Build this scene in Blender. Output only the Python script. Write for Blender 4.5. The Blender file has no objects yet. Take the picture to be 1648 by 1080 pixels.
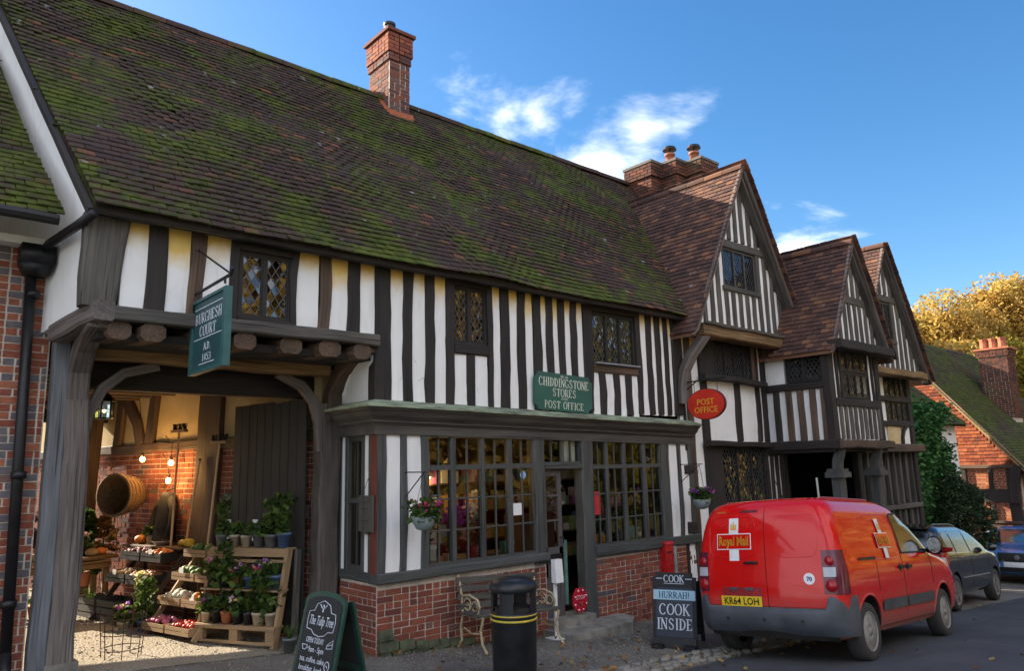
import bpy, bmesh, math, random
from math import radians, sin, cos, pi, sqrt, atan2
from mathutils import Vector as V, Matrix, noise
from mathutils.bvhtree import BVHTree
random.seed(11)
R = random.uniform
scene = bpy.context.scene
col = scene.collection

# ------------------------------------------------------------------ camera
YAW, PIT, ROL = radians(48.813), radians(10.05), radians(1.44)
CAM = V((0, -7.8, 2.1))
F = V((cos(YAW)*cos(PIT), sin(YAW)*cos(PIT), sin(PIT)))
R0 = V((sin(YAW), -cos(YAW), 0)); U0 = R0.cross(F)
RT = R0*cos(ROL) - U0*sin(ROL); UP = R0*sin(ROL) + U0*cos(ROL)
cd = bpy.data.cameras.new('camera'); cam = bpy.data.objects.new('camera', cd); col.objects.link(cam)
cam.matrix_world = Matrix(((RT.x, UP.x, -F.x, CAM.x), (RT.y, UP.y, -F.y, CAM.y), (RT.z, UP.z, -F.z, CAM.z), (0, 0, 0, 1)))
cd.sensor_width = 36; cd.lens = 25.995; cd.clip_start = .05; cd.clip_end = 2000
scene.camera = cam

# ------------------------------------------------------------------ light
SUN = V((-.4, 1, .54)).normalized()
EL = math.asin(SUN.z); AZ = atan2(SUN.x, SUN.y)
sl = bpy.data.lights.new('sun', 'SUN'); sl.energy = 5.0; sl.angle = radians(.5); sl.color = (1, .86, .66)
so = bpy.data.objects.new('sun', sl); col.objects.link(so); so.location = (0, 0, 40)
so.rotation_euler = (-SUN).to_track_quat('-Z', 'Y').to_euler()

world = bpy.data.worlds.new('World'); scene.world = world; world.use_nodes = True
wn = world.node_tree; wn.nodes.clear(); L = wn.links.new
def wN(t, **k):
    n = wn.nodes.new(t)
    for a, b in k.items(): setattr(n, a, b)
    return n
def wM(op, a, b=None, c=None):
    n = wN('ShaderNodeMath', operation=op)
    for i, x in enumerate((a, b, c)):
        if x is None: continue
        if isinstance(x, (int, float)): n.inputs[i].default_value = x
        else: L(x, n.inputs[i])
    return n.outputs[0]
def pdir(u, v):
    d = F + RT*((u-824)/1190) - UP*((v-540)/1190)
    return d.normalized()
sky = wN('ShaderNodeTexSky', sky_type='NISHITA', sun_disc=False, sun_elevation=EL, sun_rotation=AZ, air_density=1.0, dust_density=.6, ozone_density=2.2, altitude=100)
hs = wN('ShaderNodeHueSaturation'); hs.inputs['Saturation'].default_value = 1.3; hs.inputs['Value'].default_value = .49
L(sky.outputs[0], hs.inputs['Color'])
tc = wN('ShaderNodeTexCoord'); sep = wN('ShaderNodeSeparateXYZ'); L(tc.outputs['Generated'], sep.inputs[0])
zz = wM('ADD', wM('MAXIMUM', sep.outputs[2], 0.0), .12)
cmb = wN('ShaderNodeCombineXYZ')
L(wM('DIVIDE', sep.outputs[0], zz), cmb.inputs[0]); L(wM('DIVIDE', sep.outputs[1], zz), cmb.inputs[1])
nz = wN('ShaderNodeTexNoise', noise_dimensions='3D'); nz.inputs['Scale'].default_value = 2.6; nz.inputs['Detail'].default_value = 9; nz.inputs['Roughness'].default_value = .62; nz.inputs['Distortion'].default_value = .25
L(cmb.outputs[0], nz.inputs['Vector'])
cov = None
def blob(d, width, amp):
    global cov
    dp = wN('ShaderNodeVectorMath', operation='DISTANCE'); L(tc.outputs['Generated'], dp.inputs[0]); dp.inputs[1].default_value = d
    x = wM('MULTIPLY', wM('MAXIMUM', wM('SUBTRACT', 1.0, wM('DIVIDE', dp.outputs['Value'], width)), 0.0), amp)
    cov = x if cov is None else wM('MAXIMUM', cov, x)
for (u, v, w, a) in ((735, 176, .10, .37), (800, 188, .10, .42), (865, 190, .10, .37), (915, 180, .07, .30), (960, 268, .13, .42), (1030, 228, .11, .39), (1100, 215, .09, .31), (780, 218, .09, .36),
                     (1290, 398, .09, .46), (1255, 376, .06, .3), (900, 128, .03, .14), (1065, 150, .035, .15)):
    blob(pdir(u, v), w, a)
gen = wN('ShaderNodeTexNoise'); gen.inputs['Scale'].default_value = .55; gen.inputs['Detail'].default_value = 2
L(cmb.outputs[0], gen.inputs['Vector'])
# open blue towards the street's far end, unseen fair-weather cloud added everywhere else to brighten the shade
away = wN('ShaderNodeVectorMath', operation='DISTANCE'); L(tc.outputs['Generated'], away.inputs[0]); away.inputs[1].default_value = pdir(900, 200)
els = wM('MULTIPLY', wM('MULTIPLY', wM('SUBTRACT', gen.outputs[0], .22), 1.7), wM('MINIMUM', wM('MAXIMUM', wM('SUBTRACT', away.outputs['Value'], .75), 0.0), 1.0))
cov = wM('MAXIMUM', cov, els)
cl = wM('ADD', nz.outputs[0], wM('SUBTRACT', cov, .68))
mr = wN('ShaderNodeMapRange', interpolation_type='SMOOTHSTEP'); L(cl, mr.inputs[0]); mr.inputs[1].default_value = 0.0; mr.inputs[2].default_value = .38
mr.inputs[4].default_value = .84
cm = wN('ShaderNodeMix', data_type='RGBA'); L(mr.outputs[0], cm.inputs[0]); L(hs.outputs[0], cm.inputs[6]); cm.inputs[7].default_value = (5.0, 5.0, 5.2, 1)
bg = wN('ShaderNodeBackground'); bg.inputs[1].default_value = .15; L(cm.outputs[2], bg.inputs[0])
L(bg.outputs[0], wN('ShaderNodeOutputWorld').inputs[0])
vs = scene.view_settings; vs.view_transform = 'Standard'; vs.look = 'None'; vs.gamma = 1; vs.use_curve_mapping = False; vs.exposure = 1.72

# ------------------------------------------------------------------ materials
class G:
    def __init__(s, name):
        s.m = bpy.data.materials.new(name); s.m.use_nodes = True; s.t = s.m.node_tree; s.t.nodes.clear()
        s.o = s.t.nodes.new('ShaderNodeOutputMaterial')
    def n(s, t, **k):
        x = s.t.nodes.new(t)
        for a, b in k.items(): setattr(x, a, b)
        return x
    def set(s, sock, v):
        if v is None: return
        if isinstance(v, bpy.types.NodeSocket): s.t.links.new(v, sock)
        elif isinstance(v, tuple) and len(v) == 3 and sock.type == 'RGBA': sock.default_value = (*v, 1)
        else: sock.default_value = v
    def pos(s): return s.n('ShaderNodeNewGeometry').outputs['Position']
    def attr(s, name, out='Fac'): return s.n('ShaderNodeAttribute', attribute_name=name).outputs[out]
    def rnd(s):
        a = s.n('ShaderNodeObjectInfo').outputs['Random']
        return s.math('FRACT', s.math('ADD', a, s.attr('tone')))
    def vec(s, v, scale=(1, 1, 1), loc=(0, 0, 0)):
        x = s.n('ShaderNodeMapping'); s.set(x.inputs[0], v); x.inputs['Scale'].default_value = scale; x.inputs['Location'].default_value = loc; return x.outputs[0]
    def noise(s, v, scale, det=4, rough=.55, dist=0):
        x = s.n('ShaderNodeTexNoise'); s.set(x.inputs['Vector'], v); x.inputs['Scale'].default_value = scale; x.inputs['Detail'].default_value = det
        x.inputs['Roughness'].default_value = rough; x.inputs['Distortion'].default_value = dist; return x.outputs[0]
    def vor(s, v, scale, out='Distance', **k):
        x = s.n('ShaderNodeTexVoronoi', **k); s.set(x.inputs['Vector'], v); x.inputs['Scale'].default_value = scale; return x.outputs[out]
    def math(s, op, a, b=None):
        x = s.n('ShaderNodeMath', operation=op); s.set(x.inputs[0], a); s.set(x.inputs[1], b); return x.outputs[0]
    def rng(s, f, a, b, c=0., d=1.):
        x = s.n('ShaderNodeMapRange'); s.set(x.inputs[0], f); s.set(x.inputs[1], a); s.set(x.inputs[2], b); s.set(x.inputs[3], c); s.set(x.inputs[4], d); return x.outputs[0]
    def mix(s, f, a, b, mode='MIX'):
        x = s.n('ShaderNodeMix', data_type='RGBA', blend_type=mode); s.set(x.inputs[0], f); s.set(x.inputs[6], a); s.set(x.inputs[7], b); return x.outputs[2]
    def ramp(s, f, stops, const=False):
        x = s.n('ShaderNodeValToRGB'); s.set(x.inputs[0], f); e = x.color_ramp.elements
        if const: x.color_ramp.interpolation = 'CONSTANT'
        while len(e) < len(stops): e.new(.5)
        for i, (p, c) in enumerate(stops): e[i].position = p; e[i].color = (*c, 1)
        return x.outputs[0]
    def bump(s, h, st=.5, dist=.01, nrm=None):
        x = s.n('ShaderNodeBump'); s.set(x.inputs['Height'], h); x.inputs['Strength'].default_value = st; x.inputs['Distance'].default_value = dist; s.set(x.inputs['Normal'], nrm); return x.outputs[0]
    def done(s, c, rough=.8, bump=None, metal=0., spec=.5, **k):
        p = s.n('ShaderNodeBsdfPrincipled'); s.set(p.inputs['Base Color'], c); s.set(p.inputs['Roughness'], rough); s.set(p.inputs['Metallic'], metal)
        s.set(p.inputs['Specular IOR Level'], spec); s.set(p.inputs['Normal'], bump)
        for a, b in k.items(): s.set(p.inputs[a.replace('_', ' ')], b)
        s.t.links.new(p.outputs[0], s.o.inputs[0]); s.p = p; return s.m
def hexc(r, g, b): # sRGB 0-255 -> linear
    f = lambda x: (x/255/12.92 if x <= 10 else ((x/255+.055)/1.055)**2.4)
    return (f(r), f(g), f(b))
def plain(name, c, rough=.6, metal=0., spec=.5, var=.25, scale=9., **k):
    g = G(name); nse = g.noise(g.pos(), scale, 5)
    cc = g.mix(g.rng(nse, .3, .7), tuple(x*(1-var) for x in c), tuple(min(1, x*(1+var)) for x in c))
    return g.done(cc, g.rng(nse, .3, .7, max(0, rough-.08), min(1, rough+.1)), g.bump(g.noise(g.pos(), scale*9, 3), .12, .004), metal, spec, **k)

def m_timber(name, dark, light, rough=.75, bl=1.0):
    g = G(name); c = g.attr('gc', 'Vector')
    grain = g.noise(g.vec(c, (1.6, 42, 42)), 1.0, 6, .65, .6)
    big = g.noise(g.vec(c, (.9, 4, 4)), 1.0, 3)
    f = g.math('ADD', g.math('MULTIPLY', grain, .7), g.math('MULTIPLY', big, .5))
    cc = g.mix(g.rng(f, .42, .82), dark, light)
    crack = g.rng(g.noise(g.vec(c, (.8, 60, 60), (3, 1, 7)), 1.0, 2, .5), .62, .7)
    cc = g.mix(crack, cc, tuple(x*.35 for x in dark))
    h = g.math('SUBTRACT', grain, g.math('MULTIPLY', crack, .8))
    return g.done(cc, g.rng(grain, .3, .7, rough-.1, rough+.12), g.bump(h, .55*bl, .012))
OAK = m_timber('dark_oak', (.006, .0048, .005), (.042, .031, .028))
OAKB = m_timber('brown_oak', (.025, .016, .012), (.17, .105, .065))
OAKG = m_timber('weathered_oak', (.06, .048, .046), (.24, .20, .18))
OAKS = m_timber('silvered_oak', (.03, .027, .025), (.15, .135, .115))
FRM = m_timber('grey_painted_wood', (.03, .033, .034), (.105, .11, .105), .6)
PALE = m_timber('pale_softwood', (.2, .12, .06), (.42, .28, .15))

def m_plaster():
    g = G('limewash_plaster'); p = g.pos(); z = g.n('ShaderNodeSeparateXYZ'); g.set(z.inputs[0], p)
    n1 = g.noise(p, 1.7, 5); n2 = g.noise(p, 16, 4)
    base = g.mix(g.rng(n1, .35, .7), (.80, .80, .80), (.86, .85, .84))
    ck = g.n('ShaderNodeTexVoronoi', feature='DISTANCE_TO_EDGE'); g.set(ck.inputs['Vector'], g.vec(g.mix(.12, p, g.n('ShaderNodeTexNoise').outputs[1]), (1, 1, .45))); ck.inputs['Scale'].default_value = 2.4
    crk = g.math('MULTIPLY', g.rng(ck.outputs[0], .0, .012, 1, 0), g.rng(g.noise(p, 1.1, 2), .5, .6)); base = g.mix(g.math('MULTIPLY', crk, .55), base, (.4, .37, .33))
    grime = g.rng(g.noise(g.vec(p, (6, 6, .8)), 1.4, 5, .65), .54, .78, 0, .42)
    base = g.mix(grime, base, (.52, .5, .47))
    st = g.attr('ochre'); lo = g.math('MULTIPLY', g.rng(g.math('ADD', g.math('ADD', st, g.math('MULTIPLY', g.noise(p, 2.6, 5, .65), .6)), g.math('MULTIPLY', g.n('ShaderNodeObjectInfo').outputs['Random'], .18)), .98, 1.28), g.rng(st, .3, .6))
    base = g.mix(lo, base, (.75, .52, .16))
    return g.done(base, .9, g.bump(g.math('ADD', n2, g.math('MULTIPLY', n1, 2)), .25, .01), spec=.2)
PLASTER = m_plaster()
def m_cream():
    g = G('cream_plaster'); p = g.pos(); n1 = g.noise(p, 2.2, 5)
    return g.done(g.mix(g.rng(n1, .3, .7), (.56, .42, .22), (.7, .56, .33)), .9, g.bump(g.noise(p, 14, 4), .25, .01), spec=.2)
CREAM = m_cream()

def m_tile(name, stops, moss=.5, lich=.5):
    g = G(name); p = g.pos(); r = g.rnd()
    c = g.ramp(r, stops); c = g.mix(g.rng(g.noise(p, 30, 4), .3, .75, 0, .5), c, (.035, .027, .03))
    n = g.noise(p, 1.15, 6, .6, .3); n2 = g.noise(p, 9, 4)
    sk_ = g.noise(g.vec(p, (2.2, 2.2, 15)), 1.0, 4, .6)
    f = g.math('ADD', g.math('ADD', g.math('MULTIPLY', n, .62), g.math('MULTIPLY', n2, .2)), g.math('MULTIPLY', sk_, .3))
    mk = g.rng(f, .72-moss*.30, .82-moss*.30)
    mc = g.mix(g.rng(g.noise(p, 5, 4), .3, .7), (.032, .042, .008), (.098, .12, .018))
    c = g.mix(mk, c, mc)
    lk = g.rng(g.noise(g.vec(p, (1, 1, 1), (5, 3, 1)), 6.5, 2, .4), .74-.06*lich, .80)
    c = g.mix(g.math('MULTIPLY', lk, .8), c, (.36, .36, .35))
    return g.done(c, .88, g.bump(g.math('ADD', g.noise(p, 55, 4), g.math('MULTIPLY', mk, .6)), .5, .012), spec=.25)
T_DARK = [(0, (.05, .032, .028)), (.4, (.078, .045, .037)), (.7, (.062, .042, .036)), (.92, (.105, .055, .04)), (1, (.22, .085, .045))]
T_WARM = [(0, (.065, .038, .033)), (.4, (.11, .056, .044)), (.75, (.145, .072, .05)), (1, (.25, .115, .06))]
T_RED = [(0, (.20, .05, .025)), (.5, (.33, .085, .035)), (.9, (.42, .13, .05)), (1, (.07, .03, .03))]
TILE = m_tile('mossy_clay_tile', T_DARK, .645); TILE2 = m_tile('gable_clay_tile', T_WARM, -.25); TILE3 = m_tile('green_mossy_tile', T_DARK, .80); TILER = m_tile('red_hanging_tile', T_RED, -.6, 0)

def m_brick(name, stops, lich=0.):
    g = G(name); p = g.pos(); r = g.rnd()
    c = g.ramp(r, stops); n = g.noise(p, 26, 5, .6)
    c = g.mix(g.rng(n, .35, .75, 0, .55), c, (.10, .045, .04))
    z = g.noise(p, 1.3, 5); c = g.mix(g.rng(z, .56, .78, 0, .45+lich), c, (.06, .055, .045) if lich == 0 else (.16, .15, .06))
    return g.done(c, .88, g.bump(g.math('ADD', n, g.noise(p, 90, 3)), .5, .008), spec=.2)
B_RED = [(0, (.14, .05, .04)), (.3, (.25, .075, .048)), (.7, (.31, .095, .055)), (.9, (.36, .12, .065)), (1, (.10, .09, .1))]
BRICKP = m_brick('weathered_chimney_brick', [(0, (.085, .045, .045)), (.4, (.17, .065, .052)), (.8, (.24, .085, .055)), (1, (.12, .10, .10))])
BRICKD = m_brick('sooty_brick', [(0, (.05, .03, .025)), (.5, (.12, .05, .035)), (1, (.2, .075, .045))], .1)
B_MIX = [(0, (.12, .12, .14)), (.28, (.17, .16, .17)), (.32, (.24, .07, .045)), (.75, (.33, .105, .06)), (1, (.38, .14, .08))]
BRICK = m_brick('red_brick', B_RED); BRICKM = m_brick('red_and_grey_brick', B_MIX); BRICKC = m_brick('lichened_brick', B_RED, .25)
BRICKO = m_brick('orange_brick', [(0, (.3, .09, .04)), (.6, (.42, .14, .055)), (1, (.5, .2, .08))])
def m_mortar():
    g = G('lime_mortar'); p = g.pos(); n = g.noise(p, 8, 5)
    gz = g.n('ShaderNodeSeparateXYZ'); g.set(gz.inputs[0], p)
    c = g.mix(g.rng(n, .3, .7), (.46, .40, .34), (.64, .57, .49))
    return g.done(c, .95, g.bump(g.noise(p, 60, 4), .5, .006), spec=.1)
MORTAR = m_mortar(); MORTARD = plain('sooty_mortar', (.13, .115, .10), .95, var=.3)

def m_ground(name='gravel_ground', sand=0):
    g = G(name); p = g.pos(); v = g.n('ShaderNodeTexVoronoi'); g.set(v.inputs['Vector'], p); v.inputs['Scale'].default_value = 34
    c = g.ramp(g.math('FRACT', g.math('MULTIPLY', v.outputs['Distance'], 5.3)), [(0, (.13, .12, .112)), (.5, (.20, .185, .165)), (1, (.28, .255, .22))])
    n = g.noise(p, 1.1, 6, .6); c = g.mix(g.rng(n, .42, .68, 0, .65), c, (.09, .08, .07))
    if sand: c = g.mix(.42, c, (.48, .40, .29))
    mo = g.rng(g.noise(p, .8, 5, .65), .6, .72, 0, .5 if not sand else .15); c = g.mix(mo, c, (.045, .06, .02))
    return g.done(c, .93, g.bump(g.math('SUBTRACT', g.noise(p, 38, 4), v.outputs['Distance']), .75, .025), spec=.2)
GRAVEL = m_ground(); SANDY = m_ground('sandy_gravel', 1)
def m_asphalt():
    g = G('asphalt'); p = g.pos(); n = g.noise(p, .9, 6, .6); f = g.noise(p, 120, 3)
    c = g.mix(g.rng(n, .3, .72), (.05, .052, .058), (.092, .092, .098)); c = g.mix(g.rng(f, .55, .75, 0, .6), c, (.15, .15, .155))
    tr = g.rng(g.noise(g.vec(p, (.3, 4, 1)), 1, 4), .5, .7, 0, .35); c = g.mix(tr, c, (.035, .036, .04))
    return g.done(c, .85, g.bump(f, .5, .012), spec=.3)
ASPH = m_asphalt()
STONE = plain('worn_stone', (.22, .205, .175), .85, var=.4, scale=6)
GRASS = plain('rough_grass', (.15, .14, .05), .9, var=.5, scale=2)

def m_leaf(name, stops, trans=.35):
    g = G(name); r = g.attr('tone'); c = g.ramp(r, stops)
    d = g.n('ShaderNodeBsdfPrincipled'); g.set(d.inputs['Base Color'], c); d.inputs['Roughness'].default_value = .6; d.inputs['Specular IOR Level'].default_value = .3
    t = g.n('ShaderNodeBsdfTranslucent'); g.set(t.inputs[0], c); mx = g.n('ShaderNodeMixShader'); mx.inputs[0].default_value = trans
    g.t.links.new(d.outputs[0], mx.inputs[1]); g.t.links.new(t.outputs[0], mx.inputs[2]); g.t.links.new(mx.outputs[0], g.o.inputs[0]); return g.m
L_GOLD = m_leaf('golden_leaf', [(0, (.26, .14, .035)), (.4, (.48, .31, .07)), (.75, (.60, .43, .12)), (1, (.40, .39, .10))], .45)
L_OLIVE = m_leaf('turning_leaf', [(0, (.08, .1, .015)), (.5, (.3, .26, .03)), (.85, (.5, .36, .04)), (1, (.14, .17, .03))], .45)
L_GREEN = m_leaf('green_leaf', [(0, (.025, .05, .012)), (.6, (.06, .11, .02)), (1, (.12, .18, .035))])
L_DARK = m_leaf('evergreen_leaf', [(0, (.015, .03, .012)), (.6, (.035, .065, .025)), (1, (.07, .11, .04))], .2)
L_IVY = m_leaf('ivy_leaf', [(0, (.02, .07, .02)), (.6, (.05, .15, .035)), (1, (.10, .24, .06))], .2)
L_PLUM = m_leaf('plum_leaf', [(0, (.04, .012, .016)), (.6, (.09, .03, .035)), (1, (.16, .07, .05))], .2)
L_MOSS = m_leaf('moss', [(0, (.03, .04, .008)), (.6, (.062, .078, .013)), (1, (.10, .12, .022))], .1)
L_FALL = m_leaf('fallen_leaf', [(0, (.12, .05, .02)), (.5, (.25, .12, .03)), (1, (.34, .24, .08))], .1)
FLOW = m_leaf('petals', [(0, (.5, .02, .05)), (.2, (.55, .05, .25)), (.4, (.25, .08, .5)), (.6, (.7, .35, .6)), (.8, (.75, .5, .05)), (1, (.8, .78, .75))], .3)
BARK = plain('bark', (.055, .042, .032), .9, var=.4)

def m_glass(name, ior=1.65, tint=(.8, .88, .86), rough=.015):
    g = G(name); p = g.pos(); fr = g.n('ShaderNodeFresnel'); fr.inputs[0].default_value = ior
    tr = g.n('ShaderNodeBsdfTransparent'); g.set(tr.inputs[0], tint); gl = g.n('ShaderNodeBsdfGlossy'); gl.inputs['Roughness'].default_value = rough
    b = g.bump(g.noise(p, 3.2, 2), .06, .02); g.set(gl.inputs['Normal'], b); g.set(fr.inputs['Normal'], b)
    mx = g.n('ShaderNodeMixShader'); g.t.links.new(fr.outputs[0], mx.inputs[0]); g.t.links.new(tr.outputs[0], mx.inputs[1]); g.t.links.new(gl.outputs[0], mx.inputs[2]); g.t.links.new(mx.outputs[0], g.o.inputs[0]); return g.m
GLASS = m_glass('window_glass', 1.52); LGLASS = m_glass('old_leaded_glass', 2.0, (.62, .7, .66), .03)
LEAD = plain('lead_came', (.09, .095, .10), .5, .3)
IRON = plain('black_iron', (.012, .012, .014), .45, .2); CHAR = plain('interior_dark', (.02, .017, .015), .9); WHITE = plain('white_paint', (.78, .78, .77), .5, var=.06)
CURT = plain('cream_curtain', (.42, .38, .3), .9)
def m_paint(name, c, rough=.25, dirt=.0, coat=.6, spec=.5):
    g = G(name); p = g.n('ShaderNodeTexCoord').outputs['Object']; sp = g.n('ShaderNodeSeparateXYZ'); g.set(sp.inputs[0], p); n = g.noise(p, 3, 5)
    d = g.math('MULTIPLY', g.rng(g.math('ADD', sp.outputs[2], g.math('MULTIPLY', n, .3)), .38, .92, 1, 0), dirt)
    cc = g.mix(d, c, (.17, .145, .125))
    return g.done(cc, g.rng(d, 0, .6, rough, .7), metal=0., spec=spec, Coat_Weight=g.rng(d, 0, .7, coat, 0), Coat_Roughness=.04)
VANRED = m_paint('red_paint', (.62, .007, .007), .16, .85, .45, .2); BLACKP = m_paint('black_car_paint', (.012, .012, .011), .18, .08, 1.); BLUEP = m_paint('blue_car_paint', (.08, .22, .55), .2, .1, 1.)
PLAST = plain('grey_bumper_plastic', (.065, .072, .085), .55, var=.3, scale=4); RUB = plain('tyre_rubber', (.045, .042, .04), .9); ALU = plain('wheel_metal', (.22, .22, .23), .45, .6); STEEL = plain('dusty_steel_rim', (.26, .25, .235), .6, 0.)
CGL = plain('car_glass', (.008, .010, .011), .03, spec=.9, var=.05, IOR=1.9); REDL = plain('red_lamp_lens', (.32, .006, .01), .15, var=.1); CLRL = plain('clear_lamp_lens', (.45, .46, .5), .12, var=.1); YEL = plain('yellow_plate', (.75, .52, .02), .45, var=.05); BLK = plain('black_print', (.01, .01, .011), .5, var=0.1)
GOLD = plain('gold_print', (.75, .36, .02), .5, var=.05); SGREEN = plain('green_sign_paint', (.022, .10, .075), .55, var=.15, scale=4); STEAL = plain('teal_sign_paint', (.018, .075, .085), .5, var=.2, scale=4)
PORED = plain('post_office_red', (.62, .03, .012), .4, var=.12, scale=4); CREAMP = plain('cream_lettering', (.62, .66, .55), .6, var=.06); CHALK = plain('chalk', (.62, .66, .74), .95, var=.1); SLATE = plain('blackboard', (.012, .014, .018), .7, var=.3); BGREEN = plain('dark_green_frame', (.01, .05, .035), .5)
PALEB = plain('pale_blue_card', (.36, .55, .68), .8, var=.08); BINP = plain('black_bin_plastic', (.012, .013, .016), .42, var=.4, scale=5); BANDY = plain('yellow_band', (.55, .42, .05), .5); TERRA = plain('terracotta', (.36, .12, .06), .8); POTG = plain('grey_pot', (.13, .14, .15), .7); BROOMW = plain('broom_handle_wood', (.62, .40, .19), .55, var=.12); WICK = plain('wicker', (.13, .075, .035), .85, var=.5, scale=30)
CREAMI = plain('cream_cast_iron', (.42, .33, .2), .6, var=.3); FLASH = plain('lead_flashing', (.25, .27, .3), .6, .2); MOSSGR = None
def m_coping():
    g = G('algae_covered_board'); p = g.pos(); n = g.noise(g.vec(p, (2, 2, 14)), 1.5, 5, .6)
    return g.done(g.mix(g.rng(n, .36, .66), (.12, .13, .10), (.34, .41, .27)), .85, g.bump(n, .4, .01))
COPING = m_coping()
def emit(name, c, s):
    g = G(name); e = g.n('ShaderNodeEmission'); g.set(e.inputs[0], c); e.inputs[1].default_value = s; g.t.links.new(e.outputs[0], g.o.inputs[0]); return g.m
BULB = emit('lit_bulb', (1, .5, .16), 9.)

# ------------------------------------------------------------------ mesh helpers
class MB:
    def __init__(s): s.v = []; s.f = []; s.t = []; s.g = {}; s.och = {}
    def add(s, vs, fs, tone=None):
        o = len(s.v); s.v += [tuple(x) for x in vs]; tone = random.random() if tone is None else tone
        for f in fs: s.f.append(tuple(i+o for i in f)); s.t.append(tone)
        return o
    def hexa(s, b, t, tone=None):      # two loops of equal length -> closed prism
        n = len(b); fs = [tuple(range(n))[::-1], tuple(range(n, 2*n))] + [(i, (i+1) % n, n+(i+1) % n, n+i) for i in range(n)]
        return s.add(list(b)+list(t), fs, tone)
    def box(s, a, b, tone=None):
        x0, y0, z0 = a; x1, y1, z1 = b
        return s.hexa([(x0, y0, z0), (x1, y0, z0), (x1, y1, z0), (x0, y1, z0)], [(x0, y0, z1), (x1, y0, z1), (x1, y1, z1), (x0, y1, z1)], tone)
    def obox(s, c, ax, ay, az, tone=None):   # oriented box: centre and three half-axis vectors
        c, ax, ay, az = V(c), V(ax), V(ay), V(az)
        return s.hexa([c-ax-ay-az, c+ax-ay-az, c+ax+ay-az, c-ax+ay-az], [c-ax-ay+az, c+ax-ay+az, c+ax+ay+az, c-ax+ay+az], tone)
    def prism(s, poly, vec, tone=None):
        vec = V(vec); return s.hexa([V(p) for p in poly], [V(p)+vec for p in poly], tone)
    def beam(s, a, b, side, w, d, jit=.006, seg=.28, w2=None, ch=.12, bow=0):   # wonky chamfered timber; side = unit vector across its face
        a, b, side = V(a), V(b), V(side).normalized(); ax = (b-a); Ln = ax.length; axn = ax/Ln; out = axn.cross(side).normalized(); w2 = w if w2 is None else w2
        n = max(1, int(Ln/seg)); o = len(s.v); off = R(0, 40)
        for i in range(n+1):
            t = i/n; c = a+ax*t+side*(R(-jit, jit) + bow*sin(pi*t)); ww = (w+(w2-w)*t)/2+R(-jit, jit)*.7; dd = d/2; k = min(ww, dd)*ch*2
            for (p, q) in ((-ww+k, -dd), (ww-k, -dd), (ww, -dd+k), (ww, dd-k), (ww-k, dd), (-ww+k, dd), (-ww, dd-k), (-ww, -dd+k)):
                s.g[len(s.v)] = (off+t*Ln, p+off, q); s.v.append(tuple(c+side*p+out*q))
        tone = random.random()
        for i in range(n):
            for j in range(8):
                A = o+i*8+j; B = o+i*8+(j+1) % 8; s.f.append((A, A+8, B+8, B)); s.t.append(tone)
        s.f.append(tuple(o+j for j in range(8))); s.f.append(tuple(o+n*8+j for j in range(8))[::-1]); s.t += [tone]*2
        return s
    def path(s, pts, side, w, d, jit=.005, w2=None):                     # curved timber (brace, bracket) through points
        side = V(side).normalized(); pts = [V(p) for p in pts]; n = len(pts); o = len(s.v); off = R(0, 40); tone = random.random(); acc = 0; w2 = w if w2 is None else w2
        for i, p in enumerate(pts):
            tn = (pts[min(i+1, n-1)]-pts[max(i-1, 0)]).normalized(); nr = tn.cross(side).normalized(); t = i/(n-1); ww = (w+(w2-w)*t)/2+R(-jit, jit); k = min(ww, d/2)*.25
            if i: acc += (p-pts[i-1]).length
            for (a, q) in ((-ww+k, -d/2), (ww-k, -d/2), (ww, -d/2+k), (ww, d/2-k), (ww-k, d/2), (-ww+k, d/2), (-ww, d/2-k), (-ww, -d/2+k)):
                s.g[len(s.v)] = (off+acc, a+off, q); s.v.append(tuple(p+nr*a+side*q))
        for i in range(n-1):
            for j in range(8):
                A = o+i*8+j; B = o+i*8+(j+1) % 8; s.f.append((A, A+8, B+8, B)); s.t.append(tone)
        s.f.append(tuple(o+j for j in range(8))); s.f.append(tuple(o+(n-1)*8+j for j in range(8))[::-1]); s.t += [tone]*2
        return s
    def tube(s, pts, r, seg=8, r2=None, cap=True):
        pts = [V(p) for p in pts]; n = len(pts); o = len(s.v); r2 = r if r2 is None else r2; tone = random.random(); up = V((0, 0, 1)); acc = 0
        t0 = (pts[1]-pts[0]).normalized(); u = t0.cross(V((0, 0, 1)) if abs(t0.z) < .9 else V((1, 0, 0))).normalized()
        for i, p in enumerate(pts):
            tn = (pts[min(i+1, n-1)]-pts[max(i-1, 0)]).normalized(); u = (u-tn*u.dot(tn)).normalized(); w = tn.cross(u); rr = r+(r2-r)*i/(n-1)
            for j in range(seg):
                a = 2*pi*j/seg; s.g[len(s.v)] = (acc, a*rr, 0); s.v.append(tuple(p+u*rr*cos(a)+w*rr*sin(a)))
            if i < n-1: acc += (pts[i+1]-p).length
        for i in range(n-1):
            for j in range(seg):
                A = o+i*seg+j; B = o+i*seg+(j+1) % seg; s.f.append((A, B, B+seg, A+seg)); s.t.append(tone)
        if cap: s.f.append(tuple(o+j for j in range(seg))[::-1]); s.f.append(tuple(o+(n-1)*seg+j for j in range(seg))); s.t += [tone]*2
        return s
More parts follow.
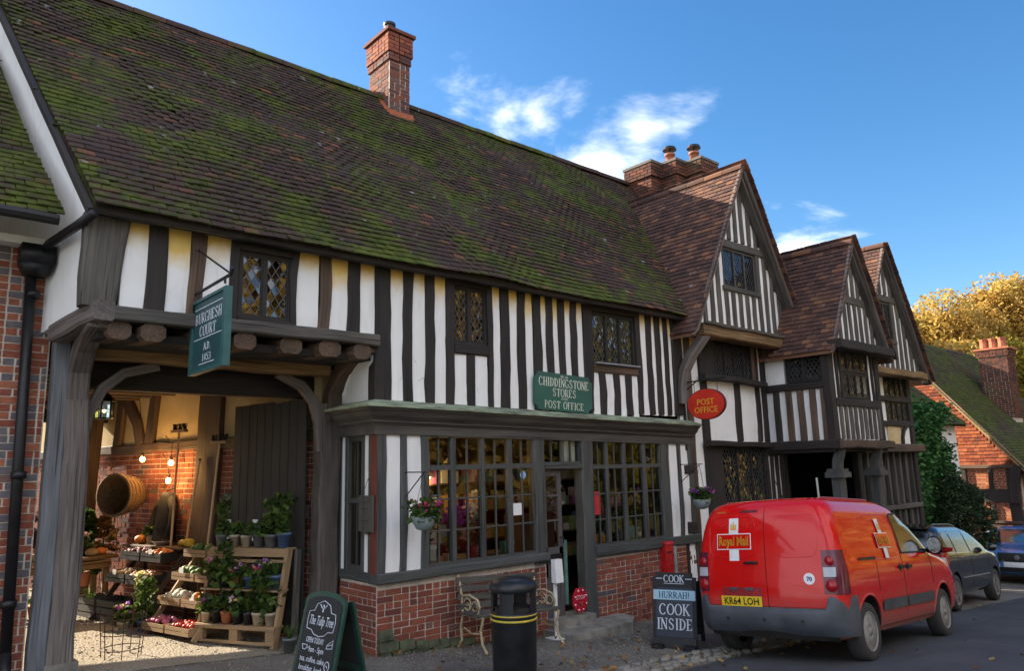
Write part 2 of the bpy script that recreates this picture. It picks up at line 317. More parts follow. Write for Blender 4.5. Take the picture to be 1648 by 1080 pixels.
    def lathe(s, prof, c=(0, 0, 0), ax='z', seg=20, sx=1., sy=1., cap=True):
        o = len(s.v); c = V(c); tone = random.random()
        for (r, h) in prof:
            for j in range(seg):
                a = 2*pi*j/seg; x, y = r*cos(a)*sx, r*sin(a)*sy
                s.v.append(tuple(c+(V((x, y, h)) if ax == 'z' else V((x, h, y)) if ax == 'y' else V((h, x, y)))))
        m = len(prof)
        for i in range(m-1):
            for j in range(seg):
                A = o+i*seg+j; B = o+i*seg+(j+1) % seg; s.f.append((A, B, B+seg, A+seg) if ax != 'y' else (A, A+seg, B+seg, B)); s.t.append(tone)
        if cap and prof[0][0] > 1e-4: s.f.append(tuple(o+j for j in range(seg))[::-1]); s.t.append(tone)
        if cap and prof[-1][0] > 1e-4: s.f.append(tuple(o+(m-1)*seg+j for j in range(seg))); s.t.append(tone)
        return s
    def quad(s, c, u, w, tone=None):
        c, u, w = V(c), V(u), V(w); return s.add([c-u-w, c+u-w, c+u+w, c-u+w], [(0, 1, 2, 3)], tone)
    def ball(s, c, r, sq=(1, 1, 1), rings=5, seg=8, tone=None, jit=0):
        c = V(c); vs = [c+V((0, 0, -r*sq[2]))]; fs = []
        for i in range(1, rings):
            t = -pi/2+pi*i/rings
            for j in range(seg):
                a = 2*pi*j/seg; k = r*(1+R(-jit, jit)); vs.append(c+V((k*cos(t)*cos(a)*sq[0], k*cos(t)*sin(a)*sq[1], k*sin(t)*sq[2])))
        vs.append(c+V((0, 0, r*sq[2]))); n = len(vs)-1
        for j in range(seg): fs.append((0, 1+(j+1) % seg, 1+j)); fs.append((n, n-seg+j, n-seg+(j+1) % seg))
        for i in range(rings-2):
            for j in range(seg): A = 1+i*seg+j; B = 1+i*seg+(j+1) % seg; fs.append((A, B, B+seg, A+seg))
        return s.add(vs, fs, tone)
    def mesh(s, name, mat, smooth=False):
        me = bpy.data.meshes.new(name); me.from_pydata(s.v, [], s.f)
        a = me.attributes.new('tone', 'FLOAT', 'FACE'); a.data.foreach_set('value', s.t)
        if s.g:
            gc = me.attributes.new('gc', 'FLOAT_VECTOR', 'POINT'); fl = []
            for i in range(len(s.v)): fl += s.g.get(i) or s.v[i]
            gc.data.foreach_set('vector', fl)
        if s.och:
            oc = me.attributes.new('ochre', 'FLOAT', 'POINT'); oc.data.foreach_set('value', [s.och.get(i, 0.) for i in range(len(s.v))])
        if mat: me.materials.append(mat)
        if smooth: me.polygons.foreach_set('use_smooth', [True]*len(me.polygons))
        me.update(); return me
    def build(s, name, mat, parent=None, smooth=False, local=False):
        return link(name, s.mesh(name, mat, smooth), parent, local)
def link(name, me, parent=None, local=False):
    o = bpy.data.objects.new(name, me); col.objects.link(o)
    if parent:
        o.parent = parent
        if parent.type == 'EMPTY' and not local and not parent.get('loc_built'): o.location = -parent.location
    return o
def tag(o, label, cat, group=None, kind=None):
    if label: o['label'] = label
    if cat: o['category'] = cat
    if group: o['group'] = group
    if kind: o['kind'] = kind
    return o
LOCALS = set()
def thing(name, label, cat, loc, group=None, rz=0, local=False):
    e = bpy.data.objects.new(name, None); col.objects.link(e); e.location = loc; e.rotation_euler = (0, 0, rz); e.empty_display_size = .2
    if local: e['loc_built'] = 1
    return tag(e, label, cat, group)
def part(name, mb, mat, parent, smooth=False, kind=None, label=None):
    o = mb.build(name, mat, parent, smooth)
    if kind: o['kind'] = kind
    if label: o['label'] = label
    return o
def inst(name, me, M, parent):    # one piece sharing mesh data; M = world matrix (the part it hangs on sits at the world origin)
    o = bpy.data.objects.new(name, me); col.objects.link(o); o.parent = parent
    if parent.type == 'EMPTY' and not parent.get('loc_built'): M = Matrix.Translation(-parent.location) @ M
    o.matrix_local = M; return o
def copy_tree(o, parent=None):
    c = o.copy(); col.objects.link(c); c.parent = parent
    for ch in list(o.children): copy_tree(ch, c)
    return c
def bas(x, y, z, o): return Matrix(((x[0], y[0], z[0], o[0]), (x[1], y[1], z[1], o[1]), (x[2], y[2], z[2], o[2]), (0, 0, 0, 1)))
def pix(p):
    d = V(p)-CAM; z = d.dot(F)
    if z < .1: return None
    return 824+1190*d.dot(RT)/z, 540-1190*d.dot(UP)/z, z
def nearest(items, pos, n, margin=0):
    """indices of the n items that show largest: inside the frame, nearest first"""
    k = []
    for i, it in enumerate(items):
        q = pix(pos(it))
        if q and -margin < q[0] < 1648+margin and -margin < q[1] < 1080+margin: k.append((q[2], i))
    k.sort(); return set(i for _, i in k[:n])
_boxcache = {}
def unit_box(name, mat, sx, sy, sz, jit=0):
    key = (name, mat.name, round(sx, 4), round(sy, 4), round(sz, 4), random.randrange(4) if jit else 0)
    if key not in _boxcache:
        m = MB(); m.box((-sx/2, -sy/2, -sz/2), (sx/2, sy/2, sz/2), 0.)
        if jit: m.v = [(x+R(-jit, jit), y+R(-jit, jit)*.6, z+R(-jit, jit)) for x, y, z in m.v]
        _boxcache[key] = m.mesh(name, mat)
    return _boxcache[key]

def text_mb(txt, h, mat=None, width=None, shear=0, ext=.003, bold=0, space=1.0):
    """flat lettering in the x/y plane, centred, cap height about h"""
    c = bpy.data.curves.new('lettering', 'FONT'); c.body = txt; c.align_x = 'CENTER'; c.align_y = 'CENTER'; c.size = h*1.38; c.extrude = ext; c.shear = shear; c.offset = bold; c.space_character = space; c.resolution_u = 2
    o = bpy.data.objects.new('lettering', c); me = bpy.data.meshes.new_from_object(o); bpy.data.objects.remove(o); bpy.data.curves.remove(c)
    m = MB(); vs = [tuple(v.co) for v in me.vertices]; fs = [tuple(p.vertices) for p in me.polygons]; bpy.data.meshes.remove(me)
    if width and vs:
        w = max(v[0] for v in vs)-min(v[0] for v in vs); k = width/w; vs = [(x*k, y, z) for x, y, z in vs]
    m.add(vs, fs, .5); return m
# serif capitals as strokes: thick stems, thin hairlines, foot serifs
SER = {
 'C': ('a', (.5, .5, .46, .5, 40, 320)), 'O': ('a', (.5, .5, .47, .5, 0, 360)), 'G': ('a', (.5, .5, .46, .5, 40, 330), 's', (.88, .1, .88, .42, 1), 'f', (.88, .42)),
 'H': ('s', (.15, 0, .15, 1, 1), 's', (.85, 0, .85, 1, 1), 's', (.15, .5, .85, .5, 0), 'f', (.15, 0), 'f', (.15, 1), 'f', (.85, 0), 'f', (.85, 1)),
 'I': ('s', (.5, 0, .5, 1, 1), 'f', (.5, 0), 'f', (.5, 1)), 'D': ('s', (.18, 0, .18, 1, 1), 'a', (.18, .5, .7, .5, -90, 90), 'f', (.14, 0), 'f', (.14, 1)),
 'N': ('s', (.12, 0, .12, 1, 0), 's', (.12, 1, .88, 0, 1), 's', (.88, 0, .88, 1, 0), 'f', (.12, 0), 'f', (.06, 1), 'f', (.88, 1)),
 'S': ('p', (.82, .8, .62, .97, .4, .99, .2, .86, .2, .68, .45, .54, .7, .42, .84, .25, .72, .06, .45, 0, .24, .05, .14, .22)),
 'T': ('s', (.5, 0, .5, 1, 1), 's', (.04, .98, .96, .98, 0), 's', (.05, .8, .05, 1, 0), 's', (.95, .8, .95, 1, 0), 'f', (.5, 0)),
 'E': ('s', (.2, 0, .2, 1, 1), 's', (.2, .98, .82, .98, 0), 's', (.2, .52, .66, .52, 0), 's', (.2, .02, .86, .02, 0), 's', (.86, 0, .86, .2, 0), 's', (.82, .82, .82, 1, 0), 'f', (.14, 0), 'f', (.14, 1)),
 'F': ('s', (.25, 0, .25, 1, 1), 's', (.25, .98, .85, .98, 0), 's', (.25, .52, .68, .52, 0), 's', (.85, .8, .85, 1, 0), 'f', (.25, 0), 'f', (.2, 1)),
 'R': ('s', (.18, 0, .18, 1, 1), 'a', (.2, .74, .58, .26, -90, 90), 's', (.4, .48, .92, 0, 1), 'f', (.18, 0), 'f', (.14, 1)),
 'P': ('s', (.22, 0, .22, 1, 1), 'a', (.22, .72, .62, .28, -90, 90), 'f', (.22, 0), 'f', (.18, 1)),
 'B': ('s', (.18, 0, .18, 1, 1), 'a', (.2, .75, .54, .25, -90, 90), 'a', (.2, .25, .64, .25, -90, 90), 'f', (.14, 0), 'f', (.14, 1)),
 'U': ('s', (.15, .3, .15, 1, 1), 'a', (.49, .3, .34, .3, 180, 360), 's', (.83, .3, .83, 1, 0), 'f', (.15, 1), 'f', (.83, 1)),
 'A': ('s', (.08, 0, .5, 1, 0), 's', (.5, 1, .92, 0, 1), 's', (.24, .35, .76, .35, 0), 'f', (.08, 0), 'f', (.92, 0)),
 'K': ('s', (.18, 0, .18, 1, 1), 's', (.2, .45, .82, 1, 0), 's', (.38, .58, .9, 0, 1), 'f', (.18, 0), 'f', (.18, 1), 'f', (.9, 0), 'f', (.82, 1)),
 'W': ('s', (.03, 1, .27, 0, 1), 's', (.27, 0, .5, 1, 0), 's', (.5, 1, .73, 0, 1), 's', (.73, 0, .97, 1, 0), 'f', (.03, 1), 'f', (.97, 1)),
 '!': ('s', (.5, .3, .5, 1, 1), 's', (.5, 0, .5, .1, 1)), '.': ('s', (.4, 0, .4, .1, 1),), '1': ('s', (.5, 0, .5, 1, 1), 's', (.28, .82, .5, .98, 0), 'f', (.5, 0)),
 '4': ('s', (.68, 0, .68, 1, 1), 's', (.68, 1, .1, .3, 0), 's', (.1, .3, .95, .3, 0)), '5': ('s', (.25, .98, .8, .98, 0), 's', (.25, .98, .22, .58, 0), 'a', (.45, .33, .38, .33, -150, 110)), '3': ('a', (.4, .75, .36, .25, -80, 150), 'a', (.42, .26, .42, .26, -150, 80)),
}
def serif_mb(txt, h, width, ext=.004):
    m = MB(); adv = {'I': .55, 'W': 1.35, '!': .5, '.': .4, ' ': .6, 'F': .85, 'E': .9, 'P': .9, '1': .7}
    tot = sum(adv.get(c, 1.) for c in txt); k = width/tot; x = -width/2; th = h*.13; tn = h*.065
    def stroke(ax, ay, bx, by, w):
        a, b = V((ax, ay, 0)), V((bx, by, 0)); d = b-a
        if d.length < 1e-5: return
        d.normalize(); p = V((-d.y, d.x, 0))*w/2; a -= d*w*.15; b += d*w*.15
        m.hexa([a-p, b-p, b+p, a+p], [q+V((0, 0, ext)) for q in (a-p, b-p, b+p, a+p)], .5)
    for ch in txt:
        w = adv.get(ch, 1.)*k; gl = SER.get(ch, ()); gw = w*.86
        X = lambda u: x+w*.07+u*gw
        Y = lambda v: (v-.5)*h
        for i in range(0, len(gl), 2):
            t, q = gl[i], gl[i+1]
            if t == 's': stroke(X(q[0]), Y(q[1]), X(q[2]), Y(q[3]), th if q[4] else tn)
            elif t == 'f': stroke(X(q[0])-h*.12, Y(q[1]), X(q[0])+h*.12, Y(q[1]), tn*.9)
            elif t == 'a':
                n = 12
                for j in range(n):
                    a0, a1 = [radians(q[4]+(q[5]-q[4])*(j+e)/n) for e in (0, 1)]; wm = tn+(th-tn)*abs(cos((a0+a1)/2))**1.5
                    stroke(X(q[0]+q[2]*cos(a0)), Y(q[1]+q[3]*sin(a0)), X(q[0]+q[2]*cos(a1)), Y(q[1]+q[3]*sin(a1)), wm)
            elif t == 'p':
                for j in range(0, len(q)-2, 2): stroke(X(q[j]), Y(q[j+1]), X(q[j+2]), Y(q[j+3]), th*.85 if 6 <= j <= 12 else tn*1.25)
        x += w
    return m
def place_flat(mb, O, u, v):     # move x/y plane lettering onto a plane with axes u (reading), v (up)
    O, u, v = V(O), V(u).normalized(), V(v).normalized(); n = u.cross(v)
    mb.v = [tuple(O+u*a+v*b+n*c) for a, b, c in mb.v]; return mb
def ellipse(a, b, n=28): return [(a*cos(2*pi*i/n), b*sin(2*pi*i/n)) for i in range(n)]
def flat_poly(O, u, v, pts, th, tone=.5):
    O, u, v = V(O), V(u).normalized(), V(v).normalized(); n = u.cross(v); m = MB(); m.hexa([O+u*a+v*b for a, b in pts], [O+u*a+v*b+n*th for a, b in pts], tone); return m
# ------------------------------------------------------------------ ground
def lerp(x, xs, ys):
    if x <= xs[0]: return ys[0]
    for i in range(len(xs)-1):
        if x <= xs[i+1]: return ys[i]+(ys[i+1]-ys[i])*(x-xs[i])/(xs[i+1]-xs[i])
    return ys[-1]
def gz(x, y):
    xx = max(-8, min(32, x)); return -.065*(xx-4.6)+lerp(y, [-40, -16, -9, -7, -4.5, -2.5, 0], [1.6, .9, .26, .22, .17, 0, 0])
def span(a, b, n): return [a+(b-a)*i/n for i in range(n+1)]
XS = [-400, -150, -60, -25, -12]+span(-8, 12, 100)+span(12.5, 34, 44)+[40, 60, 100, 200, 400]
def sheet(name, mat, xs, ys, dz, rough=0, kind='structure', wob=None):
    m = MB(); n = len(ys)
    for x in xs:
        for y in ys: m.v.append((x, y, gz(x, y)+dz+(rough*(noise.noise(V((x*1.3, y*1.3, 1)))+.4*noise.noise(V((x*5, y*5, 3)))) if -9 < x < 34 and -10 < y < 8 else 0)))
    for i in range(len(xs)-1):
        for j in range(n-1): A = i*n+j; m.f.append((A, A+n, A+n+1, A+1)); m.t.append(.5)
    o = m.build(name, mat, None, True); o['kind'] = kind; return o
sheet('ground', GRAVEL, XS, [-400, -150, -70, -40, -25, -16, -12, -9]+span(-8, 10, 72)+[14, 25, 60, 150, 400], 0, .016)
def road():
    m = MB(); xs = [x for x in XS if -150 <= x <= 200]; ws = [0, .12, .3, .6, 1.2, 2, 3, 4, 5, 6.2]
    for x in xs:
        e = -2.42+.07*noise.noise(V((x*.8, 0, 5)))+.03*noise.noise(V((x*4, 0, 5)))+(-.0 if x < 18 else 0)
        for w in ws: m.v.append((x, e-w, gz(x, e-w)+.03-.026*(w == 0)))
    n = len(ws)
    for i in range(len(xs)-1):
        for j in range(n-1): A = i*n+j; m.f.append((A+1, A+n+1, A+n, A)); m.t.append(.5)
    o = m.build('road', ASPH, None, True); o['kind'] = 'structure'
road()
sheet('yard_floor', SANDY, span(.2, 4.5, 24), span(.75, 9.5, 40), .006, .016)
sheet('grass_bank', GRASS, [x for x in XS if -150 <= x <= 200], [-150, -70, -40, -25, -16, -12, -10.5], .06, 0)

# gutter of rough stones between gravel and road
gut = MB(); gut.box((5, -2.5, -.4), (5.05, -2.45, -.39)); gutter = gut.build('stone_gutter', STONE); gutter['kind'] = 'structure'
sm = []
for k in range(5):
    b = MB(); n = 8; rr = [R(.8, 1.1) for _ in range(n)]
    bt = [(.5*rr[i]*cos(2*pi*i/n), .5*rr[i]*sin(2*pi*i/n), -.5) for i in range(n)]; md = [(x*1.0, y*1.0, .2) for x, y, _ in bt]; tp = [(x*.72, y*.72, .5+R(-.08, .08)) for x, y, _ in bt]
    b.hexa(bt, md, .5); b.hexa(md, tp, .5); sm.append(b.mesh('cobble', STONE))
cnt = 0
for row in range(3):
    x = 4.9+row*.07
    while x < 12.2 and cnt < 190:
        l = R(.13, .26); y = -2.04-row*.14+R(-.025, .025); w = R(.10, .14)
        inst('cobble', random.choice(sm), Matrix.Translation((x+l/2, y, gz(x, y)+.0)) @ Matrix.Rotation(R(-.15, .15), 4, 'Z') @ Matrix.Diagonal((l*.96, w, R(.05, .075), 1)), gutter); x += l; cnt += 1
# loose stones and fallen leaves: nobody could count them
pb = MB()
for _ in range(5200):
    if random.random() < .6: x, y = R(3.0, 10.5), R(-2.5, -.05)
    else: x, y = R(1.8, 4.4), R(-1.2, 5)
    r = R(.006, .019); pb.ball((x, y, gz(x, y)+r*.3), r, (1, R(.7, 1.3), .6), 3, 5, jit=.2)
pb.build('loose_gravel', plain('pebbles', (.2, .18, .15), .9, var=.5, scale=40))['kind'] = 'stuff'
lf = MB()
for _ in range(520):
    t = random.random()
    if t < .5: x, y = R(4.8, 14), R(-2.6, -1.7)+R(-.3, .3)
    elif t < .75: x, y = R(4, 10), R(-2, 0)
    else: x, y = R(2, 22), R(-6.5, -2.4)
    s = R(.014, .034); a = R(0, 6.3); lf.quad((x, y, gz(x, y)+.043+R(0, .012)), (s*cos(a), s*sin(a), R(-.012, .012)), (-s*.6*sin(a), s*.6*cos(a), R(-.012, .012)))
lf.build('fallen_leaves', L_FALL)['kind'] = 'stuff'

# ------------------------------------------------------------------ shared builders for the houses
EX, EY, EZ = V((1, 0, 0)), V((0, 1, 0)), V((0, 0, 1))
def tiled(parent, O, u, v, ul, vl, mat, keep=None, single=0, gauge=.105, tw=.168, wob=.03, jit=1., seed=0, moss=0, name='roof_tile', lift=.0, u0f=None, u1f=None):
    """rows of real clay tiles on a slope: u along the eave, v up the slope; `single` nearest ones are objects of their own"""
    O, u, v = V(O), V(u).normalized(), V(v).normalized(); n = u.cross(v).normalized()
    if n.z < 0 and abs(n.z) > .05: n = -n
    items = []
    for r in range(int(vl/gauge)):
        off = (r % 2)*.5; ua = u0f(r*gauge) if u0f else -tw/2; ub = u1f(r*gauge) if u1f else ul
        for c in range(-1, int(ul/tw)+2):
            l_, r_ = max((c+off-.5)*tw, ua), min((c+off+.5)*tw, ub)
            if r_-l_ < .03: continue
            a = (l_+r_)/2+R(-.004, .004)*jit; b = r*gauge+R(-.004, .004)*jit; fw = (r_-l_)/tw
            p = O+u*a+v*(b+gauge*.75)
            if keep and not keep(p, a, b): continue
            items.append((a, b, fw))
    def mtx(it):
        a, b, fw = it; w = wob*(noise.noise(V((a*.45+seed, b*.45, 2)))+.5*noise.noise(V((a*1.1+seed, b*1.1, 7))))
        ti = .17+R(-.03, .03)*jit; yw = R(-.02, .02)*jit; ro = R(-.025, .025)*jit
        nn = (n+v*ti+u*ro).normalized(); vv = (v-nn*v.dot(nn)+u*yw).normalized(); uu = vv.cross(nn)
        return bas(uu, vv, nn, O+u*a+v*(b+gauge*.75)+n*(w+.012+lift+R(0, .003)*jit))
    sel = nearest(items, lambda it: O+u*it[0]+v*it[1], single) if single else set()
    tmesh = [unit_box(name, mat, tw*.965, gauge*1.6, .015, .002) for _ in range(4)]
    m = MB(); hx, hy, hz = tw*.4825, gauge*.8, .0075
    for i, it in enumerate(items):
        M = mtx(it)
        if i in sel: inst(name, random.choice(tmesh), M @ Matrix.Diagonal((it[2], 1, 1, 1)), parent)
        else:
            x, y, z, c = M.col[0].to_3d(), M.col[1].to_3d(), M.col[2].to_3d(), M.col[3].to_3d(); m.obox(c, x*hx*it[2], y*hy, z*hz)
    if m.v: part('tile_courses', m, mat, parent, kind='stuff')
    if moss:
        q = MB()
        for _ in range(moss):
            a, b, _w = random.choice(items)
            if noise.noise(V((a*.5+seed, b*.5, 4)))+R(-.35, .35) < .0: continue
            r = R(.006, .015); c = O+u*(a+R(-.09, .09))+v*(b+R(-.022, .02))+n*(.03+lift+wob*(noise.noise(V((a*.45+seed, b*.45, 2)))+.5*noise.noise(V((a*1.1+seed, b*1.1, 7))))); q.ball(c, r, (2.3, 1.5, .5), 3, 6, jit=.3)
        if q.v: part('moss_tufts', q, L_MOSS, parent, kind='stuff')
def bricks(parent, O, u, L_, H, out, mat=None, single=0, clip=None, name='brick', header=.35, stuffname='brick_courses', bl=.215, bh=.065):
    """brick by brick wall face with recessed joints; O = lower left of the face, out = its normal"""
    mat = mat or BRICK; O, u, out = V(O), V(u).normalized(), V(out).normalized(); items = []; z = 0.; k = 0
    while z+bh*.6 < H:
        x = -.11*(k % 2)
        hd = (k % 2 == 1)
        while x < L_-.02:
            l = .1025 if (hd and random.random() < .75) or random.random() < header*.25 else bl
            x0, x1 = max(x, 0)+.004, min(x+l, L_)-.004
            if x1-x0 > .03 and (not clip or clip((x0+x1)/2, z+bh/2)): items.append((x0, x1, z))
            x += l+.01
        z += bh+.011; k += 1
    sel = nearest(items, lambda it: O+u*(it[0]+it[1])/2+EZ*it[2], single) if single else set()
    m = MB()
    for i, (x0, x1, zz) in enumerate(items):
        dep = .05; c = O+u*(x0+x1)/2+EZ*(zz+bh/2)+out*(-dep/2+.008+R(-.004, .004)); l = x1-x0
        if i in sel: inst(name, unit_box(name, mat, round(l, 2)+.0, dep, bh, .0025), bas(u, -out if u.cross(-out).z > 0 else out, EZ, c) @ Matrix.Rotation(R(-.012, .012), 4, 'Y'), parent)
        else: m.obox(c+V((0, 0, 0)), u*(l/2), out*(dep/2), EZ*(bh/2))
    if m.v: part(stuffname, m, mat, parent, kind='stuff')
def panel(parent, x0, x1, z0, z1, y, och=0, lean=0, mat=None, wob=.008):
    m = MB(); n = 6; nx = 2
    for k in range(2):
        for i in range(n+1):
            z = z0+(z1-z0)*i/n
            for j in range(nx+1):
                m.v.append((x0+(x1-x0)*j/nx+lean*i/n, y+(.06 if k else 0)-(.006 if j == 1 and not k else 0)+R(-wob, wob)*.5, z))
                if och: m.och[len(m.v)-1] = max(0, (z-och+.9)/.9)
    w = nx+1; q = (n+1)*w
    for i in range(n):
        for j in range(nx): A = i*w+j; m.f += [(A, A+1, A+w+1, A+w), (q+A+w, q+A+w+1, q+A+1, q+A)]; m.t += [.5, .5]
    return part('plaster_panel', m, mat or PLASTER, parent)
def stud(parent, x0, x1, z0, z1, y=0., d=.14, proud=.03, mat=None, lean=0, name='stud', jit=.010, bow=None):
    m = MB(); m.beam((( x0+x1)/2, y-proud+d/2, z0), ((x0+x1)/2+lean, y-proud+d/2, z1), EX, x1-x0, d, jit, bow=R(-.018, .018) if bow is None else bow)
    return part(name, m, mat or OAK, parent)
def rail(parent, x0, x1, z0, z1, y=0., d=.16, proud=.04, mat=None, name='rail', dz=0, jit=.006):
    m = MB(); m.beam((x0, y-proud+d/2, (z0+z1)/2), (x1, y-proud+d/2, (z0+z1)/2+dz), EZ, z1-z0, d, jit); return part(name, m, mat or OAK, parent)
def clip_rect(poly, x0, x1, y0, y1):
    for ax, lim, sg in ((0, x0, 1), (0, x1, -1), (1, y0, 1), (1, y1, -1)):
        out = []
        for i in range(len(poly)):
            a, b = poly[i-1], poly[i]; ia, ib = (a[ax]-lim)*sg >= 0, (b[ax]-lim)*sg >= 0
            if ia != ib: t = (lim-a[ax])/(b[ax]-a[ax]); out.append((a[0]+(b[0]-a[0])*t, a[1]+(b[1]-a[1])*t))
            if ib: out.append(b)
        poly = out
        if not poly: return []
    return poly
def leaded(parent, O, u, n, lights, z0, z1, dw=.10, dh=.155, mat=None, single=True, frame=.035, tilt=.025, lean=0.):
    """leaded casements: lights = [(x0,x1)..] along u from O; every diamond its own pane when near"""
    O, u, n = V(O), V(u).normalized(), V(n).normalized(); fm = MB(); x0, x1 = lights[0][0]-frame, lights[-1][1]+frame
    def bar(a0, a1, b0, b1, d=.05, o=0): fm.obox(O+u*(a0+a1)/2+EZ*(b0+b1)/2+n*(o-d/2), u*(a1-a0)/2, n*d/2, EZ*(b1-b0)/2)
    win = part('window', fm, mat or OAK, parent) if False else None
    bar(x0, x1, z0-frame, z0); bar(x0, x1, z1, z1+frame); prev = None
    for (a, b) in lights:
        bar(prev if prev is not None else a-frame, a, z0, z1); prev = b
    bar(prev, prev+frame, z0, z1)
    win = part('window', fm, mat or OAK, parent)
    ld = MB(); glm = MB()
    for (a, b) in lights:
        cf = MB()
        for (p, q, r, s) in ((a, b, z0, z0+.018), (a, b, z1-.018, z1), (a, a+.016, z0+.018, z1-.018), (b-.016, b, z0+.018, z1-.018)): cf.obox(O+u*(p+q)/2+EZ*(r+s)/2+n*(-.022), u*(q-p)/2, n*.012, EZ*(s-r)/2)
        part('casement', cf, IRON, win)
        ca, cb, za, zb = a+.016, b-.016, z0+.018, z1-.018; nc = int((cb-ca)/dw)+2; nr = int((zb-za)/dh)+2
        for i in range(-1, nc*2+1):
            for j in range(-1, nr*2+1):
                if (i+j) % 2: continue
                cx, cz = ca+i*dw/2, za+j*dh/2; k = .96
                pl = clip_rect([(cx-dw/2*k, cz), (cx, cz-dh/2*k), (cx+dw/2*k, cz), (cx, cz+dh/2*k)], ca, cb, za, zb)
                if len(pl) < 3: continue
                mx, mz = sum(p[0] for p in pl)/len(pl), sum(p[1] for p in pl)/len(pl); tx, tz = random.gauss(0, tilt), random.gauss(-lean, tilt)
                pts = [O+u*p[0]+EZ*p[1]+n*(-.024+(p[0]-mx)*tx+(p[1]-mz)*tz) for p in pl]
                if single: q = MB(); q.add(pts, [tuple(range(len(pts)))]); part('pane', q, LGLASS, win)
                else: glm.add(pts, [tuple(range(len(pts)))])
        for sgn in (1, -1):       # cames along both diagonals
            sl_ = dh/dw*sgn; k = -40
            for k in range(-60, 60):
                c0 = za+dh/2+k*dh if False else za+k*dh+dh/2
                ps = []
                for (x, z) in ((ca, c0), (cb, c0+sl_*(cb-ca))): ps.append((x, z))
                (xa, zA), (xb, zB) = ps
                if max(zA, zB) <= za or min(zA, zB) >= zb: continue
                def cutz(zt): return xa+(zt-zA)/(zB-zA)*(xb-xa)
                if zA < za: xa, zA = cutz(za), za
                elif zA > zb: xa, zA = cutz(zb), zb
                if zB < za: xb, zB = xa+(za-zA)/(sl_ or 1), za
                elif zB > zb: xb, zB = xa+(zb-zA)/sl_, zb
                p, q = O+u*xa+EZ*zA+n*(-.022), O+u*xb+EZ*zB+n*(-.022); d = q-p
                if d.length < .02: continue
                s_ = d.normalized().cross(n)*.0042; ld.hexa([p-s_, q-s_, q+s_, p+s_], [x+n*.004 for x in (p-s_, q-s_, q+s_, p+s_)])
    part('lead_lattice', ld, LEAD, win)
    if glm.v: part('panes', glm, LGLASS, win, kind='stuff')
    return win
def barred(parent, O, u, n, lights, z0, z1, zs, vbars=1, mat=None, dep=.09, barw=.022, single=True, mw=None, mate=None):
    """shop window: mullions with thin glazing bars; zs = list of (z0,z1) pane rows"""
    O, u, n = V(O), V(u).normalized(), V(n).normalized(); fm = MB(); mat = mat or FRM
    def bar(b, a0, a1, c0, c1, d, o=0.): b.obox(O+u*(a0+a1)/2+EZ*(c0+c1)/2+n*(o-d/2), u*(a1-a0)/2, n*d/2, EZ*(c1-c0)/2)
    bar(fm, lights[0][0], lights[-1][1], z0, zs[0][0], dep, .01); bar(fm, lights[0][0], lights[-1][1], zs[-1][1], z1, dep, .01); bar(fm, lights[0][0]-.004, lights[0][0]+.006, zs[0][0]-.01, zs[-1][1]+.01, dep*.9, .006); bar(fm, lights[-1][1]-.006, lights[-1][1]+.004, zs[0][0]-.01, zs[-1][1]+.01, dep*.9, .006)
    win = part('window', fm, mat, parent)
    for i in range(len(lights)-1):
        mb = MB(); a, b = lights[i][1], lights[i+1][0]; c = O+u*(a+b)/2+n*(.02-dep/2); mb.beam(c+EZ*zs[0][0], c+EZ*zs[-1][1], u, b-a, dep, .0025, .3); part('mullion', mb, mat, win)
    for k in range(len(zs)-1):
        a, b = zs[k][1], zs[k+1][0]; big = b-a > .04
        for (l0, l1) in lights: mb = MB(); bar(mb, l0, l1, a, b, dep*.8 if big else .035, .012 if big else -.012); part('transom' if big else 'glazing_bar', mb, mat, win)
    for (l0, l1) in lights:
        w = (l1-l0-barw*vbars)/(vbars+1)
        for j in range(vbars+1):
            a = l0+j*(w+barw)
            for (c0, c1) in zs:
                if j < vbars and (c0, c1) == zs[0]: gb = MB(); bar(gb, a+w, a+w+barw, c0, zs[-1][1], .03, -.014); part('glazing_bar', gb, mat, win)
                tx, tz = random.gauss(0, .008), random.gauss(0, .008); hw, hh = w/2, (c1-c0)/2
                q = MB(); c = O+u*(a+hw)+EZ*(c0+hh)+n*(-.03)
                q.add([c-u*hw-EZ*hh+n*(-hw*tx-hh*tz), c+u*hw-EZ*hh+n*(hw*tx-hh*tz), c+u*hw+EZ*hh+n*(hw*tx+hh*tz), c-u*hw+EZ*hh+n*(-hw*tx+hh*tz)], [(0, 1, 2, 3)]); part('pane', q, GLASS, win)
    return win
def skirt(parent, poly, vec, mat, name): m = MB(); m.prism(poly, vec, .5); return part(name, m, mat, parent)

# ------------------------------------------------------------------ the long range with the shop and the carriage arch
shop = thing('timber_framed_house', 'long timber-framed range with mossy tiled roof, carriage arch and shop windows under it', 'house', (4.6, 0, 0))
SL = 1.227; SK = -.26
RV = V((0, 1, SL)).normalized()
def rz_(y): return 4.64+SL*(y+.25)
def vx(y): return 1.415+SK*(y+.25)
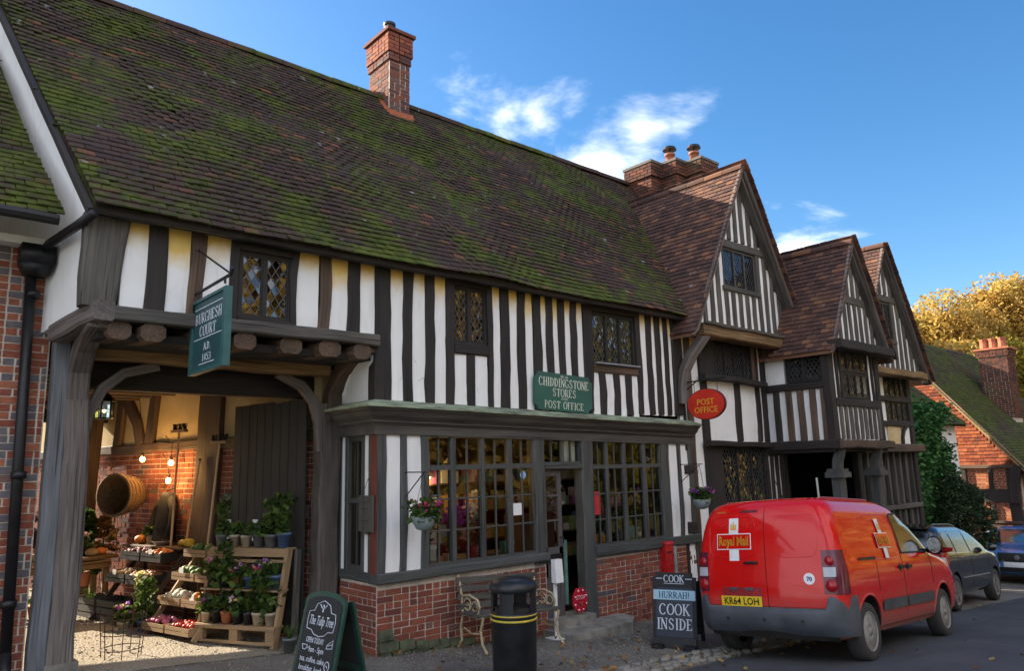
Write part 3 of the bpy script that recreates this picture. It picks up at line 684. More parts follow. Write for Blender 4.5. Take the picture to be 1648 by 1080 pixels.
# roof
rm = MB(); bk = -.035
rm.prism([(vx(-.2)+.02, -.2, rz_(-.2)+bk), (14.3, -.2, rz_(-.2)+bk), (14.3, 3.1, rz_(3.1)+bk), (vx(3.1)+.02, 3.1, rz_(3.1)+bk)], (0, 0, -.1), .5)
rm.prism([(vx(3.1)+.02, 3.1, rz_(3.1)+bk), (14.3, 3.1, rz_(3.1)+bk), (14.3, 6.5, 4.6), (vx(6.5), 6.5, 4.6)], (0, 0, -.1), .5)
roof = part('roof', rm, TILE, shop)
def in_ch(p): return 6.44 < p.x < 6.97 and p.y > 2.72
def keep_main(p, a, b):
    if in_ch(p): return False
    if p.x > 10.9:
        gzv = 7.74-1.78*abs(p.x-12.5)
        if gzv > p.z+.06: return False
    return True
tiled(roof, (.4, -.27, 4.62), EX, RV, 13.6, 5.32, TILE, keep_main, 300, seed=3, moss=4500, wob=.06, u0f=lambda b: vx(-.27+RV.y*(b+.05))+.01-.4)
rg = MB()
x = vx(3.1)
while x < 14:
    rg.prism([(x, 3.1+.13*sin(a), rz_(3.1)+.0+.11*cos(a)-.04) for a in [radians(-100+200*i/7) for i in range(8)]], (.44, R(-.004, .004), R(-.01, .01))); x += .45
part('ridge_tiles', rg, TILE, roof)
vg = MB()   # undercloak and bargeboard along the left verge
vg.beam((vx(-.25)-.02, -.27, rz_(-.27)-.07), (vx(3.1)-.02, 3.1, rz_(3.1)-.07), V((SK, 1, SL)).cross(EX), .09, .05, .003); part('bargeboard', vg, OAK, shop)
gw = MB(); gw.prism([(vx(y)+.155, y, z) for y, z in ((.02, 3.76), (.02, rz_(.0)-.12), (3.1, rz_(3.1)-.15), (6.3, 4.6), (6.3, 3.3), (.92, 3.56))], (.1, .02, 0), .5); part('gable_wall', gw, PLASTER, shop)
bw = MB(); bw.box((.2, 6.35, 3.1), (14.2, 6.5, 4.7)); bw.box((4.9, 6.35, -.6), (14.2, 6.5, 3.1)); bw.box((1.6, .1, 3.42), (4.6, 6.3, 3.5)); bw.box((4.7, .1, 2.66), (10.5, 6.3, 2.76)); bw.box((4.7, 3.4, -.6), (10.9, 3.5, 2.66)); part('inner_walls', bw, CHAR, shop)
# front gutter
gt = MB(); False and gt.tube([(1.38+i*.4, -.29, 4.565-.001*i+R(-.004, .004)) for i in range(25)], .032, 8); pass
ep = MB(); ep.beam((1.45, -.16, 4.62), (10.6, -.16, 4.6), EZ, .1, .1, .006); part('eaves_board', ep, OAK, shop)
ZE = 4.6
# upper left storey above the arch
m = MB(); m.path([(1.56, .05, 3.70), (1.57, .05, 4.0), (1.585, .04, 4.3), (1.60, .03, 4.62)], EY, .31, .2, .008, .40); part('corner_post', m, OAKS, shop)
for a, b in ((1.97, 2.16), (2.38, 2.54), (2.80, 2.90), (3.5, 3.58), (3.83, 3.98), (4.21, 4.38)): stud(shop, a, b, 3.72, ZE, lean=R(.0, .03), mat=random.choice((OAK, OAK, OAKB)))
for a, b in ((1.75, 1.98), (2.15, 2.39), (2.53, 2.81), (3.57, 3.84), (3.97, 4.22), (4.37, 4.62)): panel(shop, a, b, 3.71, 4.62, .0, ZE)
rail(shop, 1.62, 4.63, 3.585, 3.725, d=.2, proud=.075, mat=OAKS, name='jetty_beam')
rail(shop, 2.9, 3.5, 4.5, 4.6, name='window_head'); rail(shop, 2.9, 3.5, 3.72, 3.76, name='window_sill')
leaded(shop, (0, .0, 0), EX, -EY, [(2.94, 3.175), (3.215, 3.47)], 3.79, 4.47, .095, .15)
# left return of the jetty
m = MB(); m.beam((1.61, -.1, 3.66), (1.38, .72, 3.53), EZ, .18, .2, .012); part('jetty_beam', m, OAKG, shop)
# upper right storey over the shop
ST = [(4.6, 4.83), (5.0, 5.15), (5.33, 5.48), (5.65, 5.79), (6.36, 6.46), (6.59, 6.76), (6.92, 7.08), (7.21, 7.37), (7.49, 7.63), (7.75, 7.89), (8.02, 8.16), (8.27, 8.47), (9.54, 9.67), (9.82, 9.97), (10.06, 10.21), (10.3, 10.42), (10.5, 10.74)]
for i, (a, b) in enumerate(ST): stud(shop, a, b, 2.9 if a > 4.7 else 2.88, ZE, lean=R(-.015, .02), mat=OAK, name='corner_post' if i in (0, 16) else 'stud', d=.2 if i in (0, 16) else .14)
for i in range(len(ST)-1):
    a, b = ST[i][1]-.01, ST[i+1][0]+.01
    if i in (3, 11): continue
    panel(shop, a, b, 2.88, 4.62, .0, ZE)
rail(shop, 5.79, 6.36, 3.59, 3.74, name='window_sill'); rail(shop, 5.79, 6.36, 4.53, 4.6, name='window_head'); stud(shop, 6.0, 6.14, 2.9, 3.59); panel(shop, 5.79, 6.01, 2.88, 3.6, 0); panel(shop, 6.13, 6.36, 2.88, 3.6, 0)
leaded(shop, (0, .01, 0), EX, -EY, [(5.82, 6.04), (6.09, 6.33)], 3.77, 4.5, .075, .12)
rail(shop, 8.47, 9.54, 3.52, 3.645, name='window_sill', mat=OAKB); rail(shop, 8.47, 9.54, 4.5, 4.6, name='window_head')
for a, b in ((8.61, 8.76), (8.95, 9.10), (9.24, 9.39)): stud(shop, a, b, 2.86, 3.52)
for a, b in ((8.46, 8.62), (8.75, 8.96), (9.09, 9.25), (9.38, 9.55)): panel(shop, a, b, 2.84, 3.53, 0)
leaded(shop, (0, .01, 0), EX, -EY, [(8.52, 8.82), (8.87, 9.15), (9.2, 9.49)], 3.68, 4.46, .072, .115)
m = MB(); m.box((8.5, -.1, 3.65), (9.53, -.035, 3.672)); part('flashing', m, FLASH, shop)
# moulded cornice over the shop, with its algae-green top board
def cornice(prof, mat, name, zoff=0):
    m = MB(); k = len(prof)
    rows = [lambda p: (4.60+p[0], 1.0, p[1]), None, None]
    A = [(4.62-p[0], 1.02, p[1]) for p in prof]; B = [(4.62-p[0], -p[0], p[1]) for p in prof]
    m.v += A+B
    xs = [4.62+.35*i for i in range(1, 19)]
    for x in xs:
        for p in prof: m.v.append((min(x, 10.92), -p[0]+R(-.002, .002), p[1]-.02*(x-4.62)+R(-.003, .003)))
    m.v += [(10.93, 0, p[1]-.02*6.3) for p in prof]
    n = len(m.v)//k
    for i in range(n-1):
        for j in range(k-1): a = i*k+j; m.f.append((a, a+k, a+k+1, a+1)); m.t.append(.5)
    for i, v in enumerate(m.v): m.g[i] = (v[0]+v[1], v[2]*2, v[1])
    part(name, m, mat, shop)
cornice([(0, 2.945), (.21, 2.875), (.245, 2.868), (.245, 2.835), (.22, 2.832)], COPING, 'cornice_top')
cornice([(.22, 2.832), (.20, 2.80), (.18, 2.79), (.15, 2.74), (.09, 2.69), (.085, 2.665), (.06, 2.66), (.04, 2.63), (.04, 2.52), (0, 2.52), (-.1, 2.52)], m_timber('moulded_oak', (.035, .03, .028), (.13, .12, .105)), 'cornice_moulding')
# ground floor: plinth, posts and panels
def gbase(x): return gz(x, -.1)-.15
plm = MB(); plm.prism([(4.66, .02, gbase(4.6)), (7.37, .02, gbase(7.37)), (7.37, .02, .79), (4.66, .02, .79)], (0, .25, 0), .5); plm.prism([(8.37, .02, gbase(8.4)), (10.95, .02, gbase(10.9)), (10.95, .02, .745), (8.37, .02, .745)], (0, .25, 0), .5); plm.prism([(4.66, .27, gbase(4.6)), (4.66, .9, gbase(4.6)), (4.66, .9, .79), (4.66, .27, .79)], (.25, 0, 0), .5)
plinth = part('plinth', plm, MORTAR, shop)
FOOT = plain('mossy_footing_stone', (.085, .095, .055), .95, var=.6, scale=7)
for row in range(3):
    x = 4.6+R(0, .1)
    while x < 7.2-row*1.2:
        l = R(.1, .26); hh = lerp(x, [4.6, 5.4, 7.2], [.115, .085, .04]); zb = gz(x+l/2, 0)-.06+row*hh; o1 = R(-.035, .0); m = MB(); j = lambda: R(-.012, .012)
        m.hexa([(x+.006+j(), -.045+o1+row*.012, zb+j()), (x+l-.006+j(), -.045+o1+row*.012, zb+j()), (x+l, .1, zb), (x, .1, zb)], [(x+.012+j(), -.03+o1+row*.014, zb+hh+j()), (x+l-.012+j(), -.03+o1+row*.014, zb+hh+j()), (x+l, .1, zb+hh), (x, .1, zb+hh)]); part('footing_stone', m, FOOT, plinth); x += l
bricks(plinth, (4.66, .02, gbase(5.2)), EX, 2.70, .79-gbase(5.2)-.03, -EY, BRICK, 165)
bricks(plinth, (8.37, .02, gbase(9)), EX, 2.57, .745-gbase(9)-.02, -EY, BRICK, 95)
bricks(plinth, (4.66, .9, gbase(4.6)), -EY, .87, .79-gbase(4.6)-.03, -EX, BRICK, 40)
rail(shop, 4.62, 7.37, .79, .905, d=.22, proud=.07, mat=FRM, name='sill_beam'); rail(shop, 8.34, 10.95, .745, .89, d=.22, proud=.06, mat=FRM, name='sill_beam')
m = MB(); m.beam((4.72, -.05, .845), (4.72, .92, .845), EZ, .115, .18, .004); part('sill_beam', m, FRM, shop)
REDP = plain('red_brown_paint', (.14, .03, .02), .7, var=.3)
stud(shop, 4.63, 4.755, .9, 2.53, d=.12, mat=FRM, name='corner_post'); m = MB(); m.box((4.618, -.02, .9), (4.63, .12, 2.53)); part('painted_board', m, REDP, shop)
for a, b in ((4.955, 5.05),): stud(shop, a, b, .9, 2.53, mat=FRM)
for a, b in ((4.75, 4.96), (5.045, 5.27)): panel(shop, a, b, .89, 2.54, .0)
stud(shop, 5.26, 5.37, .9, 2.53, mat=FRM); stud(shop, 7.16, 7.37, .75, 2.53, mat=FRM, name='door_post', d=.18); stud(shop, 8.13, 8.38, -.2, 2.53, mat=FRM, name='door_post', d=.2); stud(shop, 10.01, 10.25, .88, 2.5, mat=FRM)
for a, b in ((10.24, 10.48), (10.55, 10.80)): panel(shop, a, b, .87, 2.52, 0)
stud(shop, 10.47, 10.56, .88, 2.5, mat=FRM); stud(shop, 10.79, 10.9, .88, 2.5, mat=FRM)
ROWS = [(.945, 1.315), (1.335, 1.70), (1.72, 2.075), (2.14, 2.49)]
barred(shop, (0, .0, 0), EX, -EY, [(5.37, 5.72), (5.8, 6.21), (6.28, 6.68), (6.76, 7.16)], .9, 2.53, ROWS)
barred(shop, (0, .0, 0), EX, -EY, [(8.38, 8.66), (8.73, 9.07), (9.15, 9.55), (9.64, 10.01)], .88, 2.5, [(.925, 1.27), (1.29, 1.645), (1.665, 2.03), (2.09, 2.46)])
# return window beside the arch
stud(shop, 0, 0, 0, .01) if False else None
m = MB(); m.box((4.645, .20, .9), (4.75, .29, 2.53)); part('plaster_panel', m, PLASTER, shop); m = MB(); m.box((4.645, .74, .9), (4.75, .86, 2.53)); part('plaster_panel', m, PLASTER, shop)
for y in (.12, .29, .70, .86):
    m = MB(); m.beam((4.69, y+.04, .9), (4.69, y+.04, 2.53), EY, .08, .11, .003); part('stud', m, FRM, shop)
barred(shop, (4.66, 0, 0), -EY, -EX, [(-.70, -.37)], .9, 2.53, [(.96, 1.7), (1.76, 2.46)], 1, dep=.07)
# shop door, fanlight, step
rail(shop, 7.37, 8.13, 2.04, 2.12, mat=FRM, name='door_transom', d=.14, proud=.03)
barred(shop, (0, .02, 0), EX, -EY, [(7.38, 7.74), (7.79, 8.12)], 2.12, 2.53, [(2.15, 2.49)], 1, dep=.06)
dm = MB(); dm.box((7.375, .05, .005), (7.74, .1, .16)); dm.box((7.375, .05, .55), (7.74, .1, .95)); dm.box((7.375, .05, .16), (7.44, .1, 2.03)); dm.box((7.67, .05, .16), (7.74, .1, 2.03)); dm.box((7.44, .06, .16), (7.67, .09, .55)); dm.box((7.44, .05, 1.95), (7.67, .1, 2.03)); dm.box((7.44, .05, 1.31), (7.67, .1, 1.335)); dm.box((7.44, .05, 1.66), (7.67, .1, 1.685))
door = part('door', dm, m_timber('brown_door', (.05, .045, .045), (.13, .12, .12)), shop)
for z0, z1 in ((.96, 1.31), (1.335, 1.66), (1.685, 1.95)): q = MB(); q.quad((7.555, .075, (z0+z1)/2), (.115, 0, 0), (0, 0, (z1-z0)/2)); part('pane', q, GLASS, door)
q = MB(); q.box((7.46, .035, .73), (7.70, .05, .86)); q.box((7.49, .027, .77), (7.67, .036, .82)); part('letter_plate', q, BLK, door)
q = MB(); q.tube([(7.705, .045, 1.08), (7.705, .0, 1.08), (7.705, .0, 1.0)], .012, 6); part('handle', q, IRON, door)
m = MB(); m.prism([(7.25, -.58, gz(7.2, -.6)-.14), (8.45, -.58, gz(7.2, -.6)-.14), (8.8, -.32, gz(7.2, -.6)-.14), (8.8, .0, gz(7.2, -.6)-.14), (7.25, .0, gz(7.2, -.6)-.14)], (0, 0, .2), .5); m.prism([(7.36, -.16, -.25), (8.15, -.16, -.25), (8.15, .5, -.25), (7.36, .5, -.25)], (0, 0, .25), .5); part('door_step', m, STONE, shop)
# shop interior: floor, back wall
m = MB(); m.box((4.95, .28, -.2), (10.85, 3.4, .06)); part('shop_floor', m, OAKB, shop)
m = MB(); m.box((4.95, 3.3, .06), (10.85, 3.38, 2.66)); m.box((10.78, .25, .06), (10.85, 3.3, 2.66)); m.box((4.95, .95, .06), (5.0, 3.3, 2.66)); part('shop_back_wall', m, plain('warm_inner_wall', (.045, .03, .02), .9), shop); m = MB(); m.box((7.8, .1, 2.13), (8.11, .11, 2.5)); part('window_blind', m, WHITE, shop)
# jetty bracket and the big curved bracket at the right-hand corner
m = MB(); m.path([(10.68, -.05, 3.1), (10.68, -.07, 3.4), (10.7, -.12, 3.66), (10.76, -.24, 3.94), (10.86, -.36, 4.16), (10.92, -.42, 4.27)], V((1, -.3, 0)), .15, .16, .014, .21); part('bracket', m, OAKG, shop)
# carriage arch
def post(pts, w, d, mat, w2=None, side=EX): m = MB(); m.path(pts, V(side).cross(EZ), w, d, .007, w2); return part('arch_post', m, mat, shop)
m = MB(); m.beam((1.44, .92, -.1), (1.45, .92, 3.72), EX, .155, .2, .006, bow=.012); part('arch_post', m, m_timber('blue_grey_oak', (.07, .075, .085), (.2, .21, .23)), shop)
m = MB(); m.beam((1.635, .93, .30), (1.62, .93, 2.95), EX, .235, .26, .012, bow=.02); part('arch_post', m, OAKG, shop)
m = MB(); m.path([(1.61, .9, 2.9), (1.61, .85, 3.2), (1.61, .62, 3.42), (1.6, .3, 3.53), (1.6, .02, 3.58)], EX, .2, .2, .01, .15); part('bracket', m, OAKG, shop)
m = MB(); m.box((1.5, .78, gz(1.6, .9)-.1), (1.79, 1.08, .33)); part('pad_stone', m, STONE, shop)
m = MB(); m.beam((4.5, 1.0, 0), (4.49, .98, 2.95), EX, .28, .26, .016, bow=-.02); part('arch_post', m, m_timber('split_oak', (.03, .024, .022), (.16, .13, .11)), shop)
m = MB(); m.path([(4.5, .93, 2.75), (4.51, .88, 3.1), (4.54, .68, 3.36), (4.57, .4, 3.5), (4.58, .02, 3.58)], EX, .22, .19, .01, .15); part('bracket', m, OAKB, shop)
m = MB(); m.path([(1.70, .95, 2.45), (1.74, .95, 2.75), (1.86, .95, 3.02), (2.06, .95, 3.2), (2.4, .95, 3.30)], EY, .13, .09, .006, .1); part('knee_brace', m, OAKG, shop)
m = MB(); m.path([(4.40, .95, 2.35), (4.37, .95, 2.7), (4.27, .95, 2.98), (4.1, .95, 3.17), (3.78, .95, 3.3)], EY, .15, .1, .008, .1); part('knee_brace', m, OAKG, shop)
m = MB(); m.prism([(4.64, .86, 2.93), (4.62, .08, 2.93), (4.6, .05, 3.5), (4.58, .5, 3.4), (4.58, .86, 3.0)], (.08, 0, 0), .5); part('plaster_panel', m, PLASTER, shop)
GLOW = m_timber('golden_oak', (.07, .038, .016), (.36, .22, .095))
m = MB(); m.beam((1.62, .86, 3.40), (4.4, .86, 3.38), EZ, .165, .24, .012); part('bressummer', m, GLOW, shop)
m = MB(); m.beam((1.55, 1.35, 3.2), (4.5, 1.35, 3.22), EZ, .32, .22, .008); part('arch_beam', m, OAK, shop)
for x in (1.78, 2.07, 2.58, 3.0, 3.52, 3.98, 4.42):
    m = MB(); m.beam((x, -.03+R(-.05, .03), 3.50), (x-.2, 1.3, 3.53), EX, R(.20, .27), .18, .014, .2, ch=.26); part('floor_joist', m, OAKB, shop)
for i in range(9):
    y = 1.9+i*.5; m = MB(); m.beam((1.3+SK*(y-.9), y, 3.36), (4.5+SK*(y-1), y, 3.38), EY, .12, .12, .006, .6); part('ceiling_joist', m, OAKB, shop)
m = MB(); m.box((-.3, 6.28, 3.0), (3.2, 6.5, 3.4)); part('rear_beam', m, OAK, shop)
m = MB(); m.path([(2.86, 6.2, .0), (2.86, 6.2, 2.0), (2.9, 6.2, 3.4)], EY, .26, .24, .01); part('rear_post', m, OAKB, shop)
m = MB(); m.path([(2.86, 6.1, 1.5), (2.75, 6.1, 2.2), (2.45, 6.1, 2.9), (2.2, 6.1, 3.3)], EY, .16, .12); part('knee_brace', m, OAKB, shop)
# chimney on the ridge
cm = MB(); cm.box((6.50, 2.79, 7.9), (6.92, 3.49, 9.42)); cm.box((6.50, 2.80, 9.42), (6.93, 3.49, 9.94)); ch = part('chimney', cm, MORTAR, shop)
def stack(parent, x0, x1, y0, y1, z0, z1, mat, single=0):
    bricks(parent, (x0, y0, z0), EX, x1-x0, z1-z0, -EY, mat, single); bricks(parent, (x0, y1, z0), -EY, y1-y0, z1-z0, -EX, mat, single); bricks(parent, (x1, y0, z0), EY, y1-y0, z1-z0, EX, mat)
stack(ch, 6.50, 6.92, 2.79, 3.49, 8.0, 9.42, BRICKP); stack(ch, 6.475, 6.945, 2.765, 3.515, 9.40, 9.56, BRICKP); stack(ch, 6.455, 6.965, 2.745, 3.535, 9.55, 9.95, BRICKC)
q = MB(); q.box((6.41, 2.70, 9.94), (7.01, 3.58, 10.0)); q.lathe([(.3, 0), (.16, .1)], (6.71, 3.14, 10.0), seg=10); part('capping', q, BRICKC, ch)
q = MB(); q.lathe([(.10, 0), (.10, .22), (.115, .22), (.115, .27), (.08, .27)], (6.71, 3.14, 10.08), seg=14); part('chimney_pot', q, IRON, ch)
q = MB(); q.prism([(6.42, 2.70, rz_(2.70)+.02), (7.0, 2.70, rz_(2.70)+.02), (7.0, 2.80, rz_(2.8)+.06), (6.42, 2.8, rz_(2.8)+.06)], (0, 0, .02), .9)
for k in range(5):
    y = 2.8+k*.09; q.obox((6.44, y, rz_(y)+.05), (.05, 0, 0), (0, .05, .06), (0, -.006, .006), .9)
part('flashing', q, T_ if False else TILER, ch)
# ------------------------------------------------------------------ side wall and gate inside the arch
sk = V((SK, 1, 0)).normalized(); skn = V((-1, SK, 0)).normalized()      # along the passage, and out of its right-hand wall
W0 = V((4.46, 1.1, 0))
pw = thing('passage_wall', 'brick and cream plaster side wall of the carriage arch, hung with tools', 'wall', W0+sk*2.5)
def wp(s, z, o=0.): return W0+sk*s+skn*o+EZ*z
m = MB(); m.prism([wp(0, -.3), wp(8.4, -.3), wp(8.4, 2.5), wp(0, 2.5)], -skn*.2, .5); core = part('wall_core', m, MORTAR, pw)
bricks(core, wp(8.4, .0), -sk, 8.4, 2.5, skn, BRICK, 240, lambda a, z: True)
m = MB(); m.prism([wp(0, 2.5), wp(8.4, 2.5), wp(8.4, 3.42), wp(0, 3.42)], -skn*.2, .5); part('plaster_panel', m, CREAM, pw)
m = MB(); m.beam(wp(0, 2.56), wp(8.4, 2.50), EZ, .15, .12, .014); part('wall_plate', m, OAKB, pw)
for s, w, zt in ((2.42, .55, .35), (4.9, .2, 0), (3.95, .2, 0)):
    m = MB(); m.beam(wp(s, .2 if zt else 2.6, .03), wp(s-.1, 3.42, .03), sk, w, .1, .012); part('stud', m, OAKB, pw)
m = MB(); m.path([wp(4.2, 2.6, .03), wp(4.35, 2.95, .03), wp(4.75, 3.4, .03)], skn, .2, .1); part('wall_brace', m, OAKB, pw)
gt_ = thing('gate_leaf', 'tall dark boarded gate folded back inside the carriage arch', 'gate', wp(.75, .05))
for k in range(9):
    s = .04+k*.165; m = MB(); m.beam(wp(s+.08, .12+R(0, .02), .2), wp(s+.08, 3.02+R(-.02, .02), .2), sk, .158, .03, .003); part('gate_board', m, m_timber('black_boards', (.006, .006, .007), (.03, .028, .028)) if k == 0 else gt_.children[0].data.materials[0], gt_)
for z in (.5, 1.6, 2.75):
    m = MB(); m.beam(wp(.03, z, .165), wp(1.5, z, .165), EZ, .14, .035, .003); part('ledge', m, OAK, gt_)
m = MB(); m.box((-.4, 6.7, 0), (-.3, 9.4, 2.4)) if False else None
# ------------------------------------------------------------------ brick house at the left edge
lb = thing('brick_house', 'red and grey brick house end with mossy roof at the left edge', 'house', (.3, .95, gz(.3, .9)))
m = MB(); m.prism([(-3.5, .95, .1), (1.35, .95, .1), (1.35, .95, 4.45), (-3.5, .95, 4.45)], (0, .25, 0), .5); m.box((-3.5, 1.2, .1), (-3.3, 6, 4.4)); lw = part('wall', m, MORTAR, lb)
bricks(lw, (-.17, .95, .25), EX, 1.51, 4.15, -EY, BRICKM, 300)
m = MB(); m.box((-3.5, .75, 4.42), (1.34, .97, 4.5)); part('eaves_board', m, WHITE, lb)
SL2 = 1.17
def lz(y): return 4.66+SL2*(y-.3)
m = MB(); m.prism([(-4, .36, lz(.36)-.05), (1.22, .36, lz(.36)-.05), (.55, 3.6, lz(3.6)-.05), (-4, 3.6, lz(3.6)-.05)], (0, 0, -.1), .5); m.prism([(-4, 3.6, lz(3.6)-.05), (.55, 3.6, lz(3.6)-.05), (.1, 6.8, 4.6), (-4, 6.8, 4.6)], (0, 0, -.1), .5); m.prism([(-3.9, .9, 4.3), (-3.9, 6.6, 4.3), (-3.9, 3.6, 8.3)], (.15, 0, 0)); m.box((-3.5, 6.3, 0), (-.9, 6.5, 4.6)); lr = part('roof', m, TILE3, lb)
tiled(lr, (-4, .25, lz(.25)-.02), EX, V((0, 1, SL2)), 5.3, 5.1, TILE3, None, 120, seed=9, moss=900, wob=.07, u1f=lambda b: 5.27-.24*(b+.05)*.65+R(-.012, .012))
m = MB(); m.tube([(-3+i*.5, .2, 4.56) for i in range(9)]+[(1.22, .2, 4.555)], .055, 8); part('gutter', m, IRON, lb)
m = MB(); m.box((1.0, .68, 4.24), (1.3, .93, 4.42)); m.hexa([(1.06, .73, 4.12), (1.24, .73, 4.12), (1.24, .93, 4.12), (1.06, .93, 4.12)], [(1.0, .68, 4.24), (1.3, .68, 4.24), (1.3, .93, 4.24), (1.0, .93, 4.24)]); m.tube([(1.12, .86, 4.2), (1.155, .86, 2.4), (1.19, .86, .5)], .05, 14); m.tube([(1.19, .86, .5), (1.19, .8, .35), (1.19, .7, .3)], .05, 12)
for z in (3.9, 2.1, .9): m.tube([(1.15+.018*(4-z)/2, .86, z), (1.15+.018*(4-z)/2, .86, z+.07)], .068, 14)
dp = part('drainpipe', m, IRON, lb, True); m = MB(); m.tube([(1.42, -.3, 4.53), (1.35, .1, 4.49), (1.22, .6, 4.42), (1.2, .8, 4.38)], .045, 10); part('gutter_spout', m, IRON, lb, True)

# ------------------------------------------------------------------ gabled houses
def gable(parent, cx, y, zb, hw, za, sl, side_n, win, stripes, oak=OAKS, over=.28, collar=None, tile_single=0, depth=3.2, moss=0, seed=1, xo=0, mat=TILE2, half=None, bw_=.2):
    """a jettied gable: studs and panels under two slopes, bargeboards, roof running back over `depth`"""
    def hw_at(z): return (za-z)/sl-.02
    x = cx-hw; k = 0; n = stripes; step = 2*hw/n
    for i in range(n+1):
        xs = cx-hw+i*step; t = abs(xs-cx); zt = za-t*sl-.1
        if zt > zb+.12 and not (win and win[0]-.04 < xs < win[1]+.04):
            stud(parent, xs-step*.25, xs+step*.25, zb, zt, y, .12, .02, oak, jit=.004)
        elif win and win[0]-.04 < xs < win[1]+.04:
            stud(parent, xs-step*.25, xs+step*.25, zb, win[2]-.1, y, .12, .02, oak, jit=.004)
            if zt > win[3]+.3: stud(parent, xs-step*.25, xs+step*.25, win[3]+.22, zt, y, .12, .02, oak, jit=.004)
    for i in range(n):
        a = cx-hw+i*step+step*.24; b = a+step*.52; mid = (a+b)/2; zt = za-max(abs(a-cx), abs(b-cx))*sl-.06; zt2 = za-min(abs(a-cx), abs(b-cx))*sl-.06
        segs = [(zb, zt)]
        if win and win[0]-.09 < mid < win[1]+.09: segs = [(zb, win[2]-.08), (win[3]+.2, zt)]
        for (p, q) in segs:
            if q-p > .08: panel(parent, a-.01, b+.01, p, q, y+.012, 0)
    if win:
        rail(parent, win[0]-.1, win[1]+.1, win[2]-.11, win[2]-.03, y, mat=oak, name='window_sill'); w_ = hw_at(win[3]+.12)
        rail(parent, cx-w_, cx+w_, win[3]+.04, win[3]+.2, y, .14, .03, oak, 'collar_beam')
        nl = win[4]; wl = (win[1]-win[0])/nl; leaded(parent, (0, y+.01, 0), EX, -EY, [(win[0]+i*wl+.02, win[0]+(i+1)*wl-.02) for i in range(nl)], win[2], win[3]-.0, .085, .135, oak, single=tile_single > 0, lean=.09)
    if collar: w_ = hw_at(collar); rail(parent, cx-w_, cx+w_, collar-.08, collar+.08, y, .14, .03, oak, 'collar_beam')
    for sg in (-1, 1):
        zl = zb-.22 if True else 0; xl = cx+sg*(za-zl)/sl
        m = MB(); m.beam((xl, y-over, zl), (cx+sg*.02, y-over, za+.02), V((sl, 0, -sg)).normalized(), bw_*.8, .05, .006); part('bargeboard', m, OAKG, parent)
        m = MB(); m.beam((xl, y-over*.4, zl-.04), (cx, y-over*.4, za-.14), V((sl, 0, -sg)).normalized(), .1, over*.9, .004); part('soffit', m, OAKS, parent)
    rf = MB(); lo = zb-.28
    for sg in (-1, 1): rf.prism([(cx+sg*(za-lo)/sl, y-over-.02, lo), (cx, y-over-.02, za+.0), (cx, y+depth, za+.0), (cx+sg*(za-lo)/sl, y+depth, lo)], (sg*.0, 0, .06), .5)
    roof_ = part('roof', rf, mat, parent); ln = (za-lo)/sl; vl = sqrt(ln*ln+(za-lo)**2)
    def kp(p, a, b):
        if p.y > 0 and p.z < rz_(p.y)-.05 and p.x < 14.2 and p.y < 3.1: return False
        return True
    tiled(roof_, (cx-ln, y+depth, lo+.06), -EY, V((ln, 0, za-lo)), depth+over+.05, vl+.06, mat, kp, tile_single, seed=seed, moss=moss)
    tiled(roof_, (cx+ln, y-over-.03, lo+.06), EY, V((-ln, 0, za-lo)), depth+over, vl+.06, mat, None, 0, seed=seed+5)
    rg = MB(); yy = y-over-.04
    while yy < y+depth: rg.prism([(cx+.13*sin(a), yy, za+.0+.1*cos(a)+.0) for a in [radians(-105+210*i/6) for i in range(7)]], (0, .42, R(-.008, .008))); yy += .43
    part('ridge_tiles', rg, mat, roof_); return roof_

G1W = (11.9, 12.98, 5.36, 6.06, 3)
h1 = thing('gabled_house', 'tall black and white cross wing with the largest gable, next to the shop', 'house', (12.3, 0, gz(12.3, 0)))
gable(h1, 12.5, -.3, 4.5, 1.78, 7.74, 1.78, None, G1W, 15, over=.2, tile_single=260, seed=21, depth=5)
m = MB(); m.beam((10.85, -.32, 4.39), (14.3, -.32, 4.36), EZ, .22, .3, .012); part('jetty_beam', m, GLOW, h1)
m = MB(); m.beam((10.88, -.48, 4.5), (14.25, -.48, 4.48), EZ, .06, .06, .008); part('fascia_board', m, OAKS, h1)
m = MB(); m.box((10.9, -.4, 4.33), (14.3, .15, 4.36)); m.box((10.9, .16, -1), (14.3, .2, 4.5)) if False else None; part('soffit', m, OAK, h1)
# upper storey of the cross wing
stud(h1, 10.74, 10.79, 2.3, 4.36, .0, mat=OAK); stud(h1, 10.88, 11.04, -.4, 4.36, .0, mat=OAKB, name='corner_post'); stud(h1, 11.28, 11.75, 3.55, 4.36, -.02, mat=OAK, name='wide_post'); stud(h1, 11.3, 11.5, 2.46, 3.56, 0); stud(h1, 12.39, 12.57, 2.46, 3.56, 0); stud(h1, 13.13, 13.26, 2.46, 4.36, 0); stud(h1, 13.36, 13.5, 2.3, 4.36, 0)
stud(h1, 12.98, 13.14, 3.55, 4.36, -.02, mat=OAKB)
for a, b, c, d in ((10.66, 10.89, -.35, 4.36), (11.03, 11.31, -.3, 4.36), (11.49, 12.4, 2.45, 3.56), (12.56, 13.14, 2.45, 3.56), (13.25, 13.37, 2.2, 4.36)): panel(h1, a, b, c, d, .01, 4.34)
leaded(h1, (0, -.05, 0), EX, -EY, [(11.78, 12.07), (12.11, 12.39), (12.43, 12.7), (12.74, 12.97)], 3.63, 4.32, .075, .12, single=False)
m = MB(); m.beam((11.22, -.12, 3.60), (12.2, -.12, 3.60), EZ, .1, .14, .006); m.beam((12.2, -.12, 3.60), (13.3, -.12, 3.55), EZ, .1, .14, .006); part('window_sill', m, OAK, h1)
m = MB(); m.beam((11.25, -.1, 2.42), (13.3, -.1, 2.38), EZ, .1, .16, .006); part('window_head', m, OAK, h1)
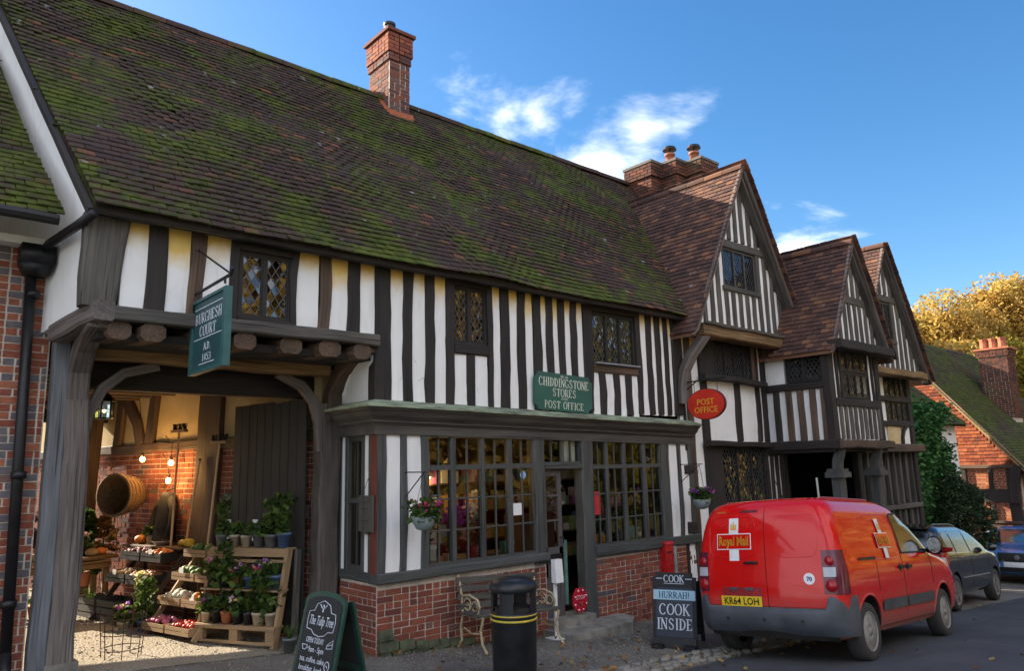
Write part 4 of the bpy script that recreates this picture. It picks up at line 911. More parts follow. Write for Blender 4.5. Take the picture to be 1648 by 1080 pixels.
stud(h1, 11.3, 11.78, -.4, 2.38, -.02, mat=OAK, name='wide_post'); leaded(h1, (0, -.03, 0), EX, -EY, [(11.81, 12.26), (12.3, 12.74), (12.78, 13.2)], .85, 2.34, .085, .14, single=False)
skirt(h1, [(11.3, -.03, -.8), (13.9, -.03, -.8), (13.9, -.03, .8), (11.3, -.03, .8)], (0, .2, 0), MORTAR, 'plinth')
rail(h1, 13.22, 13.95, 2.18, 2.4, 0, mat=OAK)
for i, x in enumerate((13.27, 13.46, 13.64, 13.82, 13.98)): stud(h1, x+.02, x+.11, .7, 2.2, 0); panel(h1, x-.07, x+.03, .7, 2.2, .01)
stud(h1, 10.6, 10.68, -.4, 2.6, .03); rail(h1, 10.66, 10.9, 1.9, 2.05); rail(h1, 10.66, 10.9, .9, 1.1)
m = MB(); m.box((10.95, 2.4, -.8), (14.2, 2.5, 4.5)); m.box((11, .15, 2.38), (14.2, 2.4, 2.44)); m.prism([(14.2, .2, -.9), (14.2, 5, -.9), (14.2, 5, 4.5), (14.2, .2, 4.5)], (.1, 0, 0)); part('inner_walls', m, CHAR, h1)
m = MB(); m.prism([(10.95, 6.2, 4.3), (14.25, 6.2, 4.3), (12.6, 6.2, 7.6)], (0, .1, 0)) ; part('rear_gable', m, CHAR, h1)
# grouped chimney shafts behind the first gable
cs = MB()
base = V((14.05, 2.3, 0)); qd = V((.42, -.40, 0))
q = MB(); q.box((13.75, 1.9, 5.3), (14.6, 2.7, 7.2)); cstk = part('chimney', q, MORTAR, h1)
for k in range(3):
    c = base+qd*(k-1); w, d = .30, .36; zt = 9.05+.02*k
    q = MB(); q.box((c.x-w+.01, c.y-d+.01, 7.2), (c.x+w-.01, c.y+d-.01, zt)); q.box((c.x-w-.07, c.y-d-.07, zt), (c.x+w+.07, c.y+d+.07, zt+.06)); q.box((c.x-w-.04, c.y-d-.04, zt-.32), (c.x+w+.04, c.y+d+.04, zt)); sh = part('chimney_shaft', q, MORTARD, cstk); o = q
    for (aa, bb, z0, z1) in ((w, d, 7.4, zt-.33), (w+.05, d+.05, zt-.32, zt-.02)):
        bm_ = MB()
        z = z0; r = 0
        while z < z1-.03:
            for (u_, ln, nx) in ((EX, aa, -EY), (EY, bb, -EX), (EX, aa, EY), (EY, bb, EX)):
                t = -ln-(.1 if r % 2 else 0); ot = bb if abs(nx.y) > .5 else aa
                while t < ln-.02:
                    a, b = max(t, -ln), min(t+.205, ln)
                    if b-a > .03: bm_.obox(c+u_*(a+b)/2+nx*(ot-.01+R(-.004, .004))+EZ*(z+.032), u_*(b-a-.01)/2, nx*.02, EZ*.03)
                    t += .215
            z += .075; r += 1
        part('brick_courses', bm_, BRICKD if aa == w else BRICKD, cstk, kind='stuff')
    if k:
        q = MB(); q.lathe([(.13, 0), (.11, .1), (.105, .28), (.125, .28), (.125, .33)], c+EZ*(zt+.04), seg=14); q2 = part('chimney_pot', q, TERRA, cstk, True)
        q = MB(); q.lathe([(.02, .33), (.02, .42), (.17, .43), (.14, .5), (.03, .54)], c+EZ*(zt+.04), seg=14); part('chimney_cowl', q, IRON, cstk)

# porch house
h2 = thing('gabled_house', 'middle gabled house whose jettied porch room stands on posts', 'house', (14.6, -.8, gz(14.6, -1)))
PX, PY = 13.5, -1.34
gable(h2, 14.66, PY-.03, 4.30, 1.04, 6.36, 1.8, None, None, 9, over=.15, collar=5.2, tile_single=60, seed=33, depth=4.6)
m = MB(); m.beam((13.4, PY-.2, 4.2), (15.75, PY-.2, 4.2), EZ, .18, .26, .008); part('jetty_beam', m, OAK, h2)
stud(h2, 13.48, 13.66, 2.4, 4.2, PY, .18, mat=OAK, name='corner_post'); stud(h2, 15.48, 15.62, 2.4, 4.2, PY, mat=OAK, name='corner_post')
rail(h2, 13.6, 15.5, 3.06, 3.22, PY, mat=OAK)
for i in range(9):
    a = 13.66+i*.202; stud(h2, a+.105, a+.2, 2.45, 3.07, PY, mat=OAKS, jit=.003); panel(h2, a, a+.11, 2.44, 3.08, PY+.01)
for a in (13.68, 13.83, 15.2, 15.35): panel(h2, a, a+.08, 3.21, 4.13, PY+.01); stud(h2, a+.075, a+.15, 3.21, 4.13, PY, mat=OAK, jit=.003)
leaded(h2, (0, PY, 0), EX, -EY, [(14.02, 14.27), (14.31, 14.56), (14.6, 14.85), (14.89, 15.14)], 3.27, 3.70, .08, .13, OAK, False); leaded(h2, (0, PY, 0), EX, -EY, [(14.02, 14.27), (14.31, 14.56), (14.6, 14.85), (14.89, 15.14)], 3.78, 4.13, .08, .13, OAK, False)
# left cheek of the porch room
def side_panel(y0, y1, z0, z1, mat): q = MB(); q.box((PX+.02, min(y0, y1), z0), (PX+.1, max(y0, y1), z1)); part('plaster_panel', q, mat, h2)
q = MB(); q.box((PX+.05, PY+.05, 2.42), (PX+.12, .0, 3.44)); part('plaster_panel', q, PLASTER, h2)
for y in (-.16, -.42, -.66, -.90, -1.12): m = MB(); m.beam((PX+.05, y-.06, 2.42), (PX+.05, y-.06, 3.42), EY, .115, .12, .004); part('stud', m, OAKB if y < -.3 else OAK, h2)
m = MB(); m.beam((PX+.04, -.02, 3.48), (PX+.04, PY+.1, 3.48), EZ, .14, .14, .005); part('rail', m, OAK, h2)
q = MB(); q.box((PX+.04, -.42, 3.56), (PX+.1, -.02, 4.2)); part('plaster_panel', q, PLASTER, h2)
leaded(h2, (PX+.02, 0, 0), -EY, -EX, [(.5, .8), (.86, 1.18)], 3.6, 4.16, .085, .13, OAK, False)
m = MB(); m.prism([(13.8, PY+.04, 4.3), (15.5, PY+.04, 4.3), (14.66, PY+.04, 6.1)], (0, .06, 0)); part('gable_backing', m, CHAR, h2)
m = MB(); m.beam((13.44, PY-.06, 2.36), (15.7, PY-.06, 2.34), EZ, .16, .2, .01); part('bressummer', m, OAKB, h2); m = MB(); m.beam((13.5, .0, 2.34), (13.5, PY-.1, 2.36), EZ, .18, .2, .008); part('bressummer', m, OAK, h2)
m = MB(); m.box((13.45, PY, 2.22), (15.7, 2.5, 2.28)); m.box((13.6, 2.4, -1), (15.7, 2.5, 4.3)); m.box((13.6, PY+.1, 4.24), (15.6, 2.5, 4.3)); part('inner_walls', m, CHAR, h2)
for x in (13.62, 15.2):
    m = MB(); m.beam((x, PY+.08, gz(x, PY)-.1), (x, PY+.08, 1.75), EX, .2, .2, .005); m.obox((x, PY+.08, 1.8), (.17, 0, 0), (0, .17, 0), (0, 0, .05)); m.obox((x, PY+.08, 1.88), (.14, 0, 0), (0, .14, 0), (0, 0, .03)); m.path([(x, PY+.08, 1.85), (x, PY+.06, 2.05), (x, PY-.02, 2.28)], EX, .16, .16); part('porch_post', m, FRM, h2)
stud(h2, 13.95, 14.08, -.7, 2.3, .4, mat=OAK); m = MB(); m.box((14.1, .45, -.8), (15.0, .5, 1.6)); part('porch_door', m, m_timber('porch_door_oak', (.02, .014, .01), (.07, .045, .03)), h2)
q = MB(); q.tube([(13.5, -.9, 1.75), (13.55, -.95, -.6)], .02, 6); part('water_pipe', q, CREAMP, h2)

# third gable
h3 = thing('gabled_house', 'farthest of the three gables, with dark windows beside the ivy', 'house', (17.2, -.7, gz(17.2, -.7)))
TY = -.72
gable(h3, 17.25, -.96, 4.05, 1.5, 6.86, 1.69, None, (16.88, 17.6, 4.75, 5.55, 2), 11, over=.15, seed=47, depth=4.6, mat=TILE2)
m = MB(); m.beam((15.7, -1.0, 3.95), (18.85, -1.0, 3.95), EZ, .16, .3, .01); part('jetty_beam', m, GLOW, h3)
for x0, x1 in ((15.62, 15.8), (18.55, 18.75)): stud(h3, x0, x1, -.9, 3.95, TY, mat=OAK, name='corner_post')
for a, b in ((3.34, 3.46), (2.78, 2.9)): rail(h3, 15.7, 18.7, a, b, TY, .2, .05, OAK)
rail(h3, 15.65, 18.8, 2.2, 2.38, TY-.1, .3, .1, OAKB, name='jetty_beam'); rail(h3, 15.7, 18.7, .95, 1.05, TY, .2, .05, OAKS); rail(h3, 15.7, 18.7, .0, .12, TY, .24, .1, OAKS)
WL = [(17.42+i*.29, 17.68+i*.29) for i in range(4)]
leaded(h3, (0, TY, 0), EX, -EY, WL, 3.48, 3.92, .09, .14, OAK, False); leaded(h3, (0, TY, 0), EX, -EY, WL, 2.92, 3.32, .09, .14, OAK, False)
panel(h3, 15.75, 17.4, 2.38, 3.9, TY+.02); panel(h3, 17.3, 18.05, 2.36, 2.8, TY+.0, 0, 0, CREAM); panel(h3, 18.1, 18.5, 2.36, 2.8, TY)
m = MB(); m.path([(18.0, TY-.03, 2.38), (18.02, TY-.03, 2.55), (18.12, TY-.03, 2.7), (18.3, TY-.03, 2.8)], EY, .08, .06); part('brace', m, OAK, h3)
for i in range(9): stud(h3, 15.85+i*.33, 15.95+i*.33, -.9, 2.2, TY+.05, mat=OAKS)
leaded(h3, (0, TY+.1, 0), EX, -EY, [(15.96+i*.33, 16.16+i*.33) for i in range(8)], 1.1, 2.15, .085, .14, OAK, False)
skirt(h3, [(15.7, TY+.12, -1), (18.7, TY+.12, -1), (18.7, TY+.12, 1), (15.7, TY+.12, 1)], (0, .1, 0), CHAR, 'plinth')
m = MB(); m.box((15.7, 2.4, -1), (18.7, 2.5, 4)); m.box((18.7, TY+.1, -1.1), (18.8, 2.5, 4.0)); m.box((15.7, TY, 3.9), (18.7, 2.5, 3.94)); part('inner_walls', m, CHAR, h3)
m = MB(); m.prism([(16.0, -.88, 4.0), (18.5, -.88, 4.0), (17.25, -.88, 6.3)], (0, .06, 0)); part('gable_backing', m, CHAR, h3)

# ivy-clad white cottage
h4 = thing('white_cottage', 'small white cottage half covered in ivy beyond the third gable', 'cottage', (22.4, 1.5, gz(22.4, 1)))
m = MB(); m.box((20.3, .55, -1.4), (25.3, 4.2, 3.05)); part('wall', m, PLASTER, h4); m = MB(); m.prism([(20, .3, 2.95), (25.5, .3, 2.95), (25.5, 2.5, 5.0), (20, 2.5, 5.0)], (0, 0, .08)); m.prism([(20, 4.6, 2.95), (20, 2.5, 5), (25.5, 2.5, 5), (25.5, 4.6, 2.95)], (0, 0, .08)); r4 = part('roof', m, TILE3, h4)
tiled(r4, (20, .24, 3.0), EX, V((0, 2.25, 2.05)), 5.5, 3.1, TILE3, None, 0, seed=8, moss=300)
q = MB(); q.box((24.1, .48, 1.6), (24.2, .55, 2.5)); part('window_frame', q, OAK, h4)
def leafcloud(pts, n, size, spread, tone=None, nrm=None, mb=None, flat=.5):
    mb = mb or MB()
    for _ in range(n):
        c = V(random.choice(pts)); c = c+V((random.gauss(0, spread[0]), random.gauss(0, spread[1]), random.gauss(0, spread[2]))); s = size*R(.6, 1.3)
        a = V((R(-1, 1), R(-1, 1), R(-1, 1)*flat)).normalized(); b = a.cross(V((R(-1, 1), R(-1, 1), R(-1, 1)))).normalized(); mb.quad(c, a*s, b*s*.6)
    return mb
iv = thing('ivy_creeper', 'dense dark green ivy covering the front of the white cottage', 'ivy', (21.5, .1, gz(21.5, 0)))
q = MB(); ps = []
for _ in range(520):
    x = R(20.0, 23.4); z = R(-1, 3.4)
    if x > 22.9 and noise.noise(V((x*2, z*2, 0))) < .0: continue
    ps.append((x, R(.15, .47)-.25*max(0, noise.noise(V((x, z, 2)))), z))
leafcloud(ps, 26000, .05, (.12, .1, .14), mb=q); part('foliage', q, L_IVY, iv)
q = MB(); q.tube([(20.8, .4, -1.3), (20.9, .43, .5), (20.6, .45, 2.2)], .05, 6); q.tube([(22.6, .4, -1.3), (22.5, .45, 1.2), (22.9, .45, 2.6)], .05, 6); part('stem', q, BARK, iv)

# tile-hung cottage at the bend
h5 = thing('tile_hung_cottage', 'orange tile-hung cottage gable with mossy roof at the bend of the road', 'cottage', (28, 2.6, gz(28, 2)))
GX = 27.; yr, zr = 3.1, 6.4; s5 = 1.245
def c5(y): return zr-abs(y-yr)*s5
m = MB(); m.prism([(GX+.1, -.5, -1.8), (GX+.1, 6.5, -1.8), (GX+.1, 6.5, 2.2), (GX+.1, yr, zr-.1), (GX+.1, -.5, 1.85)], (.2, 0, 0), .5); m.box((GX+.3, -.35, -1.8), (GX+9, -.2, 1.95)); m.box((GX+9, -.35, -1.8), (GX+9.1, 6.4, 4)); w5 = part('wall', m, MORTAR, h5)
bricks(w5, (GX+.1, 3.2, -1.7), -EY, 3.7, 3.45, -EX, BRICKO, 0, bl=.22, bh=.07); bricks(w5, (GX+.2, -.36, -1.8), EX, 8.7, 3.6, -EY, BRICKO)
tiled(w5, (GX+.06, 3.1, 1.78), -EY, EZ, 3.7, 4.6, TILER, lambda p, a, b: p.z < c5(p.y)-.12 and p.y < 3.1, 0, gauge=.11, wob=.02, name='hanging_tile')
for y, z0, z1, w in ((-.3, -1.6, 1.75, .3), (.28, .6, 1.75, .12), (1.03, .2, 1.75, .14), (.3, -.6, .55, .1)):
    m = MB(); m.beam((GX+.05, y, z0), (GX+.05, y, z1), EY, w, .12, .01); part('stud', m, OAK, h5)
for z in (1.72, .02, -.12):
    m = MB(); m.beam((GX+.03, -.45, z), (GX+.03, 2.4, z), EZ, .12 if z > 1 else .08, .14, .008); part('rail', m, OAKB, h5)
m = MB(); m.path([(GX-.05, -.35, .6), (GX-.1, -.4, 1.2), (GX-.2, -.55, 1.75)], EX, .25, .2); part('bracket', m, OAK, h5)
q = MB(); q.box((GX-.02, -.3, .62), (GX+.02, .72, 1.02)); part('dark_name_board', q, plain('dark_board', (.02, .018, .018), .7), h5)
tx = MB()
m = MB(); m.prism([(GX-.15, -.85, c5(-.85)-.02), (GX-.15, yr, zr), (GX+9.2, yr, zr), (GX+9.2, -.85, c5(-.85)-.02)], (0, 0, -.1), .5); m.prism([(GX-.15, 6.9, c5(6.9)), (GX+9.2, 6.9, c5(6.9)), (GX+9.2, yr, zr), (GX-.15, yr, zr)], (0, 0, -.1)); r5 = part('roof', m, TILE3, h5)
tiled(r5, (GX-.15, -.88, c5(-.88)), EX, V((0, 1, s5)), 9.3, 6.4, TILE3, lambda p, a, b: not (31.4 < p.x < 32.5 and .5 < p.y < 1.55), 0, seed=61, moss=500, gauge=.115, tw=.18)
m = MB(); m.beam((GX-.2, -.9, c5(-.9)+.0), (GX-.2, yr, zr+.0), V((0, s5, -1)).cross(EX).cross(EX), .12, .05, .004); part('bargeboard', m, PALE, h5)
q = MB(); q.box((31.51, .57, 3.0), (32.39, 1.49, 5.95)); c5_ = part('chimney', q, MORTAR, h5)
stack(c5_, 31.5, 32.4, .55, 1.5, 3.4, 5.7, BRICKD); stack(c5_, 31.45, 32.45, .5, 1.55, 5.7, 5.95, BRICKD); q = MB(); q.box((31.4, .45, 5.95), (32.5, 1.6, 6.02)); part('capping', q, TERRA, c5_)
for i in range(3):
    q = MB(); q.lathe([(.15, 0), (.13, .25), (.15, .38)], (31.75, .72+i*.3, 6.02), seg=10); part('chimney_pot', q, TERRA, c5_)

# ------------------------------------------------------------------ trees
def tree(name, label, x, y, h, rad, leaf, n, size, group=None, trunk_h=.4, base=None, gaps=.5, zs=1.0, asym=1., tone=(0, 1)):
    z0 = gz(x, y)-.2 if base is None else base; t = thing(name, label, 'tree', (x, y, z0), group)
    m = MB(); top = V((x, y, z0+h*.8)); m.tube([(x, y, z0), (x+R(-.1, .1), y, z0+h*trunk_h*.5), (x+R(-.2, .2), y+R(-.2, .2), z0+h*trunk_h), top], rad*.09, 8, rad*.02)
    lobes = []
    for k in range(26):
        a = R(0, 2*pi); rr = rad*sqrt(R(.02, 1))*.86; f = R(0, 1); hz = z0+h*(trunk_h*.8+(1-trunk_h*.8)*f); e = sqrt(max(.1, 1-(abs(f-.42)/.62)**2)); c = V((x+rr*e*cos(a)*asym, y+rr*e*sin(a), hz-rad*.18)); lobes.append((c, rad*R(.22, .42)))
        b0 = V((x, y, z0+h*(trunk_h*.5+.35*f))); m.tube([b0, (b0+c)/2+V((R(-.1, .1), R(-.1, .1), .1))*rad, c], rad*.022, 5, rad*.006)
        for _ in range(3):
            e2 = c+V((R(-1, 1), R(-1, 1), R(-.2, 1)))*rad*.42; m.tube([c, (c+e2)/2+V((0, 0, .05*rad)), e2], rad*.008, 4, rad*.002)
    part('trunk', m, BARK, t, True); q = MB()
    for _ in range(n):
        c, r = random.choice(lobes); d = V((random.gauss(0, 1), random.gauss(0, 1), random.gauss(0, .8))).normalized(); k = R(.35, 1)**.5; p = c+d*r*k*1.05
        if noise.noise(p*(1.6/rad*3)) < -.62+gaps*.45: continue
        s = size*R(.5, 1.25); a = V((R(-1, 1), R(-1, 1), R(-.7, .7))).normalized(); b = a.cross(V((R(-1, 1), R(-1, 1), R(-1, 1)))).normalized(); tn = min(1, max(0, .5+.45*noise.noise(p*.6)+R(-.3, .3))); q.quad(p, a*s, b*s*.6, tone[0]+(tone[1]-tone[0])*tn)
    part('crown', q, leaf, t); return t
GRP = 'autumn trees beyond the cottages'
for i, (x, y, h, r, lf_, n, sz, lab) in enumerate((
    (45, 8.3, 13.0, 4.2, L_GOLD, 42000, .08, 'thin-topped golden tree just right of the third gable, twigs against the sky'),
    (47, 7.0, 12.6, 4.6, L_GOLD, 70000, .085, 'broad golden tree rising directly behind the far cottage chimney'),
    (52, 6.6, 14.2, 5.2, L_GOLD, 70000, .09, 'tall orange-gold tree right of the far chimney, partly bare at the top'),
    (41, 4.2, 8.6, 2.4, L_GREEN, 26000, .075, 'green bushy tree to the right of the far chimney'),
    (57, 12.5, 14, 5.4, L_GOLD, 45000, .095, 'golden tree mostly hidden behind the third gable'),
    (47, 4.4, 10.5, 3.6, L_OLIVE, 30000, .085, 'yellow-green tree at the right edge beyond the road'))):
    tree('autumn_tree', lab, x, y, h, r, lf_, n, sz, GRP, .3)
# churchyard trees across the street: they stand behind the camera and show in the windows and the van's paint
for i, (x, y, h, r, lf_) in enumerate(((2, -24, 8, 4.2, L_OLIVE), (12.5, -17.5, 12, 4.4, L_GOLD), (20.5, -18, 12.5, 4.6, L_GOLD), (28.5, -17.5, 11.5, 4.6, L_OLIVE), (35.5, -16.5, 15, 5.0, L_GOLD), (-8, -25, 8, 4.2, L_GREEN), (43, -15, 15, 5.0, L_GOLD), (51, -14, 16, 5.4, L_OLIVE), (60, -13, 16, 5.6, L_GOLD))):
    tree('churchyard_tree', ['low yellow-green tree across the street, opposite the carriage arch', 'tall golden tree across the street, opposite the shop door', 'tall golden tree across the street, opposite the red van', 'tall yellow-green tree across the street, opposite the gables', 'very tall golden tree across the street, opposite the ivy-clad cottage', 'green tree across the street, opposite the brick house', 'very tall golden tree across the street, beyond the blue car', 'very tall yellow-green tree across the street, past the bend', 'farthest tall golden tree across the street'][i], x, y, h, r, lf_, 5200, .3, 'trees across the street', .22)
bu = thing('evergreen_bush', 'dense dark evergreen bush in front of the ivy-clad cottage', 'bush', (22.7, .1, gz(22.7, .1)))
q = MB()
for _ in range(34000):
    d = V((random.gauss(0, 1), random.gauss(0, 1), random.gauss(0, 1))).normalized(); k = R(.55, 1)**.4
    p = V((22.7, .12, .05))+V((d.x*1.75, d.y*.95, d.z*1.62))*k*(1+.22*noise.noise(d*2.5)+.1*noise.noise(d*6))
    if p.z < gz(21, 0)-.1 or noise.noise(p*2.2) < -.35: continue
    s = R(.018, .045); a = V((R(-1, 1), R(-1, 1), R(-.6, .8))).normalized(); b = a.cross(V((R(-1, 1), R(-1, 1), 1))).normalized(); q.quad(p, a*s, b*s*.5)
part('foliage', q, L_DARK, bu)
q = MB()
for k in range(9): a = R(0, 6.3); q.tube([(22.7, .1, -1.3), (22.7+.4*cos(a), .1+.3*sin(a), -.3), (22.7+1.1*cos(a), .1+.6*sin(a), .6)], .03, 5)
part('stem', q, BARK, bu)
# ------------------------------------------------------------------ vehicles
def plan(lv, n_side=18, n_end=8, n_c=6):
    """outline of one height level, going round from the rear's right corner"""
    z, xr, xf, w, rr, rf = lv; p = []
    for i in range(n_end+1): t = -1+2*i/n_end; p.append((xr+.03*t*t, t*(w-rr)))               # rear, right to left
    for i in range(1, n_c+1): a = pi/2*i/n_c; p.append((xr+.03+rr-rr*cos(a), w-rr+rr*sin(a)))
    for i in range(1, n_side+1): t = i/n_side; p.append((xr+.03+rr+(xf-rf-xr-rr-.03)*t, w))
    for i in range(1, n_c+1): a = pi/2*i/n_c; p.append((xf-rf+rf*sin(a), w-rf+rf*cos(a)) if rf <= w else (xf-rf+rf*sin(a), (w)*cos(a)))
    lx = p[-1][0]
    wl = p[-1][1]
    for i in range(1, n_end+1): t = 1-2*i/n_end; p.append((lx+.10*w*(1-t*t), wl*t))
    k = len(p); return p, z
def mirror_y(p): return [(x, -y) for x, y in p]
def body_mesh(levels, arches, wheel_z, ar, mat, hw=1.0):
    m = MB(); loops = []
    for lv in levels:
        half, z = plan(lv); n_end = 8
        rear = half[:n_end+1]; rest = half[n_end+1:]
        # rest: corner, side, front corner (left), front (left to right); mirror the left flank for the right
        n_c, n_s = 6, 18; flank = rest[:n_c+n_s+n_c]; front = rest[n_c+n_s+n_c:-1]
        loop = rear+flank+front+[(x, -y) for x, y in reversed(flank)]
        loops.append([(x, y, z) for x, y in loop])
    n = len(loops[0])
    for lp in loops: m.v += lp
    for i in range(len(loops)-1):
        for j in range(n): a = i*n+j; b = i*n+(j+1) % n; m.f.append((a, b, b+n, a+n) if False else (a+n, b+n, b, a)); m.t.append(.5)
    m.f.append(tuple(range(n))); m.f.append(tuple((len(loops)-1)*n+j for j in range(n))[::-1]); m.t += [.5, .5]
    me = m.mesh('body', mat); bm = bmesh.new(); bm.from_mesh(me); bmesh.ops.recalc_face_normals(bm, faces=bm.faces); bm.to_mesh(me); bm.free()
    o = bpy.data.objects.new('body', me); col.objects.link(o)
    if arches:
        cuts = []
        for ax in arches:
            c = MB(); c.lathe([(ar, -3), (ar, 3)], (ax, 0, wheel_z), 'y', 36); cm_ = c.mesh('cut', CHAR); bm = bmesh.new(); bm.from_mesh(cm_); bmesh.ops.recalc_face_normals(bm, faces=bm.faces); bm.to_mesh(cm_); bm.free(); co = bpy.data.objects.new('cut', cm_); col.objects.link(co); cuts.append(co)
            md = o.modifiers.new('b', 'BOOLEAN'); md.operation = 'DIFFERENCE'; md.object = co; md.solver = 'EXACT'
            try: md.material_mode = 'TRANSFER'
            except Exception: pass
        dg = bpy.context.evaluated_depsgraph_get(); dg.update(); me2 = bpy.data.meshes.new_from_object(o.evaluated_get(dg)); o.modifiers.clear(); o.data = me2
        for c in cuts: bpy.data.objects.remove(c)
    me = o.data; me.polygons.foreach_set('use_smooth', [True]*len(me.polygons))
    try: me.set_sharp_from_angle(angle=radians(32))
    except Exception: pass
    bm = bmesh.new(); bm.from_mesh(me); bv = BVHTree.FromBMesh(bm); bm.free(); return o, bv
class Skin:
    def __init__(s, bv): s.bv = bv
    def hit(s, p, d):
        h = s.bv.ray_cast(V(p), V(d)); return (h[0], h[1]) if h[0] else (V(p)+V(d)*2, -V(d))
    def grid(s, rows, d, eps=.004, tone=.5, mb=None):
        mb = mb or MB(); o = len(mb.v); w = len(rows[0])
        for r in rows:
            for p in r: q, n = s.hit(p, d); n = -V(d) if n.dot(V(d)) > 0 else n; mb.v.append(tuple(q+n*eps))
        for i in range(len(rows)-1):
            for j in range(w-1): a = o+i*w+j; mb.f.append((a, a+1, a+w+1, a+w)); mb.t.append(tone)
        return mb
    def side(s, x0, x1, zb, zt, sg=-1, eps=.004, n=10, k=6, mb=None):      # patch on a flank between two height curves
        f = lambda z, x: z(x) if callable(z) else z
        return s.grid([[(x0+(x1-x0)*j/n, sg*3, f(zb, x0+(x1-x0)*j/n)+(f(zt, x0+(x1-x0)*j/n)-f(zb, x0+(x1-x0)*j/n))*i/k) for j in range(n+1)] for i in range(k+1)], (0, -sg, 0), eps, mb=mb)
    def rear(s, y0, y1, z0, z1, eps=.004, n=8, k=6, front=False, mb=None):
        X = 9 if front else -3
        return s.grid([[(X, y0+(y1-y0)*j/n, z0+(z1-z0)*i/k) for j in range(n+1)] for i in range(k+1)], (-1, 0, 0) if front else (1, 0, 0), eps, mb=mb)
    def wrap(s, mb, d, eps):       # lay lettering on the skin
        out = []; lo = None
        for p in mb.v:
            q, n = s.hit(V(p)-V(d)*3, d); n = -V(d) if n.dot(V(d)) > 0 else n; out.append(tuple(q+n*(eps)))
        mb.v = out; return mb
    def line(s, pts, d, r, eps=0, mb=None):
        mb = mb or MB(); P_ = []
        for p in pts: q, n = s.hit(p, d); P_.append(q+(-V(d))*eps)
        mb.tube(P_, r, 6); return mb
def wheel(parent, x, y, z, r, w, sg, rim='steel'):
    t = MB(); t.lathe([(r*.66, -w/2+.01), (r*.8, -w/2), (r*.95, -w/2+.012), (r, -w/2+.05), (r, w/2-.05), (r*.95, w/2-.012), (r*.8, w/2), (r*.66, w/2-.01)], (x, y, z), 'y', 36, cap=False)
    wh = part('wheel', t, RUB, parent, True); q = MB(); yo = y+sg*(w/2-.02)
    if rim == 'steel':
        q.lathe([(r*.68, 0), (r*.66, sg*.014), (r*.63, sg*.012), (r*.60, -sg*.05), (r*.54, -sg*.055), (r*.40, -sg*.02), (r*.33, sg*.004), (r*.2, sg*.006), (r*.17, -sg*.01), (r*.13, -sg*.01), (r*.12, sg*.018), (.001, sg*.02)], (x, yo, z), 'y', 30); part('rim', q, STEEL, wh, True)
        q = MB()
        for i in range(8): a = 2*pi*i/8; q.obox((x+r*.47*cos(a), yo-sg*.034, z+r*.47*sin(a)), (r*.06*cos(a), 0, r*.06*sin(a)), (0, .012, 0), (-r*.075*sin(a), 0, r*.075*cos(a)))
        part('rim_holes', q, CHAR, wh, kind='stuff')
    else:
        q.lathe([(r*.68, 0), (r*.66, sg*.014), (r*.58, sg*.0), (r*.57, -sg*.06), (.001, -sg*.06)], (x, yo, z), 'y', 30); part('rim', q, CHAR, wh, True); q = MB(); q.lathe([(r*.68, sg*.004), (r*.66, sg*.018), (r*.58, sg*.006), (r*.58, -sg*.02)], (x, yo, z), 'y', 30); q.lathe([(r*.15, sg*.015), (.001, sg*.018)], (x, yo, z), 'y', 16)
        for i in range(5):
            a = 2*pi*i/5+.3; d = V((cos(a), 0, sin(a))); s_ = V((-sin(a), 0, cos(a))); c = V((x, yo, z)); q.hexa([c+d*r*.1-s_*r*.07, c+d*r*.6-s_*r*.11, c+d*r*.6+s_*r*.11, c+d*r*.1+s_*r*.07], [p+V((0, sg*.014, 0)) for p in (c+d*r*.1-s_*r*.07, c+d*r*.6-s_*r*.11, c+d*r*.6+s_*r*.11, c+d*r*.1+s_*r*.07)])
        part('spokes', q, ALU, wh)
    return wh
def pose(e, xyz, yaw, pit, rol):
    yaw, pit, rol = map(radians, (yaw, pit, rol)); f = V((cos(yaw)*cos(pit), sin(yaw)*cos(pit), sin(pit))); l0 = V((-sin(yaw), cos(yaw), 0)); u0 = f.cross(l0); l = l0*cos(rol)+u0*sin(rol); u = f.cross(l)
    e.matrix_world = bas(f, l, u, V(xyz))
def adopt(o, parent, name): o.parent = parent; o.name = name; return o

# --- red mail van
van = thing('delivery_van', 'red mail van parked at the kerb, rear doors towards us, dusty lower sides', 'van', (0, 0, 0), local=True)
LV = [(.27, .12, 4.15, .80, .16, .3), (.36, .06, 4.30, .86, .16, .34), (.5, .03, 4.36, .885, .16, .36), (.66, .03, 4.36, .90, .15, .36), (.82, .035, 4.30, .905, .15, .36), (.95, .045, 4.16, .905, .15, .38), (1.02, .05, 3.96, .90, .15, .4), (1.07, .055, 3.62, .892, .15, .4), (1.13, .06, 3.36, .885, .15, .3), (1.28, .08, 3.10, .862, .15, .25), (1.44, .105, 2.86, .832, .16, .25), (1.58, .14, 2.62, .795, .17, .25), (1.68, .18, 2.42, .755, .18, .25), (1.745, .225, 2.24, .70, .2, .25), (1.785, .30, 2.06, .61, .22, .25), (1.805, .45, 1.85, .46, .24, .25), (1.812, .7, 1.6, .25, .2, .2)]
bo, bv = body_mesh(LV, (.75, 3.48), .31, .385, VANRED); adopt(bo, van, 'body'); S = Skin(bv)
for x, y in ((.75, -.78), (.75, .78), (3.48, -.79), (3.48, .79)): wheel(van, x, y, .31, .315, .195, -1 if y < 0 else 1)
YS = -.055
